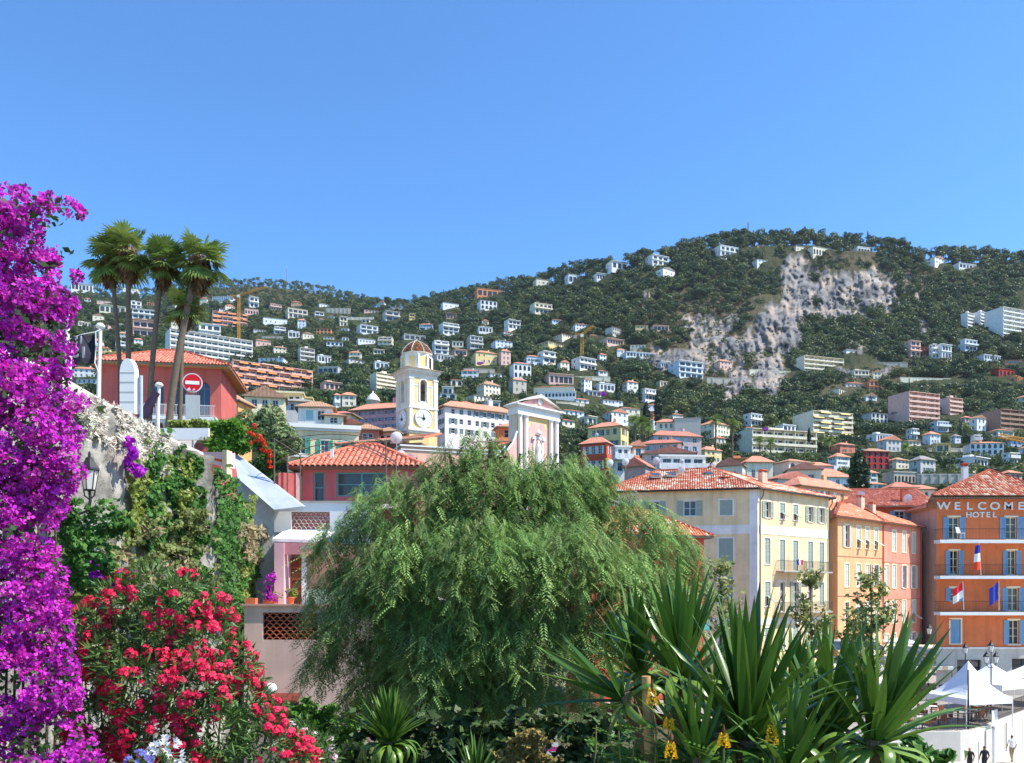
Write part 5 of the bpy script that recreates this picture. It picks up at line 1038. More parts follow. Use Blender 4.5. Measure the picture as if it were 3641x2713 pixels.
# flags on the hotel balconies
def flag(x, yb, yt, Y, lean, cols, label, horiz=False, w=.55, h=1.5, star=False):
    base = P(x, yb, Y); L = (yb-yt)*Y/F; t = thing('flag', label, 'flag', base); top = Vector((lean, -.5, L)); MB().bar((0, 0, 0), top, .03, r2=.02).build('pole', mat('pole_white', (230, 226, 216), .5), t)
    n = 14; k = len(cols)
    for ci, cc in enumerate(cols):
        b = MB(); r = random.Random(ci)
        for i in range(n):
            a0, a1 = i/n, (i+1)/n
            def pt(a, v):                              # cloth hanging limp from the upper pole
                s = top*(.98-.06*0)-top*(0)+Vector((0, 0, 0)); base_ = top*(.97-v*h/L) if horiz else top*.97-top.normalized()*(a*.25)
                if horiz: return base_+Vector((-a*w, math.sin(a*7)*.09, -a*.55))
                return top*.97+Vector((-(v*w-.1)*(.6+.4*a)-a*.06*0, math.sin(v*9)*.07, -a*h-v*.1))
            v0, v1 = ci/k, (ci+1)/k
            if horiz: b.quad(pt(a0, v0), pt(a1, v0), pt(a1, v1), pt(a0, v1))
            else: 
                z0, z1 = (ci+a0)/k, (ci+a1)/k; b.quad(pt(z0, 0), pt(z0, .5), pt(z1, .5), pt(z1, 0)); b.quad(pt(z0, .5), pt(z0, 1), pt(z1, 1), pt(z1, .5))
        b.build('stripe', mat('flag_%d_%d_%d' % cc, cc, .8, .05), t)
    if star:
        b = MB()
        for i in range(10): a = i*.628; b.lathe([(.001, -.02), (.035, 0), (.001, .02)], (-.28+math.cos(a)*.15, -.62, L*.62+math.sin(a)*.3), 5)
        b.build('star', mat('star_yellow', (240, 210, 60), .7), t)
    return t
flag(3488, 2045, 1934, 68.1, -.42, [(38, 52, 150), (240, 240, 240), (232, 74, 40)], 'French tricolour hanging on the hotel middle balcony', h=2.0, w=.6)
flag(3427, 2168, 2068, 68.1, -.35, [(214, 44, 56), (240, 236, 236)], 'red and white flag on the lower hotel balcony', True, .8, 1.2)
flag(3552, 2170, 2066, 68.1, -.3, [(52, 66, 160)], 'blue European flag on the lower hotel balcony', True, .75, 1.4, True)
o = thing('balcony_chair', 'white folding chair on the top hotel balcony', 'chair', (36.5, 68.6, 16.93), .4); MB().box(-.22, .22, -.2, .2, .42, .46).build('seat', WHITE, o); b = MB(); b.prism([(-.22, .2, .46), (.22, .2, .46), (.22, .34, .95), (-.22, .34, .95)], (0, .03, 0)); b.build('backrest', WHITE, o)
for sx in (-.2, .2):
    for sy in (-.18, .18): MB().bar((sx, sy, 0), (sx, sy, .42), .015).build('leg', WHITE, o)
# ---------------------------------------------------------------- church tower
def arch_panel(b, x0, x1, z0, z1, cx, hw, sill, spring, y=0, depth=.5, m=0):
    """flat wall x0..x1, z0..z1 at y with one round-headed opening"""
    n = 8; arc = [(cx+hw*math.cos(t), spring+hw*math.sin(t)) for t in np.linspace(math.pi, 0, n+1)]
    b.quad((x0, y, z0), (x1, y, z0), (x1, y, sill), (x0, y, sill), m); b.quad((x0, y, sill), (cx-hw, y, sill), (cx-hw, y, z1), (x0, y, z1), m); b.quad((cx+hw, y, sill), (x1, y, sill), (x1, y, z1), (cx+hw, y, z1), m)
    for i in range(n): (ax, az), (bx, bz) = arc[i], arc[i+1]; b.quad((ax, y, az), (bx, y, bz), (bx, y, z1), (ax, y, z1), m); b.quad((ax, y, az), (ax, y+depth, az), (bx, y+depth, bz), (bx, y, bz), m)
    for s in (-1, 1): b.quad((cx+s*hw, y, sill), (cx+s*hw, y+depth, sill), (cx+s*hw, y+depth, spring), (cx+s*hw, y, spring), m)
    b.quad((cx-hw, y, sill), (cx+hw, y, sill), (cx+hw, y+depth, sill), (cx-hw, y+depth, sill), m)
def arch_frame(cx, hw, sill, spring, t, d, m, name, root, mat4):
    """moulded band round an arch"""
    b = MB(); n = 8; o = [(cx-hw-t, sill)]+[(cx+(hw+t)*math.cos(q), spring+(hw+t)*math.sin(q)) for q in np.linspace(math.pi, 0, n+1)]+[(cx+hw+t, sill)]; i_ = [(cx-hw, sill)]+[(cx+hw*math.cos(q), spring+hw*math.sin(q)) for q in np.linspace(math.pi, 0, n+1)]+[(cx+hw, sill)]
    for k in range(len(o)-1):
        a, c, e, f = o[k], o[k+1], i_[k+1], i_[k]; b.prism([(a[0], -d, a[1]), (c[0], -d, c[1]), (e[0], -d, e[1]), (f[0], -d, f[1])], (0, d-.002, 0))
    ob = b.build(name, m, root, fix=True); ob.matrix_local = mat4; return ob
TW = wallm((236, 228, 212)); TY = wallm((244, 210, 146)); a_ = 3.96; base_t = P(1482, 2100, 110); tz = 12.0
ct = thing('church_bell_tower', 'tall church bell tower with clocks, arched belfry and tiled dome', 'bell tower', (base_t.x, 110, tz), math.radians(32))
zy = lambda y: ZC+(HY-y)/27.27-tz                     # height in the tower of a photograph row
h_ = a_/2
z_led0, z_led1, z_bel0, z_bel1, z_cor = zy(1551), zy(1532), zy(1464), zy(1347), zy(1327)
MB().box(-h_, h_, -h_, h_, -6, z_led0).build('shaft', TY, ct)
b = MB(); b.box(-h_-.12, h_+.12, -h_-.12, h_+.12, z_led0, z_led0+.28); b.box(-h_-.26, h_+.26, -h_-.26, h_+.26, z_led0+.28, z_led1); b.build('ledge', TW, ct)
MB().box(-h_, h_, -h_, h_, z_led1, z_bel0).build('clock_stage', TY, ct)
MB().box(-h_-.1, h_+.1, -h_-.1, h_+.1, z_bel0-.02, z_bel0+.22).build('string_course', TW, ct)
zb0 = z_bel0+.22
for k in range(4):
    M4 = Matrix.Rotation(k*math.pi/2, 4, 'Z') @ Matrix.Translation((0, -h_, 0))
    b = MB(); arch_panel(b, -h_, h_, zb0, z_bel1, 0, .47, zb0+.75, zy(1375), 0, .55); w_ = b.build('belfry_wall', TW, ct, fix=True); w_.matrix_local = M4
    arch_frame(0, .47, zb0+.75, zy(1375), .2, .07, TW, 'arch_surround', ct, M4)
    for s in (-1, 1):
        p = MB().box(s*(h_-.27)-.27, s*(h_-.27)+.27, -.09, -.001, zb0, z_bel1-.35).build('pilaster', TW, ct); p.matrix_local = M4
        p = MB().box(s*(h_-.27)-.34, s*(h_-.27)+.34, -.14, -.001, z_bel1-.62, z_bel1-.42).build('capital', TW, ct); p.matrix_local = M4
        p = MB().box(s*.98-.25, s*.98+.25, -.05, -.001, zy(1386), zy(1386)+.1).build('impost', TW, ct); p.matrix_local = M4
        p = MB().box(s*(h_-.22)-.22, s*(h_-.22)+.22, -.05, -.001, z_led1, z_bel0-.02).build('pilaster', TW, ct); p.matrix_local = M4
    for s in (-1, 1):
        p = MB().box(s*1.08-.17, s*1.08+.17, -.02, -.001, zb0+.3, zy(1390)).build('panel', TY, ct); p.matrix_local = M4
        p = MB().box(s*.98-.36, s*.98+.36, -.018, -.001, zy(1383)+.15, zy(1360)+.1).build('panel', TY, ct); p.matrix_local = M4
    p = MB().box(-.6, .6, .05, .4, zb0, zb0+.74).build('parapet', TW, ct); p.matrix_local = M4
    # clock
    if k in (0, 3):
        cz = (z_led1+z_bel0)/2+.02; cb = MB(); cb.lathe([(1.2, 0), (1.2, .09), (1.1, .12)], n=40); ck = cb.build('clock', mat('clock_face', (244, 244, 240), .5, .04), ct); ck.matrix_local = M4 @ Matrix.Translation((0, 0, cz)) @ Matrix.Rotation(math.pi/2, 4, 'X')
        rg = MB(); rg.lathe([(1.2, .08), (1.26, .1), (1.26, .16), (1.17, .16), (1.17, .1)], n=40, caps=False); rg.build('rim', mat('clock_rim', (206, 204, 200), .5), ck)
        ho = MB()
        for i in range(12): q = math.radians(30*i); c = Vector((math.sin(q)*.9, math.cos(q)*.9, .13)); d = Vector((math.sin(q), math.cos(q), 0)); ho.prism([c-d*.13+Vector((d.y, -d.x, 0))*.035, c+d*.13+Vector((d.y, -d.x, 0))*.035, c+d*.13-Vector((d.y, -d.x, 0))*.035, c-d*.13-Vector((d.y, -d.x, 0))*.035], (0, 0, .01))
        ho.build('hour_marks', mat('clock_grey', (150, 152, 158), .6), ck)
        for q, L, wd in ((-3, .72, .09), (-78, .92, .06)):
            q = math.radians(q); d = Vector((math.sin(q), math.cos(q), 0)); s_ = Vector((d.y, -d.x, 0)); hn = MB(); hn.prism([-d*.25+s_*wd+Vector((0, 0, .17)), d*L+s_*.02+Vector((0, 0, .17)), d*L-s_*.02+Vector((0, 0, .17)), -d*.25-s_*wd+Vector((0, 0, .17))], (0, 0, .02)); hn.build('hand', mat('clock_hand', (40, 62, 66), .5), ck)
        MB().lathe([(.2, .13), (.2, .2), (.08, .22)], n=14).build('boss', mat('clock_hand', (40, 62, 66), .5), ck)
MB().box(-h_+.3, h_-.3, -h_+.3, h_-.3, zb0, zb0+.1).build('belfry_floor', TW, ct); MB().box(-h_+.02, h_-.02, -h_+.02, h_-.02, z_bel1-.4, z_bel1-.05).build('belfry_ceiling', TW, ct)
MB().lathe([(.06, 1.35), (.3, 1.3), (.36, 1.0), (.42, .5), (.62, 0), (.55, .02), (.3, .6)], (0, -.2, zb0+.9), n=16).build('bell', mat('bronze', (84, 84, 62), .4, .2, metal=.8), ct); MB().bar((-1.6, -.2, zb0+2.3), (1.6, -.2, zb0+2.3), .08).build('bell_beam', BARK, ct)
b = MB()
for q, z0, z1 in ((.06, 0, .2), (.2, .2, .36), (.34, .36, .6)): b.box(-h_-q, h_+q, -h_-q, h_+q, z_bel1+z0-.02, z_bel1+z1-.02)
b.add([(-h_-.34, -h_-.34, z_bel1+.58), (h_+.34, -h_-.34, z_bel1+.58), (h_+.34, h_+.34, z_bel1+.58), (-h_-.34, h_+.34, z_bel1+.58), (-h_-.72, -h_-.72, z_cor), (h_+.72, -h_-.72, z_cor), (h_+.72, h_+.72, z_cor), (-h_-.72, h_+.72, z_cor)], [(0, 1, 5, 4), (1, 2, 6, 5), (2, 3, 7, 6), (3, 0, 4, 7), (4, 5, 6, 7)]); b.build('cornice', TW, ct)
zl0, zl1, zd = z_cor, zy(1268), zy(1218); oc = [(1.98*math.cos(t), 1.98*math.sin(t)) for t in np.arange(8)*math.pi/4+math.pi/8]
b = MB(); n8 = len(oc); lan = b
for i in range(8): p, q = oc[i], oc[(i+1) % 8]; b.quad((*p, zl0), (*q, zl0), (*q, zl1), (*p, zl1))
b.build('lantern', TW, ct)
for i in range(8):
    p, q = Vector((*oc[i], 0)), Vector((*oc[(i+1) % 8], 0)); u = (q-p).normalized(); n = u.cross(Z); L = (q-p).length; o = p+u*(L*.22)+n*.012
    k = MB(); k.quad(o+Z*(zl0+.45), o+u*L*.56+Z*(zl0+.45), o+u*L*.56+Z*(zl1-.35), o+Z*(zl1-.35)); k.build('panel', TY if i != 6 else DARKROOM, ct)
    c = (p+q)/2; u4 = Matrix.Translation(c) @ Matrix.Rotation(math.atan2(u.y, u.x), 4, 'Z')
    if i % 2 == 1: 
        for s in (-1, 1): bb = MB().box(s*.62-.12, s*.62+.12, -.16, .05, zl0, zl1-.15).build('pier', TW, ct); bb.matrix_local = u4
        bb = MB().box(-.78, .78, -.2, .05, zl0, zl0+.45).build('parapet', TW, ct); bb.matrix_local = u4
MB().lathe([(1.98, 0), (2.14, .1), (2.14, .2)], (0, 0, zl1-.02), n=8).build('lantern_cornice', TW, ct)
# dome of glazed scale tiles
prof = [(2.06*r, 1.86*z) for r, z in ((1, 0), (.95, .13), (.88, .27), (.79, .41), (.67, .56), (.53, .70), (.36, .83), (.18, .94), (.06, 1.0))]; cols_ = [(112, 66, 44), (168, 96, 46), (132, 84, 40), (92, 70, 44), (196, 116, 50), (84, 88, 56)]
dv, df, dk = [], [], []; o_ = 0; q_ = np.random.default_rng(4); rows = 17
pr = lambda s: (np.interp(s, np.linspace(0, 1, 9), [p[0] for p in prof]), np.interp(s, np.linspace(0, 1, 9), [p[1] for p in prof]))
for f8 in range(8):
    c0 = Vector((math.cos(f8*math.pi/4), math.sin(f8*math.pi/4), 0)); c1 = Vector((math.cos((f8+1)*math.pi/4), math.sin((f8+1)*math.pi/4), 0))
    for i in range(rows):
        (r0, z0), (r1, z1) = pr(i/rows), pr((i+1.35)/rows if i < rows-1 else 1); nt_ = max(2, int(r0*7/1.0*.62))
        for j in range(nt_):
            e0, e1 = (j+.06)/nt_, (j+.94)/nt_; a0, a1 = c0.lerp(c1, e0)*(r0+.05), c0.lerp(c1, e1)*(r0+.05); b0, b1 = c0.lerp(c1, e0)*r1, c0.lerp(c1, e1)*r1
            dv += [(a0.x, a0.y, z0), (a1.x, a1.y, z0), (b1.x, b1.y, z1), (b0.x, b0.y, z1)]; df.append([o_, o_+1, o_+2, o_+3]); o_ += 4; c = np.array(lin(cols_[q_.integers(0, 6)]))*q_.uniform(.7, 1.3); dk += [c]*4
dm = MB(); dm.lathe([(r-.03, z) for r, z in prof], n=8, smooth=False); dob = dm.build('dome', mat('dome_core', (96, 64, 44), .8), ct, (0, 0, zl1+.18))
dob.rotation_euler = (0, 0, math.pi/8*0); tl = obj('dome_tiles', np_mesh('dome_tiles', np.array(dv), np.array(df), colm('glazed_tile', .3, .5, .1, 30), np.array(dk)), dob); tl['kind'] = 'stuff'
rb = MB()
for f8 in range(8): t = f8*math.pi/4; rb.tube([(math.cos(t)*(r+.05), math.sin(t)*(r+.05), z) for r, z in prof], .055, n=5)
rb.lathe([(.2, 1.66), (.24, 1.76), (.1, 1.9), (.06, 2.1), (.01, 2.15)], n=10); rb.build('dome_ribs', wallm((206, 196, 184)), dob)

# ---------------------------------------------------------------- church front
cd = Vector((5.86, 5.5, 0)).normalized(); cfz = 10.0
ch = thing('baroque_church', 'pink and yellow baroque church front with white columns and pediment', 'church', (.63, 115, cfz), math.atan2(cd.y, cd.x)); cw = 8.05
zc_ = lambda y: ZC+(HY-y)*115/3000-cfz
PK = wallm((234, 178, 166)); PY = wallm((242, 206, 142)); z_en = zc_(1472); z_co = zc_(1438); z_ap = zc_(1388)
b = MB(); b.box(0, cw, .3, 1.6, -4, z_en); b.build('wall', wallm((226, 216, 200)), ch); MB().box(.05, cw-.05, 0, .3, -4, z_en-.001).build('front_wall', PY, ch)
b = MB(); pw0, pw1 = 2.25, 5.85
b.prism([(pw0, -.06, 0), (pw1, -.06, 0), (pw1, -.06, z_en-1.5), (pw1-.45, -.06, z_en-1.3), (pw1-.6, -.06, z_en-.75), (pw0+.6, -.06, z_en-.75), (pw0+.45, -.06, z_en-1.3), (pw0, -.06, z_en-1.5)], (0, .058, 0)); b.build('pink_panel', PK, ch)
for x in (.42, 1.6, 6.45, 7.63):
    cl = MB(); cl.lathe([(.32, -2), (.3, z_en-.5), (.27, z_en-.3), (.36, z_en-.22), (.4, z_en-.05), (.4, z_en-.002)], (x, -.22, 0), n=14); cl.build('column', WHITE, ch)
for x in (1.01, 7.04): MB().box(x-.2, x+.2, -.05, -.001, 0, z_en-.1).build('pink_strip', PK, ch)
b = MB(); b.box(-.15, cw+.15, -.42, 1.7, z_en, z_en+.35); b.box(-.1, cw+.1, -.36, 1.65, z_en+.35, z_co-.3); b.box(-.35, cw+.35, -.6, 1.8, z_co-.3, z_co-.12); b.box(-.6, cw+.6, -.85, 2.0, z_co-.12, z_co+.08); b.build('entablature', WHITE, ch)
mx_ = cw/2; b = MB(); b.prism([(-.1, -.36, z_co+.08), (cw+.1, -.36, z_co+.08), (mx_, -.36, z_ap-.35)], (0, 1.9, 0)); b.build('tympanum', PK, ch, fix=True)
b = MB()
for s in (-1, 1):
    e = Vector((mx_+s*(mx_+.62), 0, z_co+.08)); t = Vector((mx_, 0, z_ap)); d = (t-e).normalized(); nn = Vector((-d.z*s, 0, d.x*s)); nn = nn if nn.z > 0 else -nn
    b.prism([e+Vector((0, -.85, 0)), t+Vector((0, -.85, 0)), t+Vector((0, -.85, .0))-Z*.55, e+Vector((0, -.85, 0))-Z*.001+d*1.25-Z*0], (0, 2.8, 0))
b.build('raking_cornice', wallm((214, 206, 194)), ch, fix=True)
MB().box(.3, cw-.3, 1.6, 12, -4, z_en-4.2).build('nave', PK, ch); hr_ = hip_roof(ch, cw, 11, z_en-4.2, 1.6, roofm(RPAL['o']), .3, along='y', gable=True, y0=1.6); hr_.location = (cw/2, 0, 0)
oc_ = MB(); oc_.lathe([(.3, 0), (.42, .05), (.42, .1), (.3, .1)], n=16, caps=True); q = oc_.build('oculus', WHITE, ch); q.location = (mx_, -.37, z_co+.9); q.rotation_euler = (math.pi/2, 0, 0)
arch_frame(0, .7, -1, 1.6, .25, .2, WHITE, 'niche', ch, Matrix.Translation((mx_, 0, z_en-5.2)))
st = MB(); st.lathe([(.45, -2), (.45, 0), (.3, .3), (.42, 1.0), (.32, 1.5), (.16, 1.65), (.2, 1.85), (.05, 2.05)], (mx_, -.2, z_en-5.2), n=12); st.build('statue', WHITE, ch)
st = MB(); st.lathe([(.2, 0), (.5, .15), (.3, .5), (.1, .8)], (mx_, -.2, z_en-2.45), n=10); st.box(mx_-1.2, mx_-.7, -.4, 0, z_en-3.1, z_en-2.7); st.box(mx_+.7, mx_+1.2, -.4, 0, z_en-3.1, z_en-2.7); st.build('crest', WHITE, ch)
vo = MB(); sp_ = [Vector((-.05-1.7*q**.8+.12*math.sin(q*6), -.1, z_en-2.4-2.9*q+.35*math.sin(q*math.pi)*-1)) for q in np.linspace(0, 1, 12)]+[Vector((-1.95, -.1, z_en-5.0)), Vector((-2.25, -.1, z_en-4.75)), Vector((-2.5, -.1, z_en-5.1))]
vo.tube(sp_, .17, n=6); vo.build('volute', WHITE, ch); vf = MB(); vf.prism([Vector((0, -.02, z_en-2.4))]+[p*1 for p in sp_[::2]]+[Vector((-2.5, -.02, -3)), Vector((0, -.02, -3))], (0, .5, 0)); vf.build('side_wall', PK, ch)
b = MB(); b.prism([(-6.2, -.1, z_en-8.0), (-2.2, -.1, z_en-5.4), (-2.2, -.1, z_en-5.0), (-6.2, -.1, z_en-7.5)], (0, 3, 0)); b.build('aisle_cornice', WHITE, ch, fix=True); MB().prism([(-6.2, 0, -3), (-2.2, 0, -3), (-2.2, 0, z_en-5.4), (-6.2, 0, z_en-8.0)], (0, 6, 0)).build('aisle_wall', PK, ch)

# ---------------------------------------------------------------- town houses around the church and in the middle distance
def tw(*a, **k):
    k.setdefault('name', 'town_house'); return house(*a, **k)
tw(1245,1470,1428,1530,'hip',(226,162,162),'o',-16,3,7,'long pink convent building with orange roof left of the bell tower','convent',Y=125,dr=.35,rise=1.2,shut=(150,150,170))
tw(1545,1835,1430,1560,'hip','W','o',30,3,8,'long white convent wing with orange roof right of the bell tower','convent',Y=128,dr=.3,rise=1.3,shut=(120,150,150))
tw(1760,1850,1500,1570,'hip','O','o',12,1,2,'orange lean-to house beside the church front','house',Y=124,rise=.8)
tw(1845,1900,1438,1480,'hip','P','o',16,1,2,'salmon house behind the church pediment','house',Y=170)
# yellow house with green shutters: flat white cornice
ye = thing('yellow_green_shuttered_house', 'pale yellow house with green shutters and a white cornice', 'house', P(1150, 1660, 92), math.radians(14)); YW = wallm((246, 226, 178)); GS = mat('shutter_green', (72, 168, 132), .7, .08); yw = 7.6
walls(ye, [(-yw/2, 0), (yw/2, 0), (yw/2, 6), (-yw/2, 6)], -3, 7.15, {0: [(.9, 4.35, 1.0, 1.75, 'o'), (3.5, 4.2, .85, 1.7, 'o'), (5.75, 4.15, .85, 1.7, 'o'), (.8, .6, 1.1, 1.8, 'g')]}, YW, sm=GS, sur=WHITE, base=2)
b = MB(); b.box(-yw/2-.35, yw/2+.25, -.4, 6.2, 4.15, 4.6); b.box(-yw/2-.2, yw/2+.12, -.2, 6.1, 3.9, 4.15); b.build('cornice', WHITE, ye); balcony(ye, (-yw/2, 0), Vector((1, 0, 0)), .4, 2.0, .9, .7, DARKM, sm=WHITE)
tw(1050,1180,1420,1510,'hip',(244,238,226),'b',8,1,2,'white-walled house with a wide brown hip roof above the yellow house','house',Y=104,rise=1.0,shut=(160,206,206))
for a in ((1150,1262,1455,1520,'hip','C','r',-10,1,2,'little brick-red hipped roof left of the pink convent','house',112),(1140,1215,1462,1515,'hip','C','o',12,1,2,'tiny orange roof behind the white cornice','house',104),(1205,1320,1490,1570,'gab','P','o',-20,1,2,'pinkish gabled house before the convent','house',108),
          (1255,1345,1500,1600,'hip',(206,116,96),'b',10,1,2,'dark red house with a grey-shuttered window below the convent','house',103),(1330,1425,1512,1600,'hip','P','b',-12,1,2,'flat brown-roofed house at the foot of the bell tower','house',106),
          (775,862,1392,1560,'hip',(238,176,112),'o',-10,3,3,'ochre house right of the pink villa','house',88),(850,1010,1375,1520,'gab',(246,226,184),'b',14,2,3,'tall cream house with a plain gable behind the olive tree','house',130),(960,1075,1395,1500,'flat',(246,230,190),'g',10,2,4,'cream house with small roof loggia','house',150),
          (1000,1110,1412,1470,'hip','G','g',12,1,3,'grey-roofed house behind the cream ones','house',140),(1062,1106,1405,1470,'arc',(244,210,140),'-',8,1,4,'yellow house with four small arches','house',160)):
    tw(*a[:11], cat=a[11], Y=a[12])
db = thing('brown_roof_house', 'long low house with a dark brown roof edge below the bell tower', 'house', P(1345, 1600, 86), math.radians(-12)); walls(db, [(-4, 0), (4.6, 0), (4.6, 5), (-4, 5)], -3, 3.6, {}, wallm((120, 100, 84)), base=2)
tiled(db, [[Vector((-4.4, -.7, .6)), Vector((5, -.7, .9)), Vector((5, 5.5, 2.4)), Vector((-4.4, 5.5, 1.9))]], [(196, 148, 116), (180, 128, 98), (206, 160, 128)], .05)
sq = thing('salmon_square_house', 'salmon house with a white cornice under the bell tower', 'house', P(1590, 1760, 84), math.radians(20)); walls(sq, [(-4.6, 0), (5, 0), (5, 6), (-4.6, 6)], -4, 8.6, {0: [(2, 4.5, 1, 1.8, 'c'), (5, 4.5, 1, 1.8, 'c')]}, wallm((240, 190, 160)), sm=GSH, base=3)
b = MB(); b.box(-4.8, 5.2, -.2, 6.2, 4.6, 4.75); b.box(-4.7, 5.1, -.1, 6.1, 4.25, 4.35); b.build('cornice', WHITE, sq)
# centre cluster
yl = tw(2093,2240,1496,1600,'hip','Y','o',-28,2,4,'yellow house with grey-blue shutters and a tall black chimney pipe','house',Y=240,dr=.62,shut=(90,122,130),rise=1.9)
tw(2066,2180,1552,1680,'hip',(214,96,70),'o',-26,2,3,'red-orange house with a plain side wall below the yellow house','house',Y=182,dr=.6,rise=1.6,shut=(220,226,220))
tw(2236,2292,1566,1680,'gab',(240,150,98),'o',14,2,1,'orange gabled house with white bargeboards and tall window','house',Y=180,shut=(220,226,220))
tw(2180,2242,1585,1680,'flat','W','g',10,2,2,'glazed white veranda between two orange houses','veranda',Y=178)
tw(2306,2498,1528,1640,'hip','M','r',12,3,5,'long mauve house with a broad red hipped roof','house',Y=228,dr=.4,rise=1.8,shut=(196,206,214))
tw(2284,2432,1560,1640,'hip','P','r',-14,2,5,'pink house with grey-blue windows before the mauve one','house',Y=205,dr=.4,rise=1.2,shut=(170,186,196))
tw(2334,2412,1486,1560,'hip','C','o',-10,2,3,'cream house with flat orange roof left of the stone tower block','house',Y=250,rise=1.3)
stt = thing('stone_tower_block', 'square stone tower block with a blank pale front', 'tower', P(2445, 1560, 248), math.radians(-6)); walls(stt, [(-3.8, 0), (3.8, 0), (3.8, 7), (-3.8, 7)], 0, 6.0, {3: [(1, 1.5, .5, .9, 'g'), (3, 1.5, .5, .9, 'g')]}, mat('rubble_stone', (206, 198, 184), .95, .25, 5, .8, 12), base=4); MB().box(-3.9, 3.9, -.1, 7.1, 6, 6.2).build('coping', CONC, stt)
tw(2338,2511,1618,1720,'flat','W','g',6,2,4,'white roof-terrace house with flower pots behind the dishes','house',Y=155,dr=.35)
tw(2286,2480,1588,1680,'gab',(236,196,180),'r',-6,2,3,'broad pink gable behind the white roof terrace','house',Y=168,dr=.4)
tw(2228,2325,1628,1760,'gab',(168,154,148),'r',-30,1,1,'grey rendered gable wall behind the speckled roof','house',Y=118)
tw(2547,2662,1630,1730,'gab','C','o',-24,1,2,'pale house with a slanting red verge behind the speckled roof','house',Y=150)
tw(2647,2750,1618,1720,'hip','C','o',6,1,3,'house with a bright orange pyramid roof behind the speckled roof','house',Y=168)
tw(2804,2932,1644,1740,'gab','C','o',-10,1,2,'cream gabled house left of the white-shuttered house','house',Y=150)
tw(2728,2905,1678,1780,'gab','G','r',24,1,1,'grey-walled house with a red roof line behind the cream corner building','house',Y=132,dr=.4)
tw(2888,3030,1663,1790,'hip','B','o',10,2,4,'pale house with white shutters and purple flowers','house',Y=185,shut=(240,240,236),rise=2.2)
tw(2765,3050,1700,1860,'hip',(242,176,122),'o',36,2,6,'ochre house with a long sloping roof and white shutters','house',Y=122,dr=.3,rise=1.5,shut=(236,240,236))
for a in ((3048,3165,1788,1870,'hip','O','r',10,1,2,'low red roof right of the ochre house','house',128),(3160,3262,1712,1790,'hip','P','r',8,1,2,'red hipped roof behind the dark orange house','house',140),(3230,3330,1722,1790,'hip','C','o',-12,1,3,'small cream house with orange roof left of the hotel roof','house',142),
          (3380,3470,1748,1830,'hip','W','r',10,1,2,'white house behind the hotel roof','house',132),(2870,2960,1640,1700,'hip','P','o',8,1,2,'little salmon house in front of the white balconied house','house',240),(2990,3100,1745,1800,'hip','C','r',-12,1,3,'low house under the big cypress','house',140)):
    tw(*a[:11], cat=a[11], Y=a[12])
for i, (x, y, Y, lb) in enumerate(((2405,1470,250,'tiny white dish above the stone tower block'),(2122,1555,180,'white dish on the ridge of the red-orange house'),(2425,1652,120,'round white dish before the white roof terrace'),(2225,1660,86,'left of two dishes behind the pepper tree top'),(2170,1665,86,'right of two dishes seen through the pepper tree top'),(2090,1508,240,'small dish at the eave of the yellow house'))):
    dish(P(x, y, Y), (.45, .42, .36, .4, .4, .42)[i], 185+i*5, 22, lb, .5)
o = thing('chimney_pipe', 'tall black chimney pipe on the yellow house', 'chimney', P(2172, 1512, 243)); MB().bar((0, 0, -1), (0, 0, 2.6), .2, n=8).build('pipe', DARKM, o); MB().lathe([(.35, 0), (.35, .25), (.1, .5)], (0, 0, 2.6), n=8).build('cowl', DARKM, o)
# ---------------------------------------------------------------- high road, stone retaining wall and what grows on it
b = MB(); b.poly([(-60, 2, 16.6), (-9.6, 2, 16.6), (-9.9, 19, 16.7), (-10.4, 27, 16.9), (-13.5, 34, 17.5), (-22, 60, 24), (-60, 60, 25)]); tag(b.build('upper_road', mat('road_gravel', (168, 160, 148), .95, .2, .8)), 'upper road on top of the retaining wall', kind='structure')
b = MB(); b.poly([(-30, 1, 10.9), (30, 1, 10.9), (30, 4, 10.6), (24, 9, 8.2), (24, 15, 4.0), (24, 26, 1.0), (-12, 34, 9.2), (-12, 26, 9.2), (-12, 15, 9.0), (-14, 6, 10.2)]); 
v_ = [(-30, 1, 10.9), (30, 1, 10.9), (30, 4, 10.4), (-30, 4, 10.4), (28, 10, 7.6), (-30, 10, 9.2), (26, 16, 3.5), (-30, 16, 8.8), (26, 30, 1.6), (-30, 34, 8.8), (26, 60, 1.2), (-30, 60, 8.5)]
b = MB(); b.add(v_, [(0, 1, 2, 3), (3, 2, 4, 5), (5, 4, 6, 7), (7, 6, 8, 9), (9, 8, 10, 11)]); tag(b.build('planted_bank', mat('bank_soil', (86, 82, 54), .95, .35, 2.5, .6, 8)), 'planted bank falling away below the viewpoint', kind='structure')
WP = [(-9.0, 5.0), (-9.6, 14), (-9.82, 19.3), (-10.27, 25.0), (-9.72, 26.9), (-9.78, 27.3), (-10.6, 33), (-10.95, 38)]; WT = [17.3, 17.25, 17.2, 17.15, 16.9, 16.5, 15.6, 14.4]
STONEW = colm('rubble_wall', .95, .15, .9, 9)
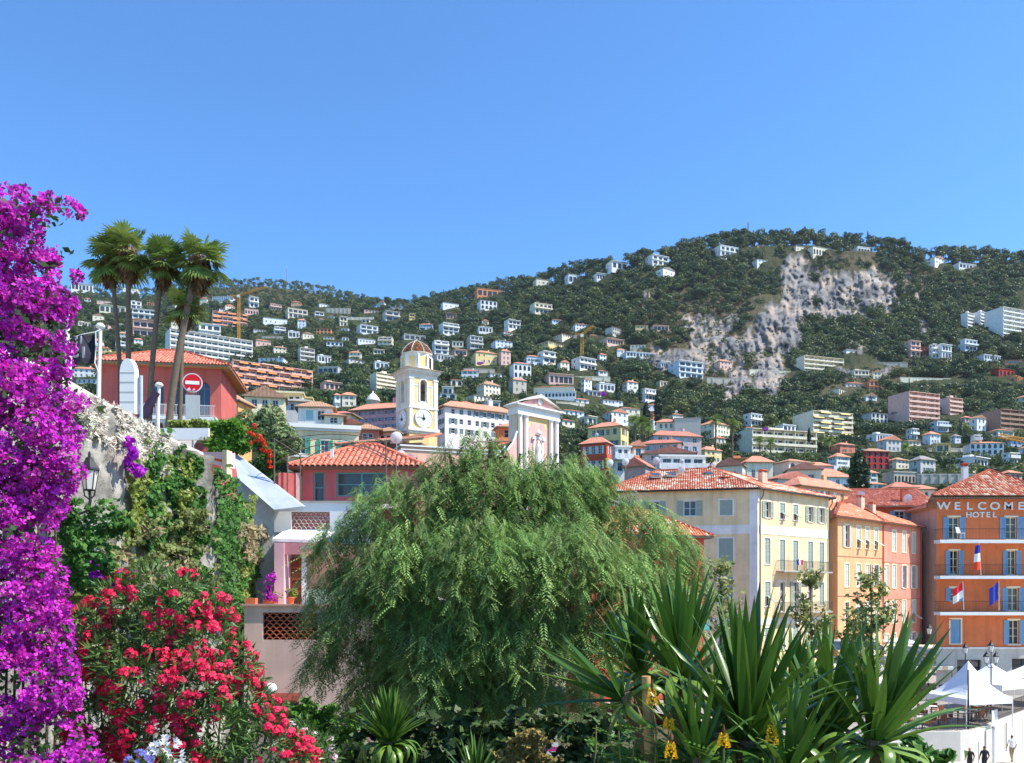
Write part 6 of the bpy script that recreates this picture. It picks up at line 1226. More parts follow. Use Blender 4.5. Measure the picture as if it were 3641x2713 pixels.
def wall_grid():
    vs, cs = [], []; nU = 260; nV = 90; seg = [0]
    for i in range(len(WP)-1): seg.append(seg[-1]+math.dist(WP[i], WP[i+1]))
    s = np.linspace(0, seg[-1], nU); X = np.interp(s, seg, [p[0] for p in WP]); Y = np.interp(s, seg, [p[1] for p in WP]); T = np.interp(s, seg, WT); v = np.linspace(0, 1, nV)
    S, V = np.meshgrid(s, v); TT = np.interp(S, seg, WT); Zz = 4+(TT-4)*V
    n = fbm(S*2.2, Zz*2.6, 2, 4); n2 = fbm(S*.5, Zz*.35, 8, 3); st = vnoise(S*3.1, Zz*4.2, 6)
    XX = np.interp(S, seg, [p[0] for p in WP])+(n-.5)*.35+(n2-.5)*.7+(st > .5)*.03; YY = np.interp(S, seg, [p[1] for p in WP])+(n-.5)*.1
    P3 = np.stack([XX, YY, Zz+(V > .99)*(n-.5)*.3], -1); back = P3[-1:].copy(); back[..., 0] -= 1.2; back[..., 2] += .05; P3 = np.concatenate([P3, back]); R, Cc = P3.shape[:2]
    idx = np.arange(R*Cc).reshape(R, Cc); Fq = np.stack([idx[:-1, :-1], idx[:-1, 1:], idx[1:, 1:], idx[1:, :-1]], -1).reshape(-1, 4)
    t = .75+.5*np.concatenate([st, st[-1:]]);  w = np.concatenate([n2, n2[-1:]]); base = np.array(lin((172, 166, 154))); stain = np.array(lin((92, 88, 78))); st2 = fbm(S*3.0, Zz*.35, 12, 4)
    w = np.clip(w+.8*np.clip(np.concatenate([st2, st2[-1:]])*2-1.0, 0, 1), 0, 1.2)
    k = (base*(1-np.clip(w*1.6-.5, 0, 1))[..., None]+stain*np.clip(w*1.6-.5, 0, 1)[..., None])*t[..., None]
    return np_mesh('masonry', P3.reshape(-1, 3), Fq, STONEW, k.reshape(-1, 3), smooth=True)
rw_ = thing('stone_retaining_wall', 'tall pale stone retaining wall overgrown with ivy', 'wall', (0, 0, 0)); obj('masonry', wall_grid(), rw_)
cp = MB()
for i in range(len(WP)-1): cp.tube([(WP[i][0]-.25, WP[i][1], WT[i]+.02), (WP[i+1][0]-.25, WP[i+1][1], WT[i+1]+.02)], .22, n=6)
cp.build('coping', mat('coping_stone', (198, 190, 176), .95, .25, 3, .5, 12), rw_)
def wallY(x): return np.interp(x, [-600, 300, 590, 735, 750, 960], [12, 19.3, 25, 26.9, 27.3, 38])
def leaf_patch(name, label, cat, n, x0, x1, ytop, ybot, size, m, dens=None, off=(.05, .5), aspect=1.3, jit=.7, seed=1, Yf=None, lo=.55, hi=1.4, extra=None, part='foliage', nrm=(.8, -.6, .2)):
    r = np.random.default_rng(seed); x = r.uniform(x0, x1, n); f = r.uniform(0, 1, n); yt = ytop(x) if callable(ytop) else np.full(n, float(ytop)); yb_ = ybot(x) if callable(ybot) else np.full(n, float(ybot)); y = yt+(yb_-yt)*f
    clump = fbm(x/34., y/30., seed, 3); o = off[0]+(off[1]-off[0])*np.clip(clump*1.9-.45, 0, 1)*r.uniform(.55, 1.05, n)
    ef = np.minimum(np.minimum(x-x0, x1-x)/(.28*(x1-x0)), np.minimum(f, 1-f)/.22); kk = ef+(fbm(x/40., y/40., seed+9, 3)-.5)*2.6 > .12*r.uniform(.4, 1.6, n); x, y, o = x[kk], y[kk], o[kk]   # ragged outline
    if dens is not None: k = fbm(x/55., y/70., seed+3, 3) > dens; x, y, o = x[k], y[k], o[k]
    Y = (Yf(x) if Yf else wallY(x))-o*.7; p = np.stack([(x-CX)*Y/F+o*.7, Y, ZC-(y-HY)*Y/F], 1)
    t = thing(name, label, cat, tuple(p[np.argmin(p[:, 2])])); c = np.array(t.location)
    v, q = leaf_quads(p-c, np.tile(np.array(nrm), (len(p), 1)), size, aspect, jit, r, fold=.12); o2 = obj(part, np_mesh(part, v, q, m, tones(len(p), 4, lo, hi, r)), t); o2['kind'] = 'stuff'; return t
IVY = leafm('ivy_leaf', (70, 112, 46), (78, 120, 50), .25, .6, spec=.25); IVYL = leafm('ivy_pale_leaf', (128, 146, 58), (138, 150, 66), .35, .45); SCR = leafm('scrub_leaf', (112, 122, 62), (122, 126, 70), .3, .6); SCRD = leafm('scrub_dry', (140, 128, 92), (150, 136, 98), .2, .7)
leaf_patch('ivy', 'glossy dark ivy covering the corner of the stone wall', 'ivy', 9000, 560, 738, lambda x: 1528+(x-590)*.35, 2230, .12, IVY, .28, (.05, .4), seed=3)
leaf_patch('ivy', 'ivy cascading behind the corner of the stone wall', 'ivy', 9500, 742, 955, lambda x: 1655+np.clip(x-800, 0, 200)*1.9, lambda x: 2330-np.abs(x-850)*.4, .13, IVY, .30, (.1, .6), seed=9)
leaf_patch('ivy', 'yellow-green creeper high on the sunlit stone wall', 'creeper', 4200, 410, 600, 1560, 2000, .09, IVYL, .46, (.03, .4), seed=14)
leaf_patch('wall_shrub', 'mixed scrub and creepers on the lower stone wall', 'shrubs', 22000, 120, 730, lambda x: 1900-(x-170)*.2, 2420, .10, SCR, .33, (.1, 1.0), seed=21)
leaf_patch('wall_shrub', 'dry brown twiggy shrub hanging on the stone wall', 'shrub', 2500, 300, 700, 1780, 2220, .08, SCRD, .52, (.2, .9), seed=25, aspect=3)
leaf_patch('wall_shrub', 'dark shadowed bush behind the lower bougainvillea', 'bush', 4200, 120, 330, 1770, 2120, .06, IVY, .25, (.2, .9), seed=28, Yf=lambda x: np.full(len(x), 11.0))
leaf_patch('wall_shrub', 'dry grey-brown hanging tuft at the far end of the stone wall', 'shrub', 900, 820, 935, 1860, 2010, .1, SCRD, .3, (.3, 1.0), seed=33, aspect=3)
leaf_patch('garden_shrub', 'bright green shrub along the top of the ivy corner', 'shrub', 2200, 560, 720, 1495, 1560, .13, IVYL, .2, (.1, 1.0), seed=37, Yf=lambda x: np.full(len(x), 28.0))
leaf_patch('garden_shrub', 'bright green fern-like plants behind the road sign', 'shrub', 3000, 715, 850, 1505, 1600, .16, leafm('lush_leaf', (88, 136, 40), (98, 142, 48), .4), .15, (.1, 1.2), seed=41, Yf=lambda x: np.full(len(x), 38.0), aspect=4)
leaf_patch('bougainvillea_spray', 'purple bougainvillea spray hanging beside the wall lantern', 'flowers', 500, 395, 455, lambda x: 1550+(x-395)*1.2, lambda x: 1640+(x-395)*1.3, .11, BOUG, .3, (.2, .8), seed=44, part='blossoms')
leaf_patch('bougainvillea_spray', 'purple bougainvillea spray trailing above the red oleander', 'flowers', 500, 210, 400, lambda x: 1975+(x-210)*.35, lambda x: 2040+(x-210)*.35, .09, BOUG, .42, (.2, .7), seed=47, Yf=lambda x: np.full(len(x), 12.0), part='blossoms')
leaf_patch('bougainvillea_spray', 'small purple flowers beside the pink pillar', 'flowers', 160, 925, 965, 2030, 2140, .1, BOUG, .3, (.1, .5), seed=49, Yf=lambda x: np.full(len(x), 31.0), part='blossoms')
leaf_patch('dry_creeper', 'pale dry creeper netting over the sunlit top of the stone wall', 'creeper', 5200, 280, 620, lambda x: 1395+np.clip(x-300, 0, 300)*.52, lambda x: 1560+np.clip(x-300, 0, 300)*.5, .07, leafm('dry_creeper_leaf', (196, 188, 170), (206, 198, 182), .1, .8), .30, (.02, .3), seed=71, aspect=4)
for i_, (xa, ya, yb2, lb_) in enumerate(((470, 1600, 1950, 'narrow green vine strip on the pale wall left of the corner'), (525, 1570, 2000, 'second green vine strip on the pale wall'), (640, 1600, 2150, 'long green vine strip down the ivy corner'), (795, 1700, 2150, 'vine strip just past the wall corner'), (865, 1760, 2280, 'long vine strip hanging at the far end of the wall'))):
    leaf_patch('hanging_vine', lb_, 'vine', 2200, xa-34, xa+34, ya, yb2, .1, (IVYL, IVY)[i_ % 2], None, (.1, .5), seed=80+i_)
# lantern on its wall bracket
def lantern_parts(t, s=1.0, z=0, glass=(232, 230, 222), off=(0, 0)):
    ox, oy = off
    hx = lambda r, zz: [(ox+r*math.cos(a+.52), oy+r*math.sin(a+.52), zz) for a in np.arange(6)*math.pi/3]
    b = MB(); lo, hi = hx(.13*s, z), hx(.21*s, z+.5*s)
    for i in range(6): b.quad(lo[i], lo[(i+1) % 6], hi[(i+1) % 6], hi[i])
    b.build('glass_pane', mat('lantern_glass_%d' % glass[0], glass, .3, .05, spec=.5), t)
    b = MB()
    for i in range(6): b.bar(lo[i], hi[i], .014*s, n=4); b.bar(hi[i], hi[(i+1) % 6], .018*s, n=4); b.bar(lo[i], lo[(i+1) % 6], .018*s, n=4)
    b.build('frame', DARKM, t); b = MB(); b.lathe([(.26*s, .5*s), (.25*s, .55*s), (.12*s, .74*s), (.1*s, .8*s), (.04*s, .84*s), (.03*s, .95*s), (.005, .98*s)], (ox, oy, z), n=6, smooth=False); b.build('roof', DARKM, t)
lt = thing('wall_lantern', 'wrought iron lantern on a bracket from the stone wall', 'lantern', P(318, 1742, 17.5)); lantern_parts(lt, .82, 0, (214, 208, 196)); b = MB(); b.tube([(0, 0, -.02), (.02, 0, -.2), (-.02, 0, -.42), (-.25, .05, -.5), (-.75, .15, -.5)], .03, n=6); b.tube([(-.12, 0, 0), (-.1, 0, -.12), (0, 0, -.2)], .015); b.tube([(.12, 0, 0), (.1, 0, -.12), (0, 0, -.2)], .015); b.build('bracket', DARKM, lt)
# flag poles, the black banner, the arched board, the road sign
PW_ = mat('pole_white', (232, 230, 222), .4, .04, spec=.5)
def pole(x, yb, yt, Y, label, r=.055, name='flag_pole'):
    h = (yb-yt)*Y/F; t = thing(name, label, 'pole', P(x, yb, Y)); MB().tube([(0, 0, -.5), (.02, 0, h*.5), (.05, 0, h)], r, n=10, r2=r*.85).build('shaft', PW_, t); MB().lathe([(.02, -.02), (r*2.0, .02), (r*2.1, .07), (r*1.3, .13), (.005, .15)], (.05, 0, h), n=14).build('finial', PW_, t); return t, h
pole(350, 1402, 1168, 22, 'tall white pole carrying the black banner'); pole(560, 1535, 1375, 27, 'white pole with a furled dark flag', .06); pole(236, 1400, 1085, 21, 'white pole half hidden in the bougainvillea', .05); pole(243, 1330, 1236, 19, 'thick white post cap with a blue shaded side', .06)
bn_ = thing('black_banner', 'black banner with outlined pale letters hanging from a white pole', 'banner', P(300, 1290, 21.8)); b = MB(); nu = 16
def bp_(u, v): 
    x = 340-95*u; y = (1180+25*u)+(1290-1180-22*u)*v; q = P(x, y, 21.8)+Vector((0, .12*math.sin(u*9)+.05*math.sin(v*5+u*3), 0)); return q-bn_.location
for i in range(nu):
    for j in range(6): b.add([bp_(i/nu, j/6), bp_((i+1)/nu, j/6), bp_((i+1)/nu, (j+1)/6), bp_(i/nu, (j+1)/6)], [(0, 1, 2, 3)], 0, True)
b.build('cloth', mat('banner_black', (46, 44, 58), .8, .2, 6), bn_)
LGM = mat('banner_letter', (150, 150, 156), .8); mS, mI = LETTERS['S'].copy(), LETTERS['I'].copy(); mS.materials.clear(); mI.materials.clear(); mS.materials.append(LGM); mI.materials.append(LGM)
for me, x, y in ((mS, 268, 1270), (mI, 297, 1272), (mS, 268, 1222), (mI, 288, 1222)): o = obj('letter', me, bn_, P(x, y, 21.6)-bn_.location, rot=(math.pi/2, 0, 0), scale=(-.26 if y > 1250 else -.18, .28 if y > 1250 else .2, .3))
b = MB(); b.tube([bp_(1, 0)+Vector((0, -.02, 0)), bp_(.5, 0), bp_(0, 0), P(357, 1172, 21.9)-bn_.location], .012, n=4); b.tube([bp_(0, 0), bp_(.05, .5), bp_(0, 1), P(352, 1330, 21.9)-bn_.location], .015, n=4); b.build('cord', WHITE, bn_)
ff = thing('furled_flag', 'dark purple furled flag on the short white pole', 'flag', P(560, 1400, 26.9)); b = MB(); b.tube([(0, 0, .05), (-.25, 0, -.3), (-.42, 0, -.7), (-.8, 0, -1.0), (-.95, 0, -1.3)], .10, n=7, r2=.2); b.tube([(-.1, 0, -.1), (-.3, .05, -.6), (-.55, .05, -.8)], .09, n=6); b.build('cloth', mat('flag_purple', (66, 50, 72), .8, .2, 6), ff)
ab = thing('arched_board', 'white arched board with horizontal joints standing on the wall top', 'board', P(452, 1470, 24)); bw_ = .43; b = MB(); hz_ = 1.15
b.prism([(-bw_/2*1.0, 0, 0), (bw_/2, 0, 0), (bw_/2, 0, hz_)]+[(bw_/2*math.cos(t), 0, hz_+.42*math.sin(t)) for t in np.linspace(.2, math.pi-.2, 9)]+[(-bw_/2, 0, hz_)], (.06, .12, 0)); b.build('board', mat('board_white', (236, 234, 226), .6, .05), ab, fix=True)
for z in (.32, .6, .88, 1.15): MB().box(-bw_/2+.01, bw_/2-.01, -.006, -.001, z, z+.018).build('joint', mat('joint_grey', (150, 148, 140), .8), ab)
MB().bar((bw_/2+.14, .1, -.4), (bw_/2+.14, .1, 1.1), .05, n=8).build('post', mat('steel_blue', (176, 196, 206), .4), ab); MB().bar((-bw_/2-.05, .1, -.4), (-bw_/2-.05, .1, 1.35), .035, n=8).build('post', DARKM, ab)
ns = thing('no_entry_sign', 'round red no entry road sign on a grey post', 'road sign', P(685, 1600, 29.5), math.radians(12)); sz_ = (1600-1362)*29.5/3000
def disc(r, y, m, name, d=.02, s=1): q = MB(); q.lathe([(r, 0), (r, d)], n=36); o = q.build(name, m, ns); o.location = (0, y, sz_); o.rotation_euler = (math.pi/2, 0, 0); return o
disc(.335, 0, mat('sign_back', (210, 210, 206), .4), 'plate', .05); disc(.30, -.052, mat('sign_red', (206, 22, 34), .45, .06), 'red_disc', .006); MB().box(-.23, .23, -.066, -.060, sz_-.06, sz_+.06).build('white_bar', mat('sign_white', (240, 240, 238), .5, .03), ns)
b = MB(); b.poly([(-.2, -.066, sz_-.27), (-.1, -.066, sz_-.16), (-.04, -.066, sz_-.27)]); b.poly([(-.02, -.066, sz_-.29), (.06, -.066, sz_-.19), (.1, -.066, sz_-.25)]); b.build('torn_sticker', mat('sticker_pale', (226, 206, 200), .7), ns)
MB().bar((0, .06, -1.0), (0, .06, sz_+.3), .04, n=8).build('post', mat('post_grey', (140, 142, 140), .5), ns); b = MB(); b.box(-.24, .24, -.02, .03, sz_-1.25, sz_-.42); b.build('lower_plate', mat('plate_grey', (176, 180, 174), .6), ns)
pf = thing('planter_balustrade', 'white parapet rail along the top of the ivy corner', 'parapet', P(640, 1532, 27.5)); MB().box(-.75, .95, -.06, .06, -.3, .08).build('rail', WHITE, pf)

# ---------------------------------------------------------------- pink villa and its palms
vl = thing('pink_villa', 'dusty pink villa with arched windows, balcony and low red roof', 'villa', P(358, 1500, 62), math.radians(9)); VW = wallm((204, 106, 96)); vw, vd, vz = 8.5, 7.0, 4.35; vb = -9
b = MB(); c3 = (3.95, 5.55, 7.25); edges_ = (0, 3.2, 4.75, 6.4, vw)
b.quad((0, 0, vb), (3.2, 0, vb), (3.2, 0, vz), (0, 0, vz))
for i, c in enumerate(c3): arch_panel(b, edges_[i+1], edges_[i+2], vb, vz, c, .46, .55, 2.75, 0, .3)
b.quad((vw, 0, vb), (vw, vd, vb), (vw, vd, vz), (vw, 0, vz)); b.quad((0, vd, vb), (0, 0, vb), (0, 0, vz), (0, vd, vz)); b.quad((vw, vd, vb), (0, vd, vb), (0, vd, vz), (vw, vd, vz)); b.build('wall', VW, vl)
for c in c3:
    g = MB(); g.prism([(c-.46, .28, .55), (c+.46, .28, .55), (c+.46, .28, 2.75)]+[(c+.46*math.cos(t), .28, 2.75+.46*math.sin(t)) for t in np.linspace(0, math.pi, 9)], (0, .02, 0)); w_ = g.build('window', mat('villa_glass', (58, 72, 92), .1, .1, spec=.7), vl); f_ = MB(); f_.box(c-.03, c+.03, .24, .28, .55, 3.15); f_.box(c-.46, c+.46, .24, .28, 2.72, 2.78); f_.box(c-.46, c-.4, .24, .28, .55, 2.75); f_.box(c+.4, c+.46, .24, .28, .55, 2.75); f_.build('frame', mat('villa_frame', (120, 132, 150), .6), w_)
bl_ = MB(); bl_.box(3.2, 8.3, -1.0, 0, .15, .42); bl_.box(3.3, 8.2, -.85, 0, -.08, .15); s_ = bl_.build('balcony', WHITE, vl); obj('railing', rail_mesh(5.0, .85, WHITE, .14, .012), s_, (3.25, -.95, .42))
for i in range(9): c_ = MB(); c_.tube([(3.5+i*.56, -.8, -.1), (3.5+i*.56, -.5, -.45), (3.5+i*.56, -.02, -.75)], .13, n=6); c_.build('corbel', WHITE, s_)
MB().box(0.02, vw-.02, -.03, -.001, -1.4, -1.1).build('string_course', wallm((226, 150, 140)), vl)
ev = [Vector(q) for q in ((-.75, -.75, vz), (vw+.75, -.75, vz), (vw+.75, vd+.75, vz), (-.75, vd+.75, vz))]; va, vb_ = Vector((3.6, 3.5, vz+2.0)), Vector((4.9, 3.5, vz+2.0))
tiled(vl, [[ev[0], ev[1], vb_, va], [ev[1], ev[2], vb_], [ev[2], ev[3], va, vb_], [ev[3], ev[0], va]], [(220, 136, 114), (214, 126, 104), (228, 148, 126)], 0); MB().quad(*[q-Z*.12 for q in ev]).build('eave', mat('eave_ochre', (196, 160, 112), .9), vl)
for i, (xb, yb, xt, yt, rad, rr, lb) in enumerate(((434,1480,393,915,1.75,.17,'slim leftmost fan palm leaning over the pink villa'),(457,1470,456,890,1.9,.2,'tallest straight fan palm above the villa roof'),(530,1500,578,925,1.75,.2,'fan palm curving right in the middle of the group'),(600,1530,706,915,2.0,.26,'thick fan palm leaning far to the right'),(640,1500,655,1085,1.45,.16,'short fan palm with a low crown behind the thick one'))):
    palm(xb, yb, yt, 54-i*.4+(1.2 if i == 4 else 0), lb, True, 500+i*7, rad*1.1, rr, (xt-xb)*54/F, nf=38, skirt=True)
# olive, red-flowering climber
def blob_bush(name, label, cat, blobs, n, size, m, loc, seed=1, trunk=0, aspect=1.5, up=.15, lo=.55, hi=1.4, part='crown', jit=.55):
    r = np.random.default_rng(seed); t = thing(name, label, cat, loc); p, nr = blob_points(blobs, n, r); v, q = leaf_quads(p, nr, size, aspect, jit, r, up=up, fold=.1); o = obj(part, np_mesh(part, v, q, m, tones(len(p), 4, lo, hi, r)), t); o['kind'] = 'stuff'
    if trunk: b = MB(); b.tube([(0, 0, -trunk), (.1, 0, 0), (0, 0, blobs[0][2])], .18, n=7, r2=.08); b.build('trunk', BARK, t)
    return t
OLIVE = leafm('olive_leaf', (120, 138, 88), (130, 146, 96), .2, .6)
rr_ = random.Random(5); blob_bush('olive_tree', 'rounded grey-green olive tree behind the red climber', 'tree', [(0, 0, 1.6, 1.5, 1.5)]+[(rr_.uniform(-1.5, 1.5), rr_.uniform(-.8, .8), rr_.uniform(.2, 2.7), rr_.uniform(.7, 1.1), rr_.uniform(.6, 1.0)) for _ in range(10)], 7000, .13, OLIVE, P(945, 1620, 60), 5, 5, 3.2)
cl = blob_bush('trumpet_vine', 'leafy climber with orange-red flower clusters', 'climber', [(rr_.uniform(-.9, 1.1)-z*.0, rr_.uniform(-.3, .3), z, .6, .5) for z in np.linspace(-1.2, 1.6, 9)], 4200, .12, leafm('vine_leaf', (86, 116, 46), (96, 126, 50), .3), P(915, 1640, 44), 6)
REDF = leafm('trumpet_flower', (232, 62, 28), (236, 74, 36), .3)
def cluster_mesh(name, n, rad, size, m, seed, aspect=1.2):
    r = np.random.default_rng(seed); d = unit(r.normal(size=(n, 3))); v, q = leaf_quads(d*rad*r.uniform(.5, 1, n)[:, None], d, size, aspect, .4, r, fold=.2); return np_mesh(name, v, q, m, tones(n, 4, .75, 1.25, r, .05))
cm_ = cluster_mesh('flower_cluster', 26, .13, .1, REDF, 8)
for x, y in ((868,1522),(905,1515),(885,1538),(925,1550),(935,1565),(915,1565),(892,1575),(940,1580),(930,1600),(945,1603),(958,1605),(960,1620),(958,1642),(962,1660),(900,1545)): obj('flower_cluster', cm_, cl, P(x, y, 43.0)-cl.location, rot=(random.random()*3, random.random()*3, 0), scale=(1, 1, random.uniform(.7, 1.2)))

# ---------------------------------------------------------------- terrace house with red roof, pergola and lower garden wall
th = thing('terrace_house', 'pink house with red tiled roof and glazed terrace behind the pepper tree', 'house', P(1275, 1790, 42)); tw_ = 5.6; tz_ = 1.78; TP = wallm((196, 112, 112)); x_l = -tw_/2
walls(th, [(x_l, 0), (-x_l, 0), (-x_l, 5), (x_l, 5)], 0, tz_, {0: [(.55, .02, .55, 1.55, 'g'), (1.7, .35, 2.5, 1.2, 'g')]}, TP, fm=mat('frame_teal', (96, 160, 158), .5), depth=.15, base=3)
e_ = [Vector(q) for q in ((x_l-.55, -.6, tz_), (-x_l+.5, -.6, tz_), (-x_l+.5, 5.6, tz_), (x_l-.55, 5.6, tz_))]; ra, rb2 = Vector((-.4, 2.5, tz_+1.5)), Vector((.5, 2.5, tz_+1.5))
MB().poly([e_[0], e_[1], rb2, ra]).build('roof', mat('roof_deck_150', (150, 84, 62), .95), th); dk_ = [q for q in th.children if q.name.startswith('roof')][0]
TPAL = [(226, 138, 110), (218, 124, 98), (232, 152, 124)]; v, f, k = tile_arrays([e_[0], e_[1], rb2, ra], .27, .3, TPAL, seed=2); ntile = len(f)//8; r_ = np.random.default_rng(6)
tcol = [mat('tile_clay_%d' % i, c, .85, .15, 8) for i, c in enumerate(TPAL)]; v3 = v.reshape(-1, 15, 3); org = v3[:, 2]; tloc = v3-org[:, None]; fq0 = f[:8]
tmesh = [np_mesh('tile', tloc[ntile//2], fq0, m) for m in tcol]
for i in range(min(ntile, 300)): obj('tile', tmesh[int(r_.integers(0, 3))], dk_, org[i])
if ntile > 300: q = v3[300:].reshape(-1, 3); t_ = obj('tile_courses', np_mesh('tile_courses', q, (fq0[None]+np.arange(ntile-300)[:, None, None]*15).reshape(-1, 4), tcol[0]), dk_); t_['kind'] = 'stuff'
tiled(th, [[e_[1], e_[2], rb2], [e_[2], e_[3], ra, rb2], [e_[3], e_[0], ra]], TPAL, name='roof'); MB().quad(*[q-Z*.1 for q in e_]).build('eave', mat('eave_grey', (130, 120, 110), .9), th)
MB().tube([e_[0]-Z*.05, e_[1]-Z*.05], .06, n=6).build('gutter', mat('gutter_brown', (120, 84, 66), .6), th)
MB().box(-1.5, -1.35, .4, .55, tz_+.3, tz_+1.0).build('vent_pipe', WHITE, th)
dish(P(1410, 1595, 47), .34, 200, 20, 'big white dish at the right end of the red terrace roof', .6); dish(P(1425, 1632, 46), .28, 210, 30, 'half-hidden white dish under the big one', .2); dish(P(1462, 1650, 46), .38, 130, 25, 'grey dish seen from behind on the red terrace roof', .2)
tr = thing('terrace_parapet', 'white terrace parapet with a lattice opening', 'parapet', P(970, 1892, 36)); pwid = 4.2; ph = 1.26
facade_b = MB(); facade(facade_b, (0, 0, 0), Vector((1, 0, 0)), pwid, ph, [(.78, .12, 1.65, .75)], .14); facade_b.box(0, pwid, .14, .2, -.5, 0); facade_b.quad((0, 0, ph), (pwid, 0, ph), (pwid, .2, ph), (0, .2, ph)); facade_b.quad((0, 0, 0), (0, 0, ph), (0, .2, ph), (0, .2, 0)); facade_b.build('wall', WHITE, tr); MB().box(-.05, pwid+.05, -.06, .26, ph, ph+.07).build('coping', CONC, tr)
tl_ = MB(); tl_.tube([(.1*math.cos(t), 0, .1*math.sin(t)) for t in np.linspace(-.1, math.pi+.1, 8)], .014, n=4); sc_me = tl_.mesh('lattice_arc', mat('lattice_white', (214, 206, 196), .8), False)
for j in range(5):
    for i in range(8): obj('lattice_arc', sc_me, tr, (.9+i*.205+(.1 if j % 2 else 0), .06, .14+j*.15))
MB().quad((.78, .13, .12), (2.43, .13, .12), (2.43, .13, .87), (.78, .13, .87)).build('backing', wallm((206, 130, 116)), tr)
b = MB(); fl = [P(970, 1820, 36), P(1300, 1820, 36), P(1500, 1790, 42.2), P(1000, 1790, 42.2)]; b.poly([q-Z*.0 for q in fl]); b.build('terrace_floor', CONC); bpy.data.objects['terrace_floor'].name = 'terrace_paving'; tag(bpy.data.objects['terrace_paving'], 'paved floor of the terrace', kind='structure')
sw = thing('pink_side_wall', 'short pink garden wall left of the terrace house', 'wall', P(990, 1800, 40), math.radians(20)); b = MB(); b.prism([(0, 0, -1), (.95, 0, -1), (.95, 0, 1.6), (0, 0, 1.6)], (0, 2, 0)); b.build('body', wallm((226, 112, 104)), sw, fix=True); MB().box(.8, 1.0, -.05, .02, -1, 1.62).build('edge', wallm((236, 176, 168)), sw)
pg = thing('wire_pergola', 'iron pergola frame with arched bars over the terrace', 'pergola', P(975, 1810, 36.3)); RUST = mat('rusty_iron', (104, 92, 80), .7, .2)
def pq(x, y, Y): return P(x, y, Y)-pg.location
for x, yt, yb, Y in ((975,1558,1812,36.3),(1022,1620,1790,40),(1068,1620,1800,36.3),(1372,1568,1790,36.3),(1408,1640,1790,40)): MB().bar(pq(x, yb, Y), pq(x, yt, Y), .035, n=5).build('post', RUST, pg)
def bow(a, c, lift, n=14): return [pq(*[a[k]+(c[k]-a[k])*t for k in range(2)], a[2]+(c[2]-a[2])*t)+Z*lift*4*t*(1-t) for t in np.linspace(0, 1, n)]
for a, c, l in (((975,1610,40),(1405,1640,40),.85),((975,1650,38),(1408,1655,38),.95),((1068,1645,36.3),(1400,1640,36.3),.75),((975,1575,36.3),(1372,1570,36.3),.35)): MB().tube(bow(a, c, l), .022, n=5).build('hoop', RUST, pg)
for a, c in (((975,1560,36.3),(1068,1620,36.3)),((975,1600,36.3),(1022,1640,40)),((975,1810,36.3),(1130,1810,36.3))): MB().bar(pq(*a), pq(*c), .022, n=4).build('bar', RUST, pg)
for i in range(7): t = i/6; MB().tube([pq(1010+i*55, 1560+abs(i-3)*14, 40), pq(1060+i*52, 1600+abs(i-3)*10, 36.3)], .01, n=4).build('wire', RUST, pg)
cpy = thing('white_canopy', 'white sloping canopy below the terrace parapet', 'canopy', P(968, 1925, 33.5)); b = MB(); b.prism([(0, 0, 0), (1.65, 0, -.05), (2.1, 2.0, .42), (0, 2.0, .5)], (0, 0, .12)); b.build('slab', WHITE, cpy, fix=True)
rm_ = thing('garden_room', 'pink garden room with a brown door under the white canopy', 'garden room', P(975, 2152, 33)); PKL = wallm((232, 184, 188))
b = MB(); b.box(0, .38, 0, 1.6, -.3, 2.45); b.build('pillar', PKL, rm_); MB().box(.38, 2.6, .05, .4, 2.0, 2.45).build('lintel', wall_ := wallm((222, 150, 154)), rm_); MB().box(.38, 4.2, 1.2, 1.3, -.3, 2.4).build('back_wall', wallm((196, 150, 130)), rm_); d_ = MB().box(.42, 1.0, .9, .97, 0, 1.9).build('door', mat('door_brown', (124, 64, 38), .6, .2, 5), rm_)
for z in (.5, 1.0, 1.45): MB().box(.46, .96, .875, .899, z, z+.06).build('rail', mat('door_brown_light', (160, 92, 56), .6), d_)
MB().box(1.02, 1.16, .2, .5, 0, 2.0).build('curtain', WHITE, rm_); MB().box(1.2, 2.6, .15, .5, 0, .62).build('bench', mat('bench_green', (186, 206, 186), .7), rm_); MB().box(1.0, 2.6, .04, .5, 2.2, 2.32).build('awning_box', CONC, rm_)
gw = thing('garden_wall', 'pinkish garden wall with a fish-scale tile vent', 'wall', P(868, 2600, 30)); GW = wallm((236, 198, 178)); gw_w = 4.6; gh = 4.45; b = MB(); facade(b, (0, 0, 0), Vector((1, 0, 0)), gw_w, gh, [(.66, 3.25, 1.95, .97)], .16); b.quad((0, 0, 0), (0, 0, gh), (-.3, 3, gh), (-.3, 3, 0)); b.poly([(0, 0, gh), (gw_w, 0, gh), (gw_w, 3, gh), (-.3, 3, gh)]); b.quad((0, 0, -4), (gw_w, 0, -4), (gw_w, 0, 0), (0, 0, 0)); b.build('wall', GW, gw); MB().box(-.1, gw_w, -.1, .3, gh, gh+.07).build('coping', wallm((206, 160, 140)), gw)
MB().quad((.6, .155, 3.2), (2.7, .155, 3.2), (2.7, .155, 4.3), (.6, .155, 4.3)).build('vent_recess', DARKROOM, gw)
tt = MB(); th_ = np.linspace(.12, math.pi-.12, 7)
for i in range(6):
    a, c = th_[i], th_[i+1]; ro, ri = .125, .1; pt = lambda r, q, y: (r*math.cos(q), y, r*math.sin(q)*.9); tt.quad(pt(ro, a, 0), pt(ro, c, 0), pt(ri, c, 0), pt(ri, a, 0)); tt.quad(pt(ri, a, 0), pt(ri, c, 0), pt(ri, c, .12), pt(ri, a, .12)); tt.quad(pt(ro, a, 0), pt(ro, a, .12), pt(ro, c, .12), pt(ro, c, 0))
tme = tt.mesh('tile', mat('vent_clay', (214, 116, 78), .85, .15, 10))
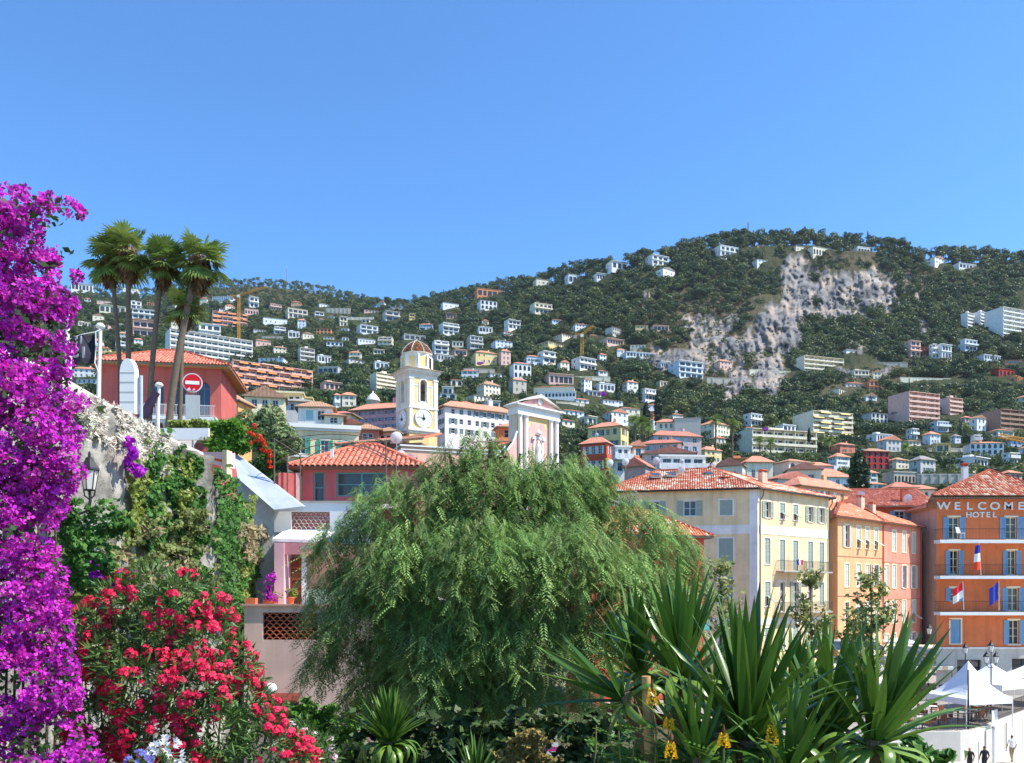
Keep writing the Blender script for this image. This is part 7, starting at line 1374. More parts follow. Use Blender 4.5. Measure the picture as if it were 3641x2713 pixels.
for j in range(8):
    for i in range(8 if j % 2 else 7): obj('tile', tme, gw, (.66+.02+i*.243+(0.12 if j % 2 == 0 else 0)+.1, .02, 3.25+j*.121))
gl = thing('globe_lamp', 'white globe garden lamp before the pink garden wall', 'lamp', P(963, 2475, 27)); b = MB(); b.lathe([(.02, .0)]+[(.19*math.sin(t), .24-.19*math.cos(t)) for t in np.linspace(.2, math.pi-.05, 12)], n=18); b.build('globe', mat('opal_globe', (226, 226, 222), .35, .05), gl); MB().bar((0, 0, -2.5), (0, 0, .06), .05, n=8).build('post', DARKM, gl)
dh = thing('low_doorway_hood', 'dark red hood over a low opening in the garden wall', 'hood', P(1005, 2500, 29.5)); b = MB(); b.prism([(-.5, 0, 0), (.5, 0, 0), (.5, .6, .25), (-.5, .6, .25)], (0, 0, .08)); b.build('roof', mat('hood_red', (118, 50, 40), .8), dh); MB().box(-.45, .45, .3, .5, -1, 0).build('opening', DARKROOM, dh)
def pot(x, y, Y, r, h, label, long=0, plant=True):
    t = thing('flower_pot' if not long else 'window_box', label, 'flower pot', P(x, y, Y)); m = mat('terracotta', (206, 112, 76), .85, .15, 8)
    if long: MB().box(-long/2, long/2, -r, r, 0, h).build('trough', m, t)
    else: MB().lathe([(r*.65, 0), (r*.95, h*.8), (r*1.08, h*.8), (r*1.08, h), (r*.9, h), (r*.85, h*.85)], n=14).build('pot', m, t)
    if plant:
        q = np.random.default_rng(int(x)); n = 70; p = np.stack([q.normal(0, r*.7+long*.25, n), q.normal(0, r*.5, n), h+q.uniform(0, r*2.2, n)], 1); v, f = leaf_quads(p, np.tile([0, -.3, 1.0], (n, 1)), .07, 2.6, .8, q); obj('plant', np_mesh('plant', v, f, IVYL, tones(n, 4)), t)
    return t
pot(1034, 2148, 31, .15, .26, 'round terracotta pot before the brown door'); pot(962, 2146, 31, .12, .18, 'long terracotta planter at the foot of the pink pillar', .5); pot(895, 2150, 30.5, .16, .24, 'salmon pot half behind the ivy end', .35, False)
bp = thing('stair_flank_wall', 'smooth white stair wall with blue-grey shade put into its colour', 'wall', P(831, 1615, 38)); q0, q1, q2, q3 = P(831, 1612, 38), P(1075, 1800, 35), P(975, 1812, 34.6), P(845, 1700, 36); b = MB(); b.prism([q-bp.location for q in (q0, q1, q2, q3)], Vector((.1, .25, 0))); b.build('wall', wallm((168, 176, 188)), bp, fix=True)  # white-painted wall; its bluish shade is mixed into the plaster colour
lw = thing('stepped_pale_wall', 'pale rough wall descending beside the ivy to the garden room', 'wall', P(870, 2200, 33)); b = MB(); b.prism([q-lw.location for q in (P(845, 1690, 36.5), P(975, 1812, 35.4), P(975, 2170, 34), P(860, 2260, 34))], Vector((-.2, .4, 0))); b.build('wall', mat('rough_pale_wall', (198, 192, 180), .95, .2, 2, .7, 9, streak=.2), lw, fix=True)
sp = thing('striped_parapet', 'small pink parapet with an orange stripe above the ivy', 'parapet', P(720, 1640, 30), math.radians(-12)); b = MB(); b.prism([(0, 0, 0), (.95, 0, -.25), (.95, 0, .3), (0, 0, .32)], (.1, .4, 0)); b.build('wall', wallm((238, 196, 192)), sp, fix=True); b = MB(); b.prism([(0, -.01, .12), (.95, -.01, -.1), (.95, -.01, .0), (0, -.01, .2)], (0, .008, 0)); b.build('stripe', mat('stripe_orange', (206, 92, 48), .8), sp, fix=True); MB().box(.8, .98, -.05, .3, -.6, .36).build('post', wallm((240, 214, 170)), sp)
# ---------------------------------------------------------------- pepper tree: weeping sprays of feathery leaves
def spray(r, L, nl, ll, lw):
    """hanging twig with pinnate leaves, built along -z from the origin; returns quads"""
    Vs = []; tw = r.normal(0, .12, 2)
    for i in range(nl):
        t = (i+.5)/nl; base = np.array([tw[0]*t*L+.04*math.sin(i*2.1), tw[1]*t*L+.04*math.cos(i*1.7), -L*t]); az = i*2.4+r.uniform(-.5, .5)
        d = np.array([math.cos(az), math.sin(az), -r.uniform(.2, 1.3)]); d /= np.linalg.norm(d); s = np.cross(d, [0, 0, 1.0]); s /= np.linalg.norm(s)+1e-9; up = np.cross(s, d)
        k = 6; LL = ll*r.uniform(.75, 1.2)
        for j in range(1, k+1):
            q = j/k; c = base+d*LL*q+np.array([0, 0, -LL*.28*q*q])
            for sg in (-1, 1):
                leaf = (s*sg*.85+d*.5+np.array([0, 0, -.25]))*LL*.34*(1.05-.45*abs(q-.45)); w = d*lw*1.25
                Vs.append([c, c+leaf*.5+w*.5, c+leaf, c+leaf*.5-w*.5])
    return np.array(Vs)
r9 = np.random.default_rng(77); SPR = [spray(r9, L, n, .19, .021) for L, n in ((.6, 11), (.45, 9), (.75, 13), (.35, 8))]
PEP = leafm('pepper_tree_leaf', (136, 164, 96), (136, 164, 96), .35, .45)
YP = 11.0
# crown mounds: photograph position, distance, radius in pixels
PB = [(1900,1700,10.9,70,60),(1965,1690,10.9,70,60),(1850,1690,10.9,60,60),(1630,1610,10.9,85,80),(1745,1590,10.9,65,70),(1690,1555,10.9,50,50),(1600,1640,10.9,60,60),(1560,1700,11,90,90),(1850,1640,10.9,80,80),(2060,1650,10.9,75,65),(1980,1640,11,60,60),(1290,1960,11.4,180,170),(1230,2140,11.2,130,180),(1430,1830,11.2,190,170),(1600,1760,11.0,150,150),(1700,1690,10.9,110,120),(1790,1760,10.8,170,160),(1960,1760,10.8,170,150),(2090,1760,10.9,150,150),(2240,1880,11.0,170,150),(2370,1980,11.1,125,130),(2420,2060,11.2,90,110),
      (1500,2050,10.6,230,220),(1750,2000,10.3,240,220),(2000,2020,10.3,240,220),(2220,2100,10.6,200,190),(1350,2200,10.8,200,200),(1600,2280,10.4,230,200),(1850,2280,10.3,230,200),(2080,2280,10.5,200,180),(1260,2330,11.2,140,150),(1450,2440,11.0,200,160),(1700,2470,10.8,200,160),(1920,2460,10.8,180,150),(1560,1960,10.8,200,200),(2300,2200,11,130,130)]
Vs, Ks = [], []
for bx, by, bY, rx, ry in PB:
    c = np.array(P(bx, by, bY)); Rx = rx*bY/F; Rz = ry*bY/F; n = int((165 if by > 1800 else 115)*(rx*ry)/(200*200))
    for _ in range(n):
        d = unit(r9.normal(size=(1, 3)))[0]; d[2] = abs(d[2])*.9+.05 if r9.uniform() < .75 else d[2]
        if r9.uniform() < .6: d[1] = -abs(d[1])
        p = c+d*np.array([Rx, Rx*.9, Rz])*r9.uniform(.75, 1.05); T = SPR[r9.integers(0, 4)]; a = r9.uniform(0, 6.28); ca, sa = math.cos(a), math.sin(a); tl = r9.normal(0, .28, 2)+d[:2]*.6; s = r9.uniform(.42, .95)
        Rm = np.array([[ca, -sa, 0], [sa, ca, 0], [0, 0, 1]]); Q = (T@Rm.T)*s; Q[..., 0] -= Q[..., 2]*tl[0]*.6; Q[..., 1] -= Q[..., 2]*tl[1]*.6
        Vs.append((Q+p).reshape(-1, 3)); tone = r9.uniform(.5, 1.5)*np.array([1, 1, .95])+r9.normal(0, .06, 3); Ks.append(np.tile(tone, (Q.shape[0]*4, 1))*np.repeat(r9.uniform(.8, 1.2, Q.shape[0]), 4)[:, None])
V = np.concatenate(Vs); K = np.clip(np.concatenate(Ks), .1, 2); pt_ = thing('pepper_tree', 'large weeping pepper tree with feathery green foliage', 'tree', P(1700, 2700, 11.3)); pl = np.array(pt_.location)
fo_ = obj('foliage', np_mesh('foliage', V-pl, np.arange(len(V)).reshape(-1, 4), PEP, K), pt_); fo_['kind'] = 'stuff'
PBK = mat('pepper_bark', (116, 98, 80), .95, .3, 9, .8, 25); bt = MB(); rt_ = random.Random(3)
bt.tube([(0, .3, -4), (.05, .2, -1.0), (.1, .1, .2)], .2, n=8, r2=.16); bt.build('trunk', PBK, pt_)
for bx, by, bY, rx, ry in PB[:34:2]:
    e = P(bx, by, bY)-pt_.location; m_ = Vector((e.x*.35, e.y*.4+.1, e.z*.45+.2)); q = MB(); q.tube([(.1, .1, .1), m_+Vector((rt_.uniform(-.1, .1), 0, 0)), m_.lerp(e, .6)+Vector((0, 0, .12)), e+Vector((0, 0, .1))], .085, n=6, r2=.02)
    for k in range(5): f = m_.lerp(e, rt_.uniform(.4, .95)); q.tube([f, f+Vector((rt_.uniform(-.3, .3), rt_.uniform(-.35, .1), rt_.uniform(.05, .3))), f+Vector((rt_.uniform(-.6, .6), rt_.uniform(-.7, .1), rt_.uniform(-.1, .4)))], .02, n=4, r2=.006)
    q.build('limb', PBK, pt_)

# ---------------------------------------------------------------- bougainvillea: arching mass of magenta bracts
r10 = np.random.default_rng(5)
EDGE = [(690,10),(700,60),(720,180),(730,285),(760,285),(790,190),(840,180),(900,200),(960,215),(1010,232),(1060,248),(1100,262),(1150,258),(1200,262),(1250,250),(1300,250),(1350,268),(1400,270),(1450,290),(1500,285),(1560,280),(1620,285),(1680,288),(1740,262),(1790,230),(1850,190),(1900,185),(1980,205),(2060,225),(2150,255),(2250,250),(2350,265),(2450,272),(2520,285),(2600,310),(2680,345),(2760,360)]
ey = np.array([a for a, b in EDGE], float); ex = np.array([b for a, b in EDGE], float)
bb = []
for y in np.arange(705, 2860, 42):
    e = np.interp(y, ey, ex); nb_ = max(3, int((e+260)/58))
    for k in range(nb_):
        x = -260+(e+255)*(k+.5)/nb_+r10.uniform(-18, 18); rad = r10.uniform(28, 48) if x > e-90 else r10.uniform(38, 62); x = min(x, e-rad*.75); Yb = 6.0-.25*math.sin((x+260)/(e+300)*math.pi)+r10.uniform(-.15, .15)
        p = P(x, y+r10.uniform(-15, 15), Yb); bb.append((p.x, p.y, p.z, rad*Yb/F, rad*Yb/F*.85))
for x, y, rd in ((295,755,14),(270,745,20),(240,730,24),(215,720,26),(190,715,26),(165,705,24),(285,770,12),(60,690,22),(80,675,16),(215,905,16),(245,890,10),(270,985,18),(285,975,10),(275,1140,22),(285,1120,12),(260,1175,20),(300,1420,20),(325,1430,16),(350,1440,14),(365,1450,10),(280,1395,24),(235,2230,18),(350,2700,18)):
    p = P(x, y, 5.9); bb.append((p.x, p.y, p.z, rd*5.9/F, rd*5.9/F))
bgv = thing('bougainvillea', 'huge magenta bougainvillea hanging down the left edge', 'bougainvillea', P(60, 2850, 6.1)); gl_ = np.array(bgv.location)
def bracts(p, nr, r, size):
    """three papery bracts around each flower"""
    n = len(p); nn = unit(nr+r.normal(size=(n, 3))*.55); t = unit(np.cross(nn, r.normal(size=(n, 3)))); b = np.cross(nn, t); out = []
    s = (size*r.uniform(.75, 1.25, n))[:, None]
    for k in range(3):
        a = k*2.094; d = t*math.cos(a)+b*math.sin(a); w = -t*math.sin(a)+b*math.cos(a); out.append(np.stack([p, p+d*s*.55+w*s*.42+nn*s*.35, p+d*s*1.05+nn*s*.45, p+d*s*.55-w*s*.42+nn*s*.35], 1))
    return np.stack(out, 1).reshape(-1, 3)
p, nr = blob_points([tuple(q) for q in bb], 42000, r10, (.8, 1.12)); keep = p[:, 1] < 6.15; p, nr = p[keep], nr[keep]
msk = fbm(p[:, 0]*9, p[:, 2]*9, 3, 2) > .30; pf_, nf_ = p[msk], nr[msk]
BOUG2 = leafm('bougainvillea_bract_near', (222, 58, 196), (222, 58, 196), .4, .6); SZ = .027
one = bracts(np.zeros((1, 3)), np.array([[0, 0, 1.0]]), np.random.default_rng(1), SZ); fl_me = np_mesh('flower', one, np.arange(12).reshape(3, 4), BOUG2, np.ones((12, 3)))
front = np.argsort(pf_[:, 1])[:260]; sel = np.zeros(len(pf_), bool); sel[front] = True
for i in front: obj('flower', fl_me, bgv, pf_[i]-gl_, rot=(r10.uniform(0, 2), r10.uniform(-1, 1), r10.uniform(0, 6.28)))
v = bracts(pf_[~sel]-gl_, nf_[~sel], r10, SZ); n_ = len(v)//12; tn = np.repeat(np.clip(r10.uniform(.55, 1.35, (n_, 1))*np.stack([r10.uniform(.75, 1.15, n_), r10.uniform(.6, 1.5, n_), r10.uniform(.85, 1.25, n_)], 1), 0, 2), 12, 0)
o = obj('blossoms', np_mesh('blossoms', v, np.arange(len(v)).reshape(-1, 4), BOUG2, tn), bgv); o['kind'] = 'stuff'
BGL = leafm('bougainvillea_leaf', (62, 88, 44), (62, 88, 44), .3, .4); p, nr = blob_points([tuple(q) for q in bb], 6500, r10, (.7, 1.05)); v, f = leaf_quads(p-gl_, nr, .034, 1.6, .7, r10, fold=.15); o = obj('foliage', np_mesh('foliage', v, f, BGL, tones(len(p), 4, .6, 1.5, r10)), bgv); o['kind'] = 'stuff'
st_ = MB()
for k in range(14):
    x = -200+k*30; st_.tube([P(x, 2800, 6.2)-bgv.location, P(x+20, 2200, 6.15)-bgv.location, P(x-10, 1500, 6.2)-bgv.location, P(x+(20 if k < 12 else -60), 800+k*20, 6.15)-bgv.location], .012, n=4, r2=.005)
st_.build('stems', BARK, bgv)

# ---------------------------------------------------------------- red oleander
OLL = leafm('oleander_leaf', (92, 122, 62), (92, 122, 62), .25, .4, spec=.5); OLF = leafm('oleander_flower', (228, 30, 76), (236, 44, 92), .35, .6); OLW = leafm('oleander_pale_flower', (244, 190, 200), (246, 206, 212), .35, .6)
OB = [(530,2080,85),(440,2130,90),(650,2130,100),(760,2170,70),(340,2220,85),(300,2330,80),(560,2240,130),(720,2290,120),(420,2330,120),(830,2350,80),(300,2460,90),(520,2430,150),(700,2440,140),(860,2480,90),(940,2560,80),(360,2580,130),(560,2600,150),(760,2600,140),(950,2660,110),(1060,2680,70),(420,2720,140),(650,2760,150),(850,2760,140),(1090,2740,80),(790,2230,60),(900,2420,50)]
ole = thing('red_oleander', 'bushy oleander covered in crimson flower clusters', 'oleander', P(620, 2900, 7.2)); ol = np.array(ole.location); r11 = np.random.default_rng(9)
ob = []
for x, y, rd in OB: Yb = 7.2-.5*math.exp(-((x-620)/280)**2)+r11.uniform(-.1, .1); q = P(x, y, Yb); ob.append((q.x, q.y, q.z, rd*Yb/F*.92, rd*Yb/F*.92))
def whorls(p, nr, r, L, w):
    """narrow leaves fanning from each shoot tip"""
    out = []
    for k in range(4):
        d = unit(nr*.75+r.normal(size=p.shape)*.75+np.array([0, 0, .25])); s = unit(np.cross(d, r.normal(size=p.shape))); l = (L*r.uniform(.7, 1.2, len(p)))[:, None]; out.append(np.stack([p, p+d*l*.5+s*w*.5, p+d*l, p+d*l*.5-s*w*.5], 1))
    return np.concatenate(out).reshape(-1, 3)
p, nr = blob_points(ob, 5200, r11, (.6, 1.0)); v = whorls(p-ol, nr, r11, .11, .018); o = obj('foliage', np_mesh('foliage', v, np.arange(len(v)).reshape(-1, 4), OLL, tones(len(v)//4, 4, .55, 1.5, r11)), ole); o['kind'] = 'stuff'
def floret_cluster(m, seed, nfl=9, rad=.052, size=.02):
    r = np.random.default_rng(seed); d = unit(r.normal(size=(nfl, 3))+np.array([0, 0, .7])); out = []; ks = []
    for i in range(nfl):
        c = d[i]*rad*r.uniform(.6, 1.05); t = unit(np.cross(d[i], r.normal(size=3))[None])[0]; b = np.cross(d[i], t); tone = r.uniform(.75, 1.3)
        for k in range(5): a = k*1.2566; e = t*math.cos(a)+b*math.sin(a); w = -t*math.sin(a)+b*math.cos(a); out.append([c, c+e*size*.6+w*size*.45+d[i]*size*.1, c+e*size*1.15+d[i]*size*.15, c+e*size*.6-w*size*.45+d[i]*size*.1]); ks += [[tone, tone*r.uniform(.8, 1.5), tone*r.uniform(.9, 1.3)]]*4
    return np_mesh('flower_cluster', np.array(out).reshape(-1, 3), np.arange(nfl*20).reshape(-1, 4), m, np.array(ks))
CL = [floret_cluster(OLF, s, n) for s, n in ((1, 11), (2, 8), (3, 14), (4, 9))]
p, nr = blob_points(ob, 3600, r11, (.98, 1.1)); k = (nr[:, 1] < .1) & (p[:, 1] < 7.25); p, nr = p[k], nr[k]; cm = fbm(p[:, 0]*3.2, p[:, 2]*3.2, 6, 2)+.05*np.clip((p[:, 0]+2.7)*.9, -1, 1); k = cm > .27; p, nr = p[k], nr[k]; sh_ = r11.permutation(len(p)); p, nr = p[sh_], nr[sh_]
ex_ = []
for i in range(280, min(len(p), 760)): m3 = np.array(Vector(nr[i]).to_track_quat('Z', 'Y').to_matrix()); co = np.zeros(len(CL[i % 4].vertices)*3, dtype=np.float32); CL[i % 4].vertices.foreach_get('co', co); ex_.append(co.reshape(-1, 3)@m3.T*r11.uniform(.6, 1.0)+p[i]-ol)
if ex_: e_v = np.concatenate(ex_); o = obj('blossoms', np_mesh('blossoms', e_v, np.arange(len(e_v)).reshape(-1, 4), OLF, tones(len(e_v)//4, 4, .75, 1.25, r11, .1)), ole); o['kind'] = 'stuff'
for i in range(min(280, len(p))): q = Vector(nr[i]).to_track_quat('Z', 'Y').to_euler(); s = r11.uniform(.65, 1.1); obj('flower_cluster', CL[i % 4], ole, p[i]-ol, rot=q, scale=(s, s, s*.85))
st_ = MB()
for k in range(16): x = 300+k*45; st_.tube([P(x*.7+180, 2950, 7.4)-ole.location, P(x*.9+60, 2650, 7.35)-ole.location, P(x, 2250+abs(k-6)*25, 7.3)-ole.location], .016, n=5, r2=.006)
st_.build('stems', BARK, ole)
po_ = thing('pink_oleander', 'pale pink and white oleander at the foot of the red one', 'oleander', P(1120, 2760, 7.6)); r12 = np.random.default_rng(10); pb = [(P(x, y, 7.6).x-po_.location.x, 0+r12.uniform(-.1, .1), P(x, y, 7.6).z-po_.location.z, rd*7.6/F, rd*7.6/F) for x, y, rd in ((1060,2600,30),(1090,2640,40),(1130,2660,40),(1160,2690,40),(1110,2700,50))]
p, nr = blob_points(pb, 350, r12); v = whorls(p, nr, r12, .1, .017); o = obj('foliage', np_mesh('foliage', v, np.arange(len(v)).reshape(-1, 4), OLL, tones(len(v)//4, 4, .6, 1.5, r12)), po_); o['kind'] = 'stuff'; CW = [floret_cluster(OLW, s, n, .04, .019) for s, n in ((5, 6), (6, 8))]
p, nr = blob_points(pb, 120, r12, (1.0, 1.1)); k = nr[:, 1] < .2
for i, q in enumerate(p[k][:34]): obj('flower_cluster', CW[i % 2], po_, q, rot=Vector(nr[k][i]).to_track_quat('Z', 'Y').to_euler())
# agapanthus heads
def agapanthus(x, y, Y, r, m, label, seed):
    t = thing('agapanthus', label, 'flower', P(x, y+r*F/Y*1.2, Y)); q = np.random.default_rng(seed); MB().tube([(0, 0, -.7), (.01, 0, -.2), (0, 0, r*1.2)], .008, n=5).build('stem', mat('flower_stem', (104, 132, 66), .7), t); out = []; st = MB(); c = Vector((0, 0, r*1.2))
    for i in range(46):
        d = unit(q.normal(size=(1, 3))+np.array([[0, 0, .45]]))[0]; d = Vector(d); e = c+d*r*q.uniform(.75, 1.0); st.tube([c, e], .0022, n=3); tt = d.cross(Vector(q.normal(size=3))).normalized(); bb_ = d.cross(tt)
        for k in range(6): a = k*1.047; o_ = tt*math.cos(a)+bb_*math.sin(a); w = -tt*math.sin(a)+bb_*math.cos(a); s = r*.34; out.append([e, e+d*s*.6+o_*s*.35+w*s*.16, e+d*s*.9+o_*s*.8, e+d*s*.6+o_*s*.35-w*s*.16])
    out = np.array(out).reshape(-1, 3); st.build('pedicels', mat('flower_stem', (104, 132, 66), .7), t); o = obj('florets', np_mesh('florets', out, np.arange(len(out)).reshape(-1, 4), m, tones(len(out)//4, 4, .85, 1.1, q, .03)), t); o['kind'] = 'stuff'
agapanthus(585, 2685, 5.4, .105, leafm('agapanthus_white', (240, 242, 244), None, .35, .6), 'round white agapanthus head under the red oleander', 1)
agapanthus(495, 2715, 5.3, .075, leafm('agapanthus_blue', (150, 150, 226), None, .35, .6), 'lavender blue agapanthus beside the white one', 2)

# ---------------------------------------------------------------- yuccas
YUC = colm('yucca_leaf', .32, .5); 
def yuccam():
    m, nt, p_, N, L = nodes('yucca_blade'); tc = N('ShaderNodeTexCoord'); oi = N('ShaderNodeObjectInfo')
    at = N('ShaderNodeAttribute'); at.attribute_name = 'Col'
    cr = N('ShaderNodeValToRGB'); cr.color_ramp.elements[0].color = (*lin((50, 88, 32)), 1); cr.color_ramp.elements[1].color = (*lin((98, 132, 54)), 1); L(oi.outputs['Random'], cr.inputs[0])
    mp = N('ShaderNodeMapping'); mp.inputs['Scale'].default_value = (90, 90, 1.5); L(tc.outputs['Object'], mp.inputs[0]); no = N('ShaderNodeTexNoise'); no.inputs['Scale'].default_value = 1.2; L(mp.outputs[0], no.inputs['Vector'])
    mr = N('ShaderNodeMapRange'); mr.inputs[3].default_value = .72; mr.inputs[4].default_value = 1.25; L(no.outputs['Fac'], mr.inputs[0])
    mu = N('ShaderNodeMix'); mu.data_type = 'RGBA'; mu.blend_type = 'MULTIPLY'; mu.inputs[0].default_value = 1; L(cr.outputs[0], mu.inputs[6]); L(at.outputs['Color'], mu.inputs[7])
    sc = N('ShaderNodeVectorMath'); sc.operation = 'SCALE'; L(mu.outputs[2], sc.inputs[0]); L(mr.outputs[0], sc.inputs['Scale']); L(sc.outputs[0], p_.inputs['Base Color']); p_.inputs['Roughness'].default_value = .34; p_.inputs['Specular IOR Level'].default_value = .5
    t = N('ShaderNodeBsdfTranslucent'); L(sc.outputs[0], t.inputs['Color']); ms = N('ShaderNodeMixShader'); ms.inputs[0].default_value = .16; L(p_.outputs[0], ms.inputs[1]); L(t.outputs[0], ms.inputs[2]); L(ms.outputs[0], nt.nodes['Material Output'].inputs['Surface']); return m
YM = yuccam()
def blade_mesh(L, w, bend, seed, pale=False):
    """sword leaf: keeled cross-section, narrowing to a dark point, bending over when old"""
    r = np.random.default_rng(seed); n = 12; V = []; K = []; ang = 0; x = z = 0.0; step = L/n
    for i in range(n+1):
        t = i/n; ww = w*(.55+.45*min(1, t*5))*(1 if t < .45 else max(.02, 1-((t-.45)/.55)**1.6)); keel = .22*ww
        nx, nz = math.cos(ang), -math.sin(ang)            # blade normal in the bending plane
        V += [(x+nx*0, -ww/2, z+0), (x-nx*keel, 0, z-nz*keel), (x, ww/2, z)]
        c = np.array([1.0, 1, 1]) if t < .93 else np.array([.75, .5, .4]); e = c*np.array([1.25, 1.15, .9])
        if pale: c = c*np.array([1.7, 1.45, 1.5]); e = e*np.array([1.6, 1.35, 1.4])
        K += [e, c, e]
        ang += bend*(1.6*t)/n*(2.2 if bend > 1.5 and .35 < t < .6 else 1); x += math.sin(ang)*step; z += math.cos(ang)*step
    F_ = []
    for i in range(n): a = i*3; F_ += [(a, a+1, a+4, a+3), (a+1, a+2, a+5, a+4)]
    return np_mesh('leaf', np.array(V), np.array(F_), YM, np.array(K), smooth=True)
BL = {('u', i): blade_mesh(.62, .054, .08+.08*i, i) for i in range(3)}; BL.update({('m', i): blade_mesh(.60, .053, .3+.25*i, 10+i) for i in range(3)}); BL.update({('d', i): blade_mesh(.52, .058, 2.2+.5*i, 20+i, True) for i in range(3)})
def yucca(x, y, Y, scale, nl, label, lean=(0, 0), seed=1, old=10, trunk=1.2):
    scale *= .87; t = thing('yucca', label, 'yucca', P(x, y, Y)); r = random.Random(seed)
    b = MB(); b.tube([(-lean[0]*.5, .1, -trunk), (-lean[0]*.2, .03, -trunk*.4), (0, 0, .02)], .05*scale, n=8, r2=.045*scale); b.build('trunk', mat('yucca_trunk', (128, 106, 80), .95, .3, 20, .9, 40), t)
    nl = int(nl*1.45); old = int(old*1.8)
    for i in range(nl+old):
        az = i*2.39996+r.uniform(-.2, .2); f = i/nl
        if i < nl: tilt = .06+.92*f**1.2+r.uniform(-.06, .06); kind = 'u' if f < .55 else 'm'; s = scale*(1.05-.12*f)*r.uniform(.88, 1.08)
        else: tilt = 1.25+r.uniform(-.1, .45); kind = 'd'; s = scale*r.uniform(.75, 1.1)
        M = Matrix.Rotation(az, 4, 'Z') @ Matrix.Rotation(tilt, 4, 'Y') @ Matrix.Rotation(r.uniform(-.12, .12), 4, 'X'); M = Matrix.Rotation(lean[0], 4, 'Y') @ Matrix.Rotation(lean[1], 4, 'X') @ M
        o = obj('leaf', BL[(kind, r.randrange(3))], t); o.matrix_local = Matrix.Translation((0, 0, -.03*f)) @ M @ Matrix.Scale(s, 4)
    return t
yucca(2655, 2640, 4.7, 1.55, 34, 'biggest yucca with tall sword leaves in the middle', (.02, .05), 1, 12)
yucca(2425, 2420, 5.3, 1.30, 30, 'upright yucca behind and left of the biggest one', (-.02, 0), 2, 12)
yucca(2275, 2400, 5.6, 1.10, 24, 'yucca rising against the pepper tree', (-.08, 0), 3, 8)
yucca(2940, 2640, 4.9, 1.35, 26, 'dense dark yucca right of the biggest one', (.06, 0), 4, 10)
yucca(3105, 2640, 4.6, 1.30, 24, 'rightmost yucca leaning over the quay', (.30, .05), 5, 12)
yucca(2225, 2480, 5.0, 1.05, 10, 'low sprawling yucca with leaves pointing left', (-1.0, .05), 6, 4)
yucca(2820, 2560, 5.4, 1.10, 24, 'half-hidden yucca between the two tallest clumps', (.1, 0), 7, 8)
yucca(2560, 2560, 5.6, 1.05, 22, 'back yucca filling the gap behind the biggest one', (-.1, 0), 8, 8)
yucca(2480, 2700, 4.5, .95, 18, 'lowest front yucca with drooping pale leaves', (-.1, .1), 9, 16)
yucca(2800, 2760, 4.3, 1.0, 18, 'front yucca cut by the bottom edge', (.1, .1), 10, 14)
yucca(1690, 2790, 6.5, .75, 18, 'small pale spiky yucca at the bottom centre', (0, 0), 11, 4)
sy = yucca(1385, 2640, 8.6, 1.05, 60, 'dark shaggy yucca in the shade under the pepper tree', (0, 0), 12, 20, 2.5)
cs = thing('cut_yucca_stump', 'pale sawn yucca stump among the leaves', 'stump', P(2300, 2465, 4.9)); b = MB(); b.tube([(.02, .02, -.35), (0, 0, 0), (-.005, 0, .1)], .032, n=10, r2=.026); b.build('stem', mat('cut_wood', (206, 160, 104), .9, .2, 20), cs)
# yellow-flowered senna
SEN = leafm('senna_leaf', (94, 134, 56), None, .3, .45); YF = leafm('senna_flower', (246, 194, 24), None, .3, .5)
def senna(x, y, Y, label, hs, seed, fl=True):
    base = P(x, y+170, Y); t = thing('senna_shrub', label, 'flowering shrub', base); r = np.random.default_rng(seed); top = P(x, y, Y)-base; b = MB(); b.tube([(r.uniform(-.1, .1), 0, -.3), (top.x*.5+r.uniform(-.03, .03), 0, top.z*.5), top], .006, n=5, r2=.004); b.build('stem', mat('senna_stem', (124, 116, 70), .8), t)
    if fl:
        out = []
        for i in range(34):
            z = hs*(i/34); a = i*2.4; c = np.array(top)+np.array([.018*math.cos(a)*(1.1-.5*i/34), .018*math.sin(a)*(1.1-.5*i/34), z]); d = unit(np.array([[math.cos(a), math.sin(a), .5]]))[0]; s = .016*(1-.4*i/34); tt = np.cross(d, [0, 0, 1.0]); out += [[c, c+d*s*.6+tt*s*.7, c+d*s*1.3, c+d*s*.6-tt*s*.7], [c, c+d*s*.4+np.array([0, 0, s]), c+d*s*1.1+np.array([0, 0, s*.9]), c+d*s]]
        out = np.array(out).reshape(-1, 3); obj('flower_spike', np_mesh('flower_spike', out, np.arange(len(out)).reshape(-1, 4), YF, tones(len(out)//4, 4, .75, 1.2, r, .06)), t)
        MB().lathe([(.006, 0), (.009, .02), (.002, .05)], tuple(top+Vector((0, 0, hs))), n=6).build('bud', mat('senna_bud', (96, 60, 36), .8), t)
    q = []
    for i in range(9):
        z = r.uniform(.0, .9); c = np.array(top)*z; az = r.uniform(0, 6.28); d = np.array([math.cos(az), math.sin(az)*.7, r.uniform(-.1, .5)]); d /= np.linalg.norm(d); s = np.cross(d, [0, 0, 1.0]); L = r.uniform(.10, .2)
        for j in range(1, 9):
            e = c+d*L*j/8
            for sg in (-1, 1): lv = (s*sg+d*.25)*.028; q.append([e, e+lv*.5+d*.008, e+lv, e+lv*.5-d*.008])
    q = np.array(q).reshape(-1, 3); o = obj('foliage', np_mesh('foliage', q, np.arange(len(q)).reshape(-1, 4), SEN, tones(len(q)//4, 4, .7, 1.3, r)), t); o['kind'] = 'stuff'; return t
senna(2318, 2510, 4.5, 'senna with a yellow flower spike beside the sawn stump', .09, 1); senna(2378, 2598, 4.4, 'senna with a small yellow spike left of the biggest yucca', .06, 2); senna(2385, 2700, 4.2, 'lowest yellow senna spike near the bottom edge', .085, 3); senna(2573, 2660, 4.2, 'yellow senna spike under the biggest yucca', .07, 4); senna(2745, 2650, 4.2, 'yellow senna spike right of the biggest yucca base', .1, 5)
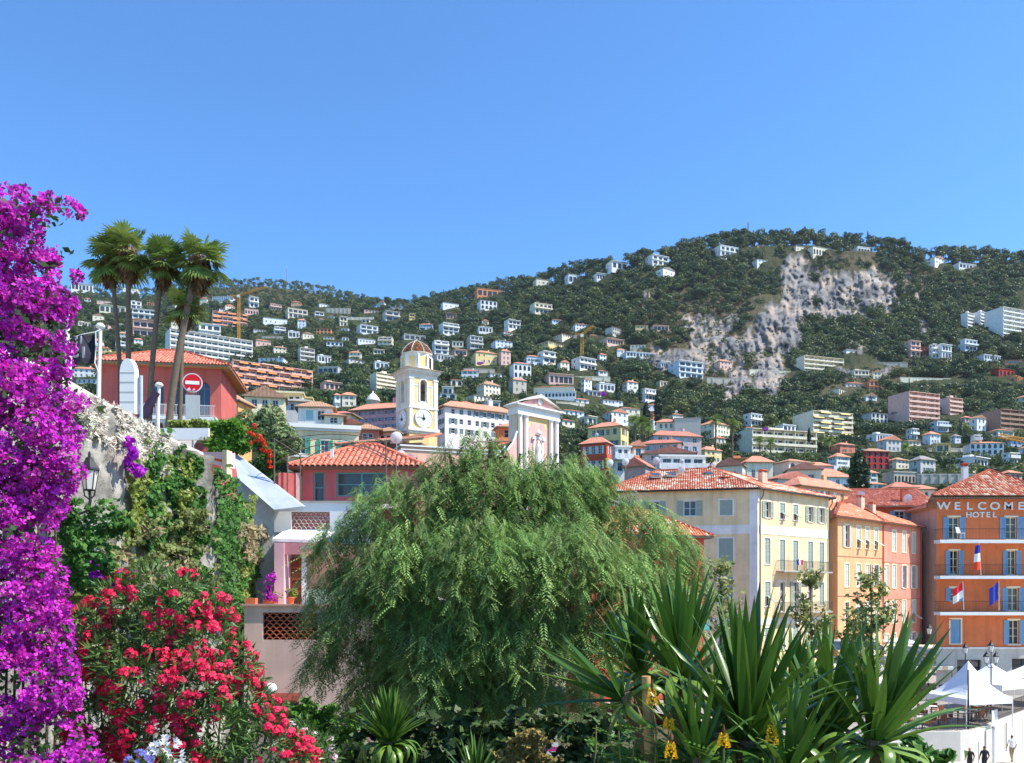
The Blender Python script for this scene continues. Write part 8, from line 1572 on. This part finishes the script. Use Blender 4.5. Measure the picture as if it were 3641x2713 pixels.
for i, x in enumerate((2120, 2200, 2260, 2330, 2420)): senna(x, 2580+20*(i % 3), 4.6, ('leafy senna shoot below the sprawling yucca', 'second leafy senna shoot below the sprawling yucca', 'leafy senna shoot before the low yucca leaves', 'leafy senna under the yellow spikes', 'leafy senna shoot beside the front yucca')[i], .08, 20+i, False)
# hedge, dry shrub and dark undergrowth
hd_ = leaf_patch('garden_hedge', 'bright green clipped hedge before the garden wall', 'hedge', 6500, 1000, 1310, lambda x: 2490+10*np.sin(x/30.), 2760, .1, leafm('hedge_leaf', (84, 128, 34), None, .3), .05, (0, .5), Yf=lambda x: np.full(len(x), 20.0), seed=61, nrm=(.2, -.6, .7))
leaf_patch('dry_shrub', 'dry brown seed-headed shrub at the bottom centre', 'shrub', 3000, 1740, 1900, lambda x: 2560+np.abs(x-1830)*.7, 2760, .03, leafm('dry_seed', (150, 130, 70), None, .2, .8), .30, (0, .3), Yf=lambda x: np.full(len(x), 6.8), seed=63, aspect=1.6, nrm=(0, -.5, .6))
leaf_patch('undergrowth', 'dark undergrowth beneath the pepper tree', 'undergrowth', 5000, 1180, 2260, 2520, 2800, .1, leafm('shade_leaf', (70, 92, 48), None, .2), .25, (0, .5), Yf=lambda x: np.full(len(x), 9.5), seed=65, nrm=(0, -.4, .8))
leaf_patch('undergrowth', 'leafy ground cover below the yuccas', 'ground cover', 5200, 2050, 3320, lambda x: 2640+30*np.sin(x/90.), 2860, .07, SEN, .25, (0, .4), Yf=lambda x: np.full(len(x), 5.6), seed=67, nrm=(0, -.4, .8))
b = thing('striped_cloth', 'pink and white striped cloth glimpsed under the tree', 'cloth', P(1950, 2720, 14)); 
for i in range(5): q = MB(); q.add([(-.16+.02*math.sin(i), 0, i*.075), (.17, .02, i*.075), (.16, .02, i*.075+.073), (-.16, 0, i*.075+.073)], [(0, 1, 2, 3)]); q.build('stripe', mat('cloth_pink', (226, 60, 150), .8) if i % 2 else WHITE, b)
# thin young trees before the town houses
def sapling(x, yb, yt, Y, w, label, seed, n=900):
    base = P(x, yb, Y); h = (yb-yt)*Y/F; t = thing('young_tree', label, 'tree', base); r = np.random.default_rng(seed); rr = random.Random(seed); b = MB(); b.tube([(0, 0, -.5), (.03, 0, h*.4), (0, 0, h*.97)], .03, n=5, r2=.008); pts = []
    for i in range(30):
        z = h*rr.uniform(.12, .95); a = rr.uniform(0, 6.28); L = w*rr.uniform(.5, 1)*(1.1-.75*z/h); e = Vector((math.cos(a)*L, math.sin(a)*L, z+L*.9)); b.tube([(0, 0, z), e*.5+Vector((0, 0, z*.5-.02)), e], .009, n=3, r2=.003); pts.append((np.array((0, 0, z)), np.array(e)))
    b.build('trunk', BARK, t); p = np.array([s+(e-s)*r.uniform(.2, 1.05)+r.normal(0, .06, 3) for s, e in (pts[i] for i in r.integers(0, len(pts), n))]); v, f = leaf_quads(p, np.tile([.3, -.5, .6], (n, 1)), .07, 1.7, .9, r, fold=.2); o = obj('crown', np_mesh('crown', v, f, leafm('sapling_leaf', (150, 156, 92), (150, 156, 92), .4, .4), tones(n, 4, .55, 1.4, r)), t); o['kind'] = 'stuff'
sapling(3095, 2560, 1990, 16, .75, 'thin young tree before the pink town house', 1, 1000); sapling(2880, 2420, 2040, 18, .6, 'sparse young tree before the cream corner building', 2, 700); sapling(3040, 2480, 2180, 17, .7, 'low spreading young tree beside the thin one', 4, 500); sapling(2560, 2300, 2010, 16, .6, 'few leafy twigs between pepper tree and yuccas', 5, 350)
# ---------------------------------------------------------------- the quay
TZ = 4.1
PAVE = mat('quay_paving', (158, 150, 138), .9, .12, 1.2, .2, 12)
edge = [(16, 49.5), (24.2, 50.6), (27.0, 50.8), (28.3, 51.4), (35.8, 59), (62, 85)]
b = MB(); b.poly([(x, y, TZ) for x, y in edge]+[(90, 130, TZ), (0, 130, TZ), (4, 70, TZ)]); tag(b.build('upper_quay', PAVE), 'paved upper quay with cafe terraces', kind='structure')
b = MB(); b.poly([(10, 20, 2.0), (90, 20, 2.0), (90, 90, 2.0), (10, 90, 2.0)]); tag(b.build('lower_quay', mat('lower_paving', (186, 178, 164), .9, .1, .8, .2, 10)), 'sunlit lower quay', kind='structure')
sw_ = thing('quay_wall', 'whitewashed quay wall curving under the railings', 'wall', (24, 50.6, 2)); q0 = Vector((24, 50.6, 2)); b = MB()
pe = [Vector((x, y, 0)) for x, y in edge]
for i in range(len(pe)-1): b.quad(pe[i]+Z*1.0-q0, pe[i+1]+Z*1.0-q0, pe[i+1]+Z*(TZ+.12)-q0, pe[i]+Z*(TZ+.12)-q0); d = (pe[i+1]-pe[i]).normalized(); nn = Z.cross(d)*.35; b.quad(pe[i]+Z*(TZ+.12)-q0, pe[i+1]+Z*(TZ+.12)-q0, pe[i+1]+nn+Z*(TZ+.12)-q0, pe[i]+nn+Z*(TZ+.12)-q0); b.quad(pe[i]+nn+Z*(TZ+.12)-q0, pe[i+1]+nn+Z*(TZ+.12)-q0, pe[i+1]+nn+Z*(TZ-.1)-q0, pe[i]+nn+Z*(TZ-.1)-q0)
b.build('wall', mat('whitewash', (216, 208, 194), .9, .08, .8, .2, 20, streak=.12), sw_)
for k in range(9): x = 29.5+k*3.1; y = 52.6+k*3.1; o = MB().box(-.05, .05, -.06, 0, 0, 1.9).build('pilaster_strip', mat('strip_grey', (176, 172, 166), .8), sw_, (x-24, y-50.6-.02, .1), math.atan2(1, 1))
rl = thing('quay_railing', 'dark iron railing on the quay wall', 'railing', (16, 49.6, TZ+.12))
def rail_run(a, c, root, h=1.05, gap=.16):
    a = Vector((*a, TZ+.12)); c = Vector((*c, TZ+.12)); d = (c-a).normalized(); L = (c-a).length; rz = math.atan2(d.y, d.x); o0 = Vector(root.location)
    MB().bar(a+Z*h-o0, c+Z*h-o0, .03, n=5).build('top_rail', DARKM, root); MB().bar(a+Z*.1-o0, c+Z*.1-o0, .02, n=4).build('bottom_rail', DARKM, root)
    n = int(L/gap)
    me = cached(('baluster', h), lambda: MB().bar((0, 0, .1), (0, 0, h), .014, n=4).mesh('baluster', DARKM, False))
    for i in range(n+1): obj('baluster', me, root, a+d*gap*i-o0)
nB = 0
for i in range(1, 5):
    a, c = Vector(edge[i]), Vector(edge[i+1])
    if i == 4: c = a+(c-a).normalized()*12
    d = (c-a).normalized(); n_ = Vector((-d.y, d.x)); rail_run(a+n_*.15, c+n_*.15, rl)
rail_run(Vector(edge[0])+Vector((4.5, .35)), Vector(edge[1])+Vector((0, .15)), rl)
# steps from the quay down to the lower level
stp = thing('stone_steps', 'broad white stone steps beside the quay wall', 'steps', (22.8, 50.4, 2.0)); stm = mat('step_stone', (206, 198, 184), .9, .1, 2, .2, 12)
for i in range(13): MB().box(-4.5+i*.0, 1.5+i*.42-1.2, -.42-i*.42, -i*.42-.001, -.9, 1.95-i*.16).build('step', stm, stp)
# street lamps
def street_lamp(loc, h, heads, label):
    t = thing('street_lamp', label, 'street lamp', loc); b = MB(); b.lathe([(.12, 0), (.13, .3), (.07, .4), (.06, 1.0), (.045, h*.6), (.035, h)], n=10); b.build('post', DARKM, t)
    if heads == 1: lantern_parts(t, .95, h)
    else:
        lantern_parts(t, .9, h+.75); MB().bar((0, 0, h), (0, 0, h+.75), .03).build('spindle', DARKM, t)
        for s in (-1, 1):
            c = MB(); c.tube([(0, 0, h-.35), (s*.18, 0, h-.3), (s*.32, 0, h-.12), (s*.34, 0, h-.02)], .025, n=5); c.build('arm', DARKM, t); lantern_parts(t, .9, h-.02, off=(s*.34, 0))
    return t
street_lamp((33.5, 59, TZ), 3.55, 3, 'tall three-lantern street lamp before the white tents'); street_lamp((36.0, 67, TZ), 3.6, 1, 'single-lantern street lamp before the hotel'); street_lamp((24.6, 62, TZ), 2.4, 1, 'left of two short lanterns under the striped awning'); street_lamp((25.5, 62.6, TZ), 2.4, 1, 'right of two short lanterns under the striped awning')
wl_ = thing('wall_lantern', 'white glass lantern on a bracket in the dark alley', 'lantern', (46.0, 93, ZC-(2255-HY)*93/F)); lantern_parts(wl_, 1.3, 0); MB().tube([(0, 0, 0), (0, 0, -.3), (.6, .2, -.6)], .03, n=5).build('bracket', DARKM, wl_)
mp = thing('flag_mast', 'slim dark mast standing at the quay railing', 'mast', (27.9, 51.6, TZ)); MB().bar((0, 0, -.2), (0, 0, 3.75), .07, n=8, r2=.045).build('shaft', DARKM, mp); MB().bar((-.3, 0, 2.6), (.45, 0, 2.5), .012, n=4).build('yard', DARKM, mp)
# white event tents
TENT = mat('tent_canvas', (246, 246, 248), .75, .03)
def tent(loc, w, d, eave, peak, label, rz=0):
    t = thing('white_tent', label, 'tent', loc, rz); n = 10; b = MB(); e = [(-w/2, -d/2), (w/2, -d/2), (w/2, d/2), (-w/2, d/2)]
    for k in range(4):
        a, c = Vector((*e[k], eave)), Vector((*e[(k+1) % 4], eave)); ap = Vector((0, 0, peak))
        for i in range(n):
            for j in range(4):
                def pt(u, v):
                    p = a.lerp(c, u); q = p.lerp(ap, v); q.z = eave+(peak-eave)*(v**1.55)-.18*math.sin(u*math.pi)*(1-v)*0; return q
                b.add([pt(j/4, i/n), pt((j+1)/4, i/n), pt((j+1)/4, (i+1)/n), pt(j/4, (i+1)/n)], [(0, 1, 2, 3)], 0, True)
    b.build('canopy', TENT, t)
    for k in range(4): a, c = Vector((*e[k], eave)), Vector((*e[(k+1) % 4], eave)); MB().quad(a-Z*.38, c-Z*.38, c, a).build('valance', TENT, t)
    for x, y in e: MB().bar((x*.99, y*.99, 0), (x*.99, y*.99, eave), .035, n=6).build('leg', WHITE, t)
    return t
tent((29.3, 54.2, TZ), 3.5, 3.5, 1.9, 4.1, 'larger white peaked tent on the quay', .25); tent((35.0, 61.6, TZ), 4.0, 4.0, 2.0, 3.3, 'white peaked tent behind the street lamp', .5); tent((39.4, 64.5, TZ), 3.6, 3.6, 2.1, 3.0, 'low white tent at the right edge', .6)
def parasol(loc, r, h, m, label, sides=8, drop=.45, rz=0):
    t = thing('parasol', label, 'parasol', loc, rz); b = MB(); n = sides
    rim = [(r*math.cos(2*math.pi*i/n), r*math.sin(2*math.pi*i/n), h) for i in range(n)]
    for i in range(n): b.add([rim[i], rim[(i+1) % n], (0, 0, h+drop)], [(0, 1, 2)]); q, w = Vector(rim[i]), Vector(rim[(i+1) % n]); b.quad(q-Z*.14, w-Z*.14, w, q)
    b.build('canopy', m, t); MB().bar((0, 0, 0), (0, 0, h+drop+.1), .03, n=6).build('pole', WHITE, t); rb = MB()
    for i in range(n): rb.bar((0, 0, h+drop-.06), Vector(rim[i])-Z*.03, .012, n=3)
    rb.build('ribs', WHITE, t); MB().lathe([(.3, 0), (.3, .08), (.05, .1)], n=10).build('base', CONC, t); return t
parasol((31.6, 55.9, TZ), 1.3, 1.7, TENT, 'square white parasol in front of the tents', 4, .5, .5); MAUV = mat('parasol_mauve', (196, 176, 178), .8, .06); parasol((46.5, 86, TZ), 2.0, 2.6, MAUV, 'dusty mauve parasol in the alley mouth'); parasol((24.0, 60, TZ), 1.5, 2.0, TENT, 'white parasol behind the yuccas'); parasol((26.4, 61.5, TZ), 1.4, 2.0, TENT, 'second white parasol behind the yuccas'); parasol((40.5, 88, TZ), 1.6, 3.3, TENT, 'small white parasol against the pink house')
# striped awnings over the cafe terraces
def awning(x0, x1, y0, Y, d, z, label, n=18, col=(240, 232, 214), col2=(206, 182, 150), slope=.55):
    t = thing('cafe_awning', label, 'awning', (x0, Y, TZ)); w = (x1-x0)/n
    for i in range(n): b = MB(); b.prism([(i*w, 0, z+slope), ((i+1)*w, 0, z+slope), ((i+1)*w, -d, z), (i*w, -d, z)], (0, 0, .03)); b.quad((i*w, -d, z-.22), ((i+1)*w, -d, z-.22), ((i+1)*w, -d, z), (i*w, -d, z)); b.build('stripe', mat('awning_%d' % (col if i % 2 else col2)[0], col if i % 2 else col2, .85, .05), t)
    for x in (0.1, (x1-x0)/2, x1-x0-.1): MB().bar((x, -d+.05, 0), (x, -d+.05, z), .03, n=5).build('post', DARKM, t)
awning(26.0, 36.0, 0, 73, 4.2, 2.35, 'long cream striped awning over the cafe terrace', 22); awning(35.0, 40.5, 0, 80, 3.5, 2.9, 'short striped awning left of the hotel', 12); awning(27.5, 34.0, 0, 80, 3.0, 3.4, 'grey awning along the town houses', 10, (168, 166, 162), (150, 148, 146))
# cafe tables and chairs
def table(loc, label, g):
    t = thing('cafe_table', label, 'table', loc, 0, g); MB().lathe([(.36, .72), (.36, .75)], n=14).build('tabletop', WHITE, t); MB().bar((0, 0, 0), (0, 0, .72), .03).build('pedestal', DARKM, t); MB().lathe([(.25, 0), (.25, .03)], n=10).build('base', DARKM, t)
def chair(loc, rz, m, label, g):
    t = thing('cafe_chair', label, 'chair', loc, rz, g); MB().box(-.21, .21, -.2, .2, .42, .46).build('seat', m, t); MB().box(-.21, .21, .18, .22, .5, .88).build('backrest', m, t)
    for sx in (-.19, .19):
        for sy in (-.18, .18): MB().bar((sx, sy, 0), (sx*.95, sy*.95, .42 if sy < 0 else .88), .016, n=4).build('leg', m, t)
WOODM = mat('chair_wood', (150, 92, 58), .7, .15); rq = random.Random(4)
for i, (x, y) in enumerate(((25.6, 52.6), (27.2, 53.8), (30.4, 55.8), (26.2, 55.6), (31.6, 57.2), (28.6, 57.5), (33, 66), (30.4, 68), (27.5, 66), (35.5, 70), (29, 63), (24.5, 57.5))):
    table((x, y, TZ), 'round white cafe table on the upper quay', 'tables on the cafe terrace')
    for k in range(3): a = k*2.1+rq.random(); chair((x+math.cos(a)*.65, y+math.sin(a)*.65, TZ), a-math.pi/2, WOODM if i < 6 else DARKM, 'brown wooden cafe chair on the upper quay' if i < 6 else 'dark metal cafe chair on the upper quay', 'brown chairs on the cafe terrace' if i < 6 else 'dark chairs on the cafe terrace')
sb = thing('menu_board', 'white board hung on the quay railing', 'board', (30.3, 53.0, TZ+.35), math.radians(45)); MB().box(-.55, .55, -.03, .03, 0, .75).build('panel', mat('board_pale', (222, 222, 214), .7), sb)
bo = thing('bollard_post', 'white post with a dark cap on the lower quay', 'post', (29.4, 51.5, 2.0)); MB().bar((0, 0, 0), (0, 0, 2.3), .1, n=10).build('post', WHITE, bo); MB().lathe([(.13, 2.3), (.13, 2.36), (.02, 2.45)], n=10).build('cap', CONC, bo)

# ---------------------------------------------------------------- people on the lower quay
def person(loc, rz, h, top, bottom, hair, skin, label, stride=.16, hat=None):
    """one continuous body grown round a posed skeleton, coloured by garment"""
    J = dict(pel=(0, 0, .53), wai=(0, .0, .60), che=(0, .01, .73), nec=(0, .0, .835), hed=(0, -.005, .90), crn=(0, -.005, .965),
             hl=(-.052, 0, .50), kl=(-.055, -stride*.5, .28), al=(-.055, -stride*.45, .045), fl=(-.057, -stride*.45-.075, .02),
             hr=(.052, 0, .50), kr=(.055, stride*.15, .28), ar=(.055, stride*.8, .055), fr=(.057, stride*.8-.06, .02),
             sl=(-.105, .0, .80), el=(-.135, .05, .64), wl=(-.13, -.03, .50), ml=(-.128, -.05, .455), sr=(.105, 0, .80), er=(.135, -.03, .64), wr=(.13, -.09, .51), mr=(.128, -.105, .465))
    E = [('pel', 'wai'), ('wai', 'che'), ('che', 'nec'), ('nec', 'hed'), ('hed', 'crn'), ('pel', 'hl'), ('hl', 'kl'), ('kl', 'al'), ('al', 'fl'), ('pel', 'hr'), ('hr', 'kr'), ('kr', 'ar'), ('ar', 'fr'), ('che', 'sl'), ('sl', 'el'), ('el', 'wl'), ('wl', 'ml'), ('che', 'sr'), ('sr', 'er'), ('er', 'wr'), ('wr', 'mr')]
    R = dict(pel=(.09, .066), wai=(.082, .058), che=(.096, .066), nec=(.034, .034), hed=(.047, .055), crn=(.04, .046), hl=(.056, .058), kl=(.036, .038), al=(.024, .026), fl=(.022, .018), sl=(.036, .036), el=(.026, .026), wl=(.018, .018), ml=(.02, .014))
    for k in 'hkaf': R[k+'r'] = R[k+'l']
    for k in 'sewm': R[k+'r'] = R[k+'l']
    nm = list(J); me = bpy.data.meshes.new('p'); me.from_pydata([tuple(c*h for c in J[k]) for k in nm], [(nm.index(a), nm.index(b_)) for a, b_ in E], []); o = bpy.data.objects.new('p', me); C.objects.link(o)
    md = o.modifiers.new('s', 'SKIN'); md.use_smooth_shade = True; o.modifiers.new('d', 'SUBSURF').levels = 2
    for i, k in enumerate(nm): sv_ = me.skin_vertices[0].data[i]; sv_.radius = tuple(q*h for q in R[k]); sv_.use_root = k == 'pel'
    return o, (loc, rz, h, top, bottom, hair, skin, label, hat)
PEO = [person((31.05, 52.4, 2.05), math.radians(180), 1.74, (232, 230, 226), (150, 130, 104), (58, 40, 30), (184, 132, 104), 'person in a loose white shirt walking along the quay wall'),
       person((26.75, 49.3, 2.0), math.radians(170), 1.60, (52, 44, 40), (60, 56, 54), (206, 176, 128), (196, 146, 118), 'fair-haired person in dark clothes on the steps'),
       person((27.55, 49.2, 2.0), math.radians(185), 1.70, (34, 34, 38), (44, 44, 52), (46, 34, 28), (176, 124, 98), 'dark-haired person in a black top beside the steps')]
bpy.context.view_layer.update(); dg = bpy.context.evaluated_depsgraph_get()
for o, (loc, rz, h, top, bottom, hair, skin, label, hat) in PEO:
    me = bpy.data.meshes.new_from_object(o.evaluated_get(dg)); bpy.data.objects.remove(o)
    mm = [mat('skin_%d' % skin[0], skin, .6, .05), mat('cloth_%d_%d_%d' % top, top, .9, .12, 8), mat('cloth_%d_%d_%d' % bottom, bottom, .9, .12, 8), mat('hair_%d' % hair[0], hair, .7, .2, 20), mat('shoe_dark', (50, 46, 44), .7)]
    for m in mm: me.materials.append(m)
    for p in me.polygons:
        x, y, z = p.center/h; armx = abs(x) > .108
        p.material_index = (4 if z < .05 else 2 if z < .53 and not armx else 3 if z > .90 and (y > -.02 or z > .95) else 0 if z > .845 or (armx and z < .64) else 1); p.use_smooth = True
    t = thing('person', label, 'person', loc, rz); obj('body', me, t)
    fc = MB(); fc.lathe([(.001, -.008*h), (.012*h, -.004*h), (.001, .016*h)], (0, -.058*h, .905*h), n=6); fc.build('nose', mm[0], t)
    for s in (-1, 1): ea = MB(); ea.lathe([(.001, -.012*h), (.007*h, 0), (.001, .012*h)], (s*.05*h, 0, .91*h), n=6); ea.build('ear', mm[0], t)
# ---------------------------------------------------------------- thin summer haze over the whole place
hm = bpy.data.materials.new('thin_haze'); hm.use_nodes = True; hn = hm.node_tree; hn.nodes.remove(hn.nodes['Principled BSDF'])
pv = hn.nodes.new('ShaderNodeVolumePrincipled'); pv.inputs['Color'].default_value = (.78, .88, 1, 1); pv.inputs['Density'].default_value = .000045; pv.inputs['Anisotropy'].default_value = .2
hn.links.new(pv.outputs[0], hn.nodes['Material Output'].inputs['Volume'])
hz = MB().box(-4800, 4800, -500, 3300, -4, 640).build('haze', hm); tag(hz, 'thin bluish summer haze in the air', kind='stuff')
for o in C.objects:
    if o.parent is None and o.get('category') and not o.get('kind'): o['kind'] = 'stuff' if o.name.startswith('undergrowth') else 'thing'
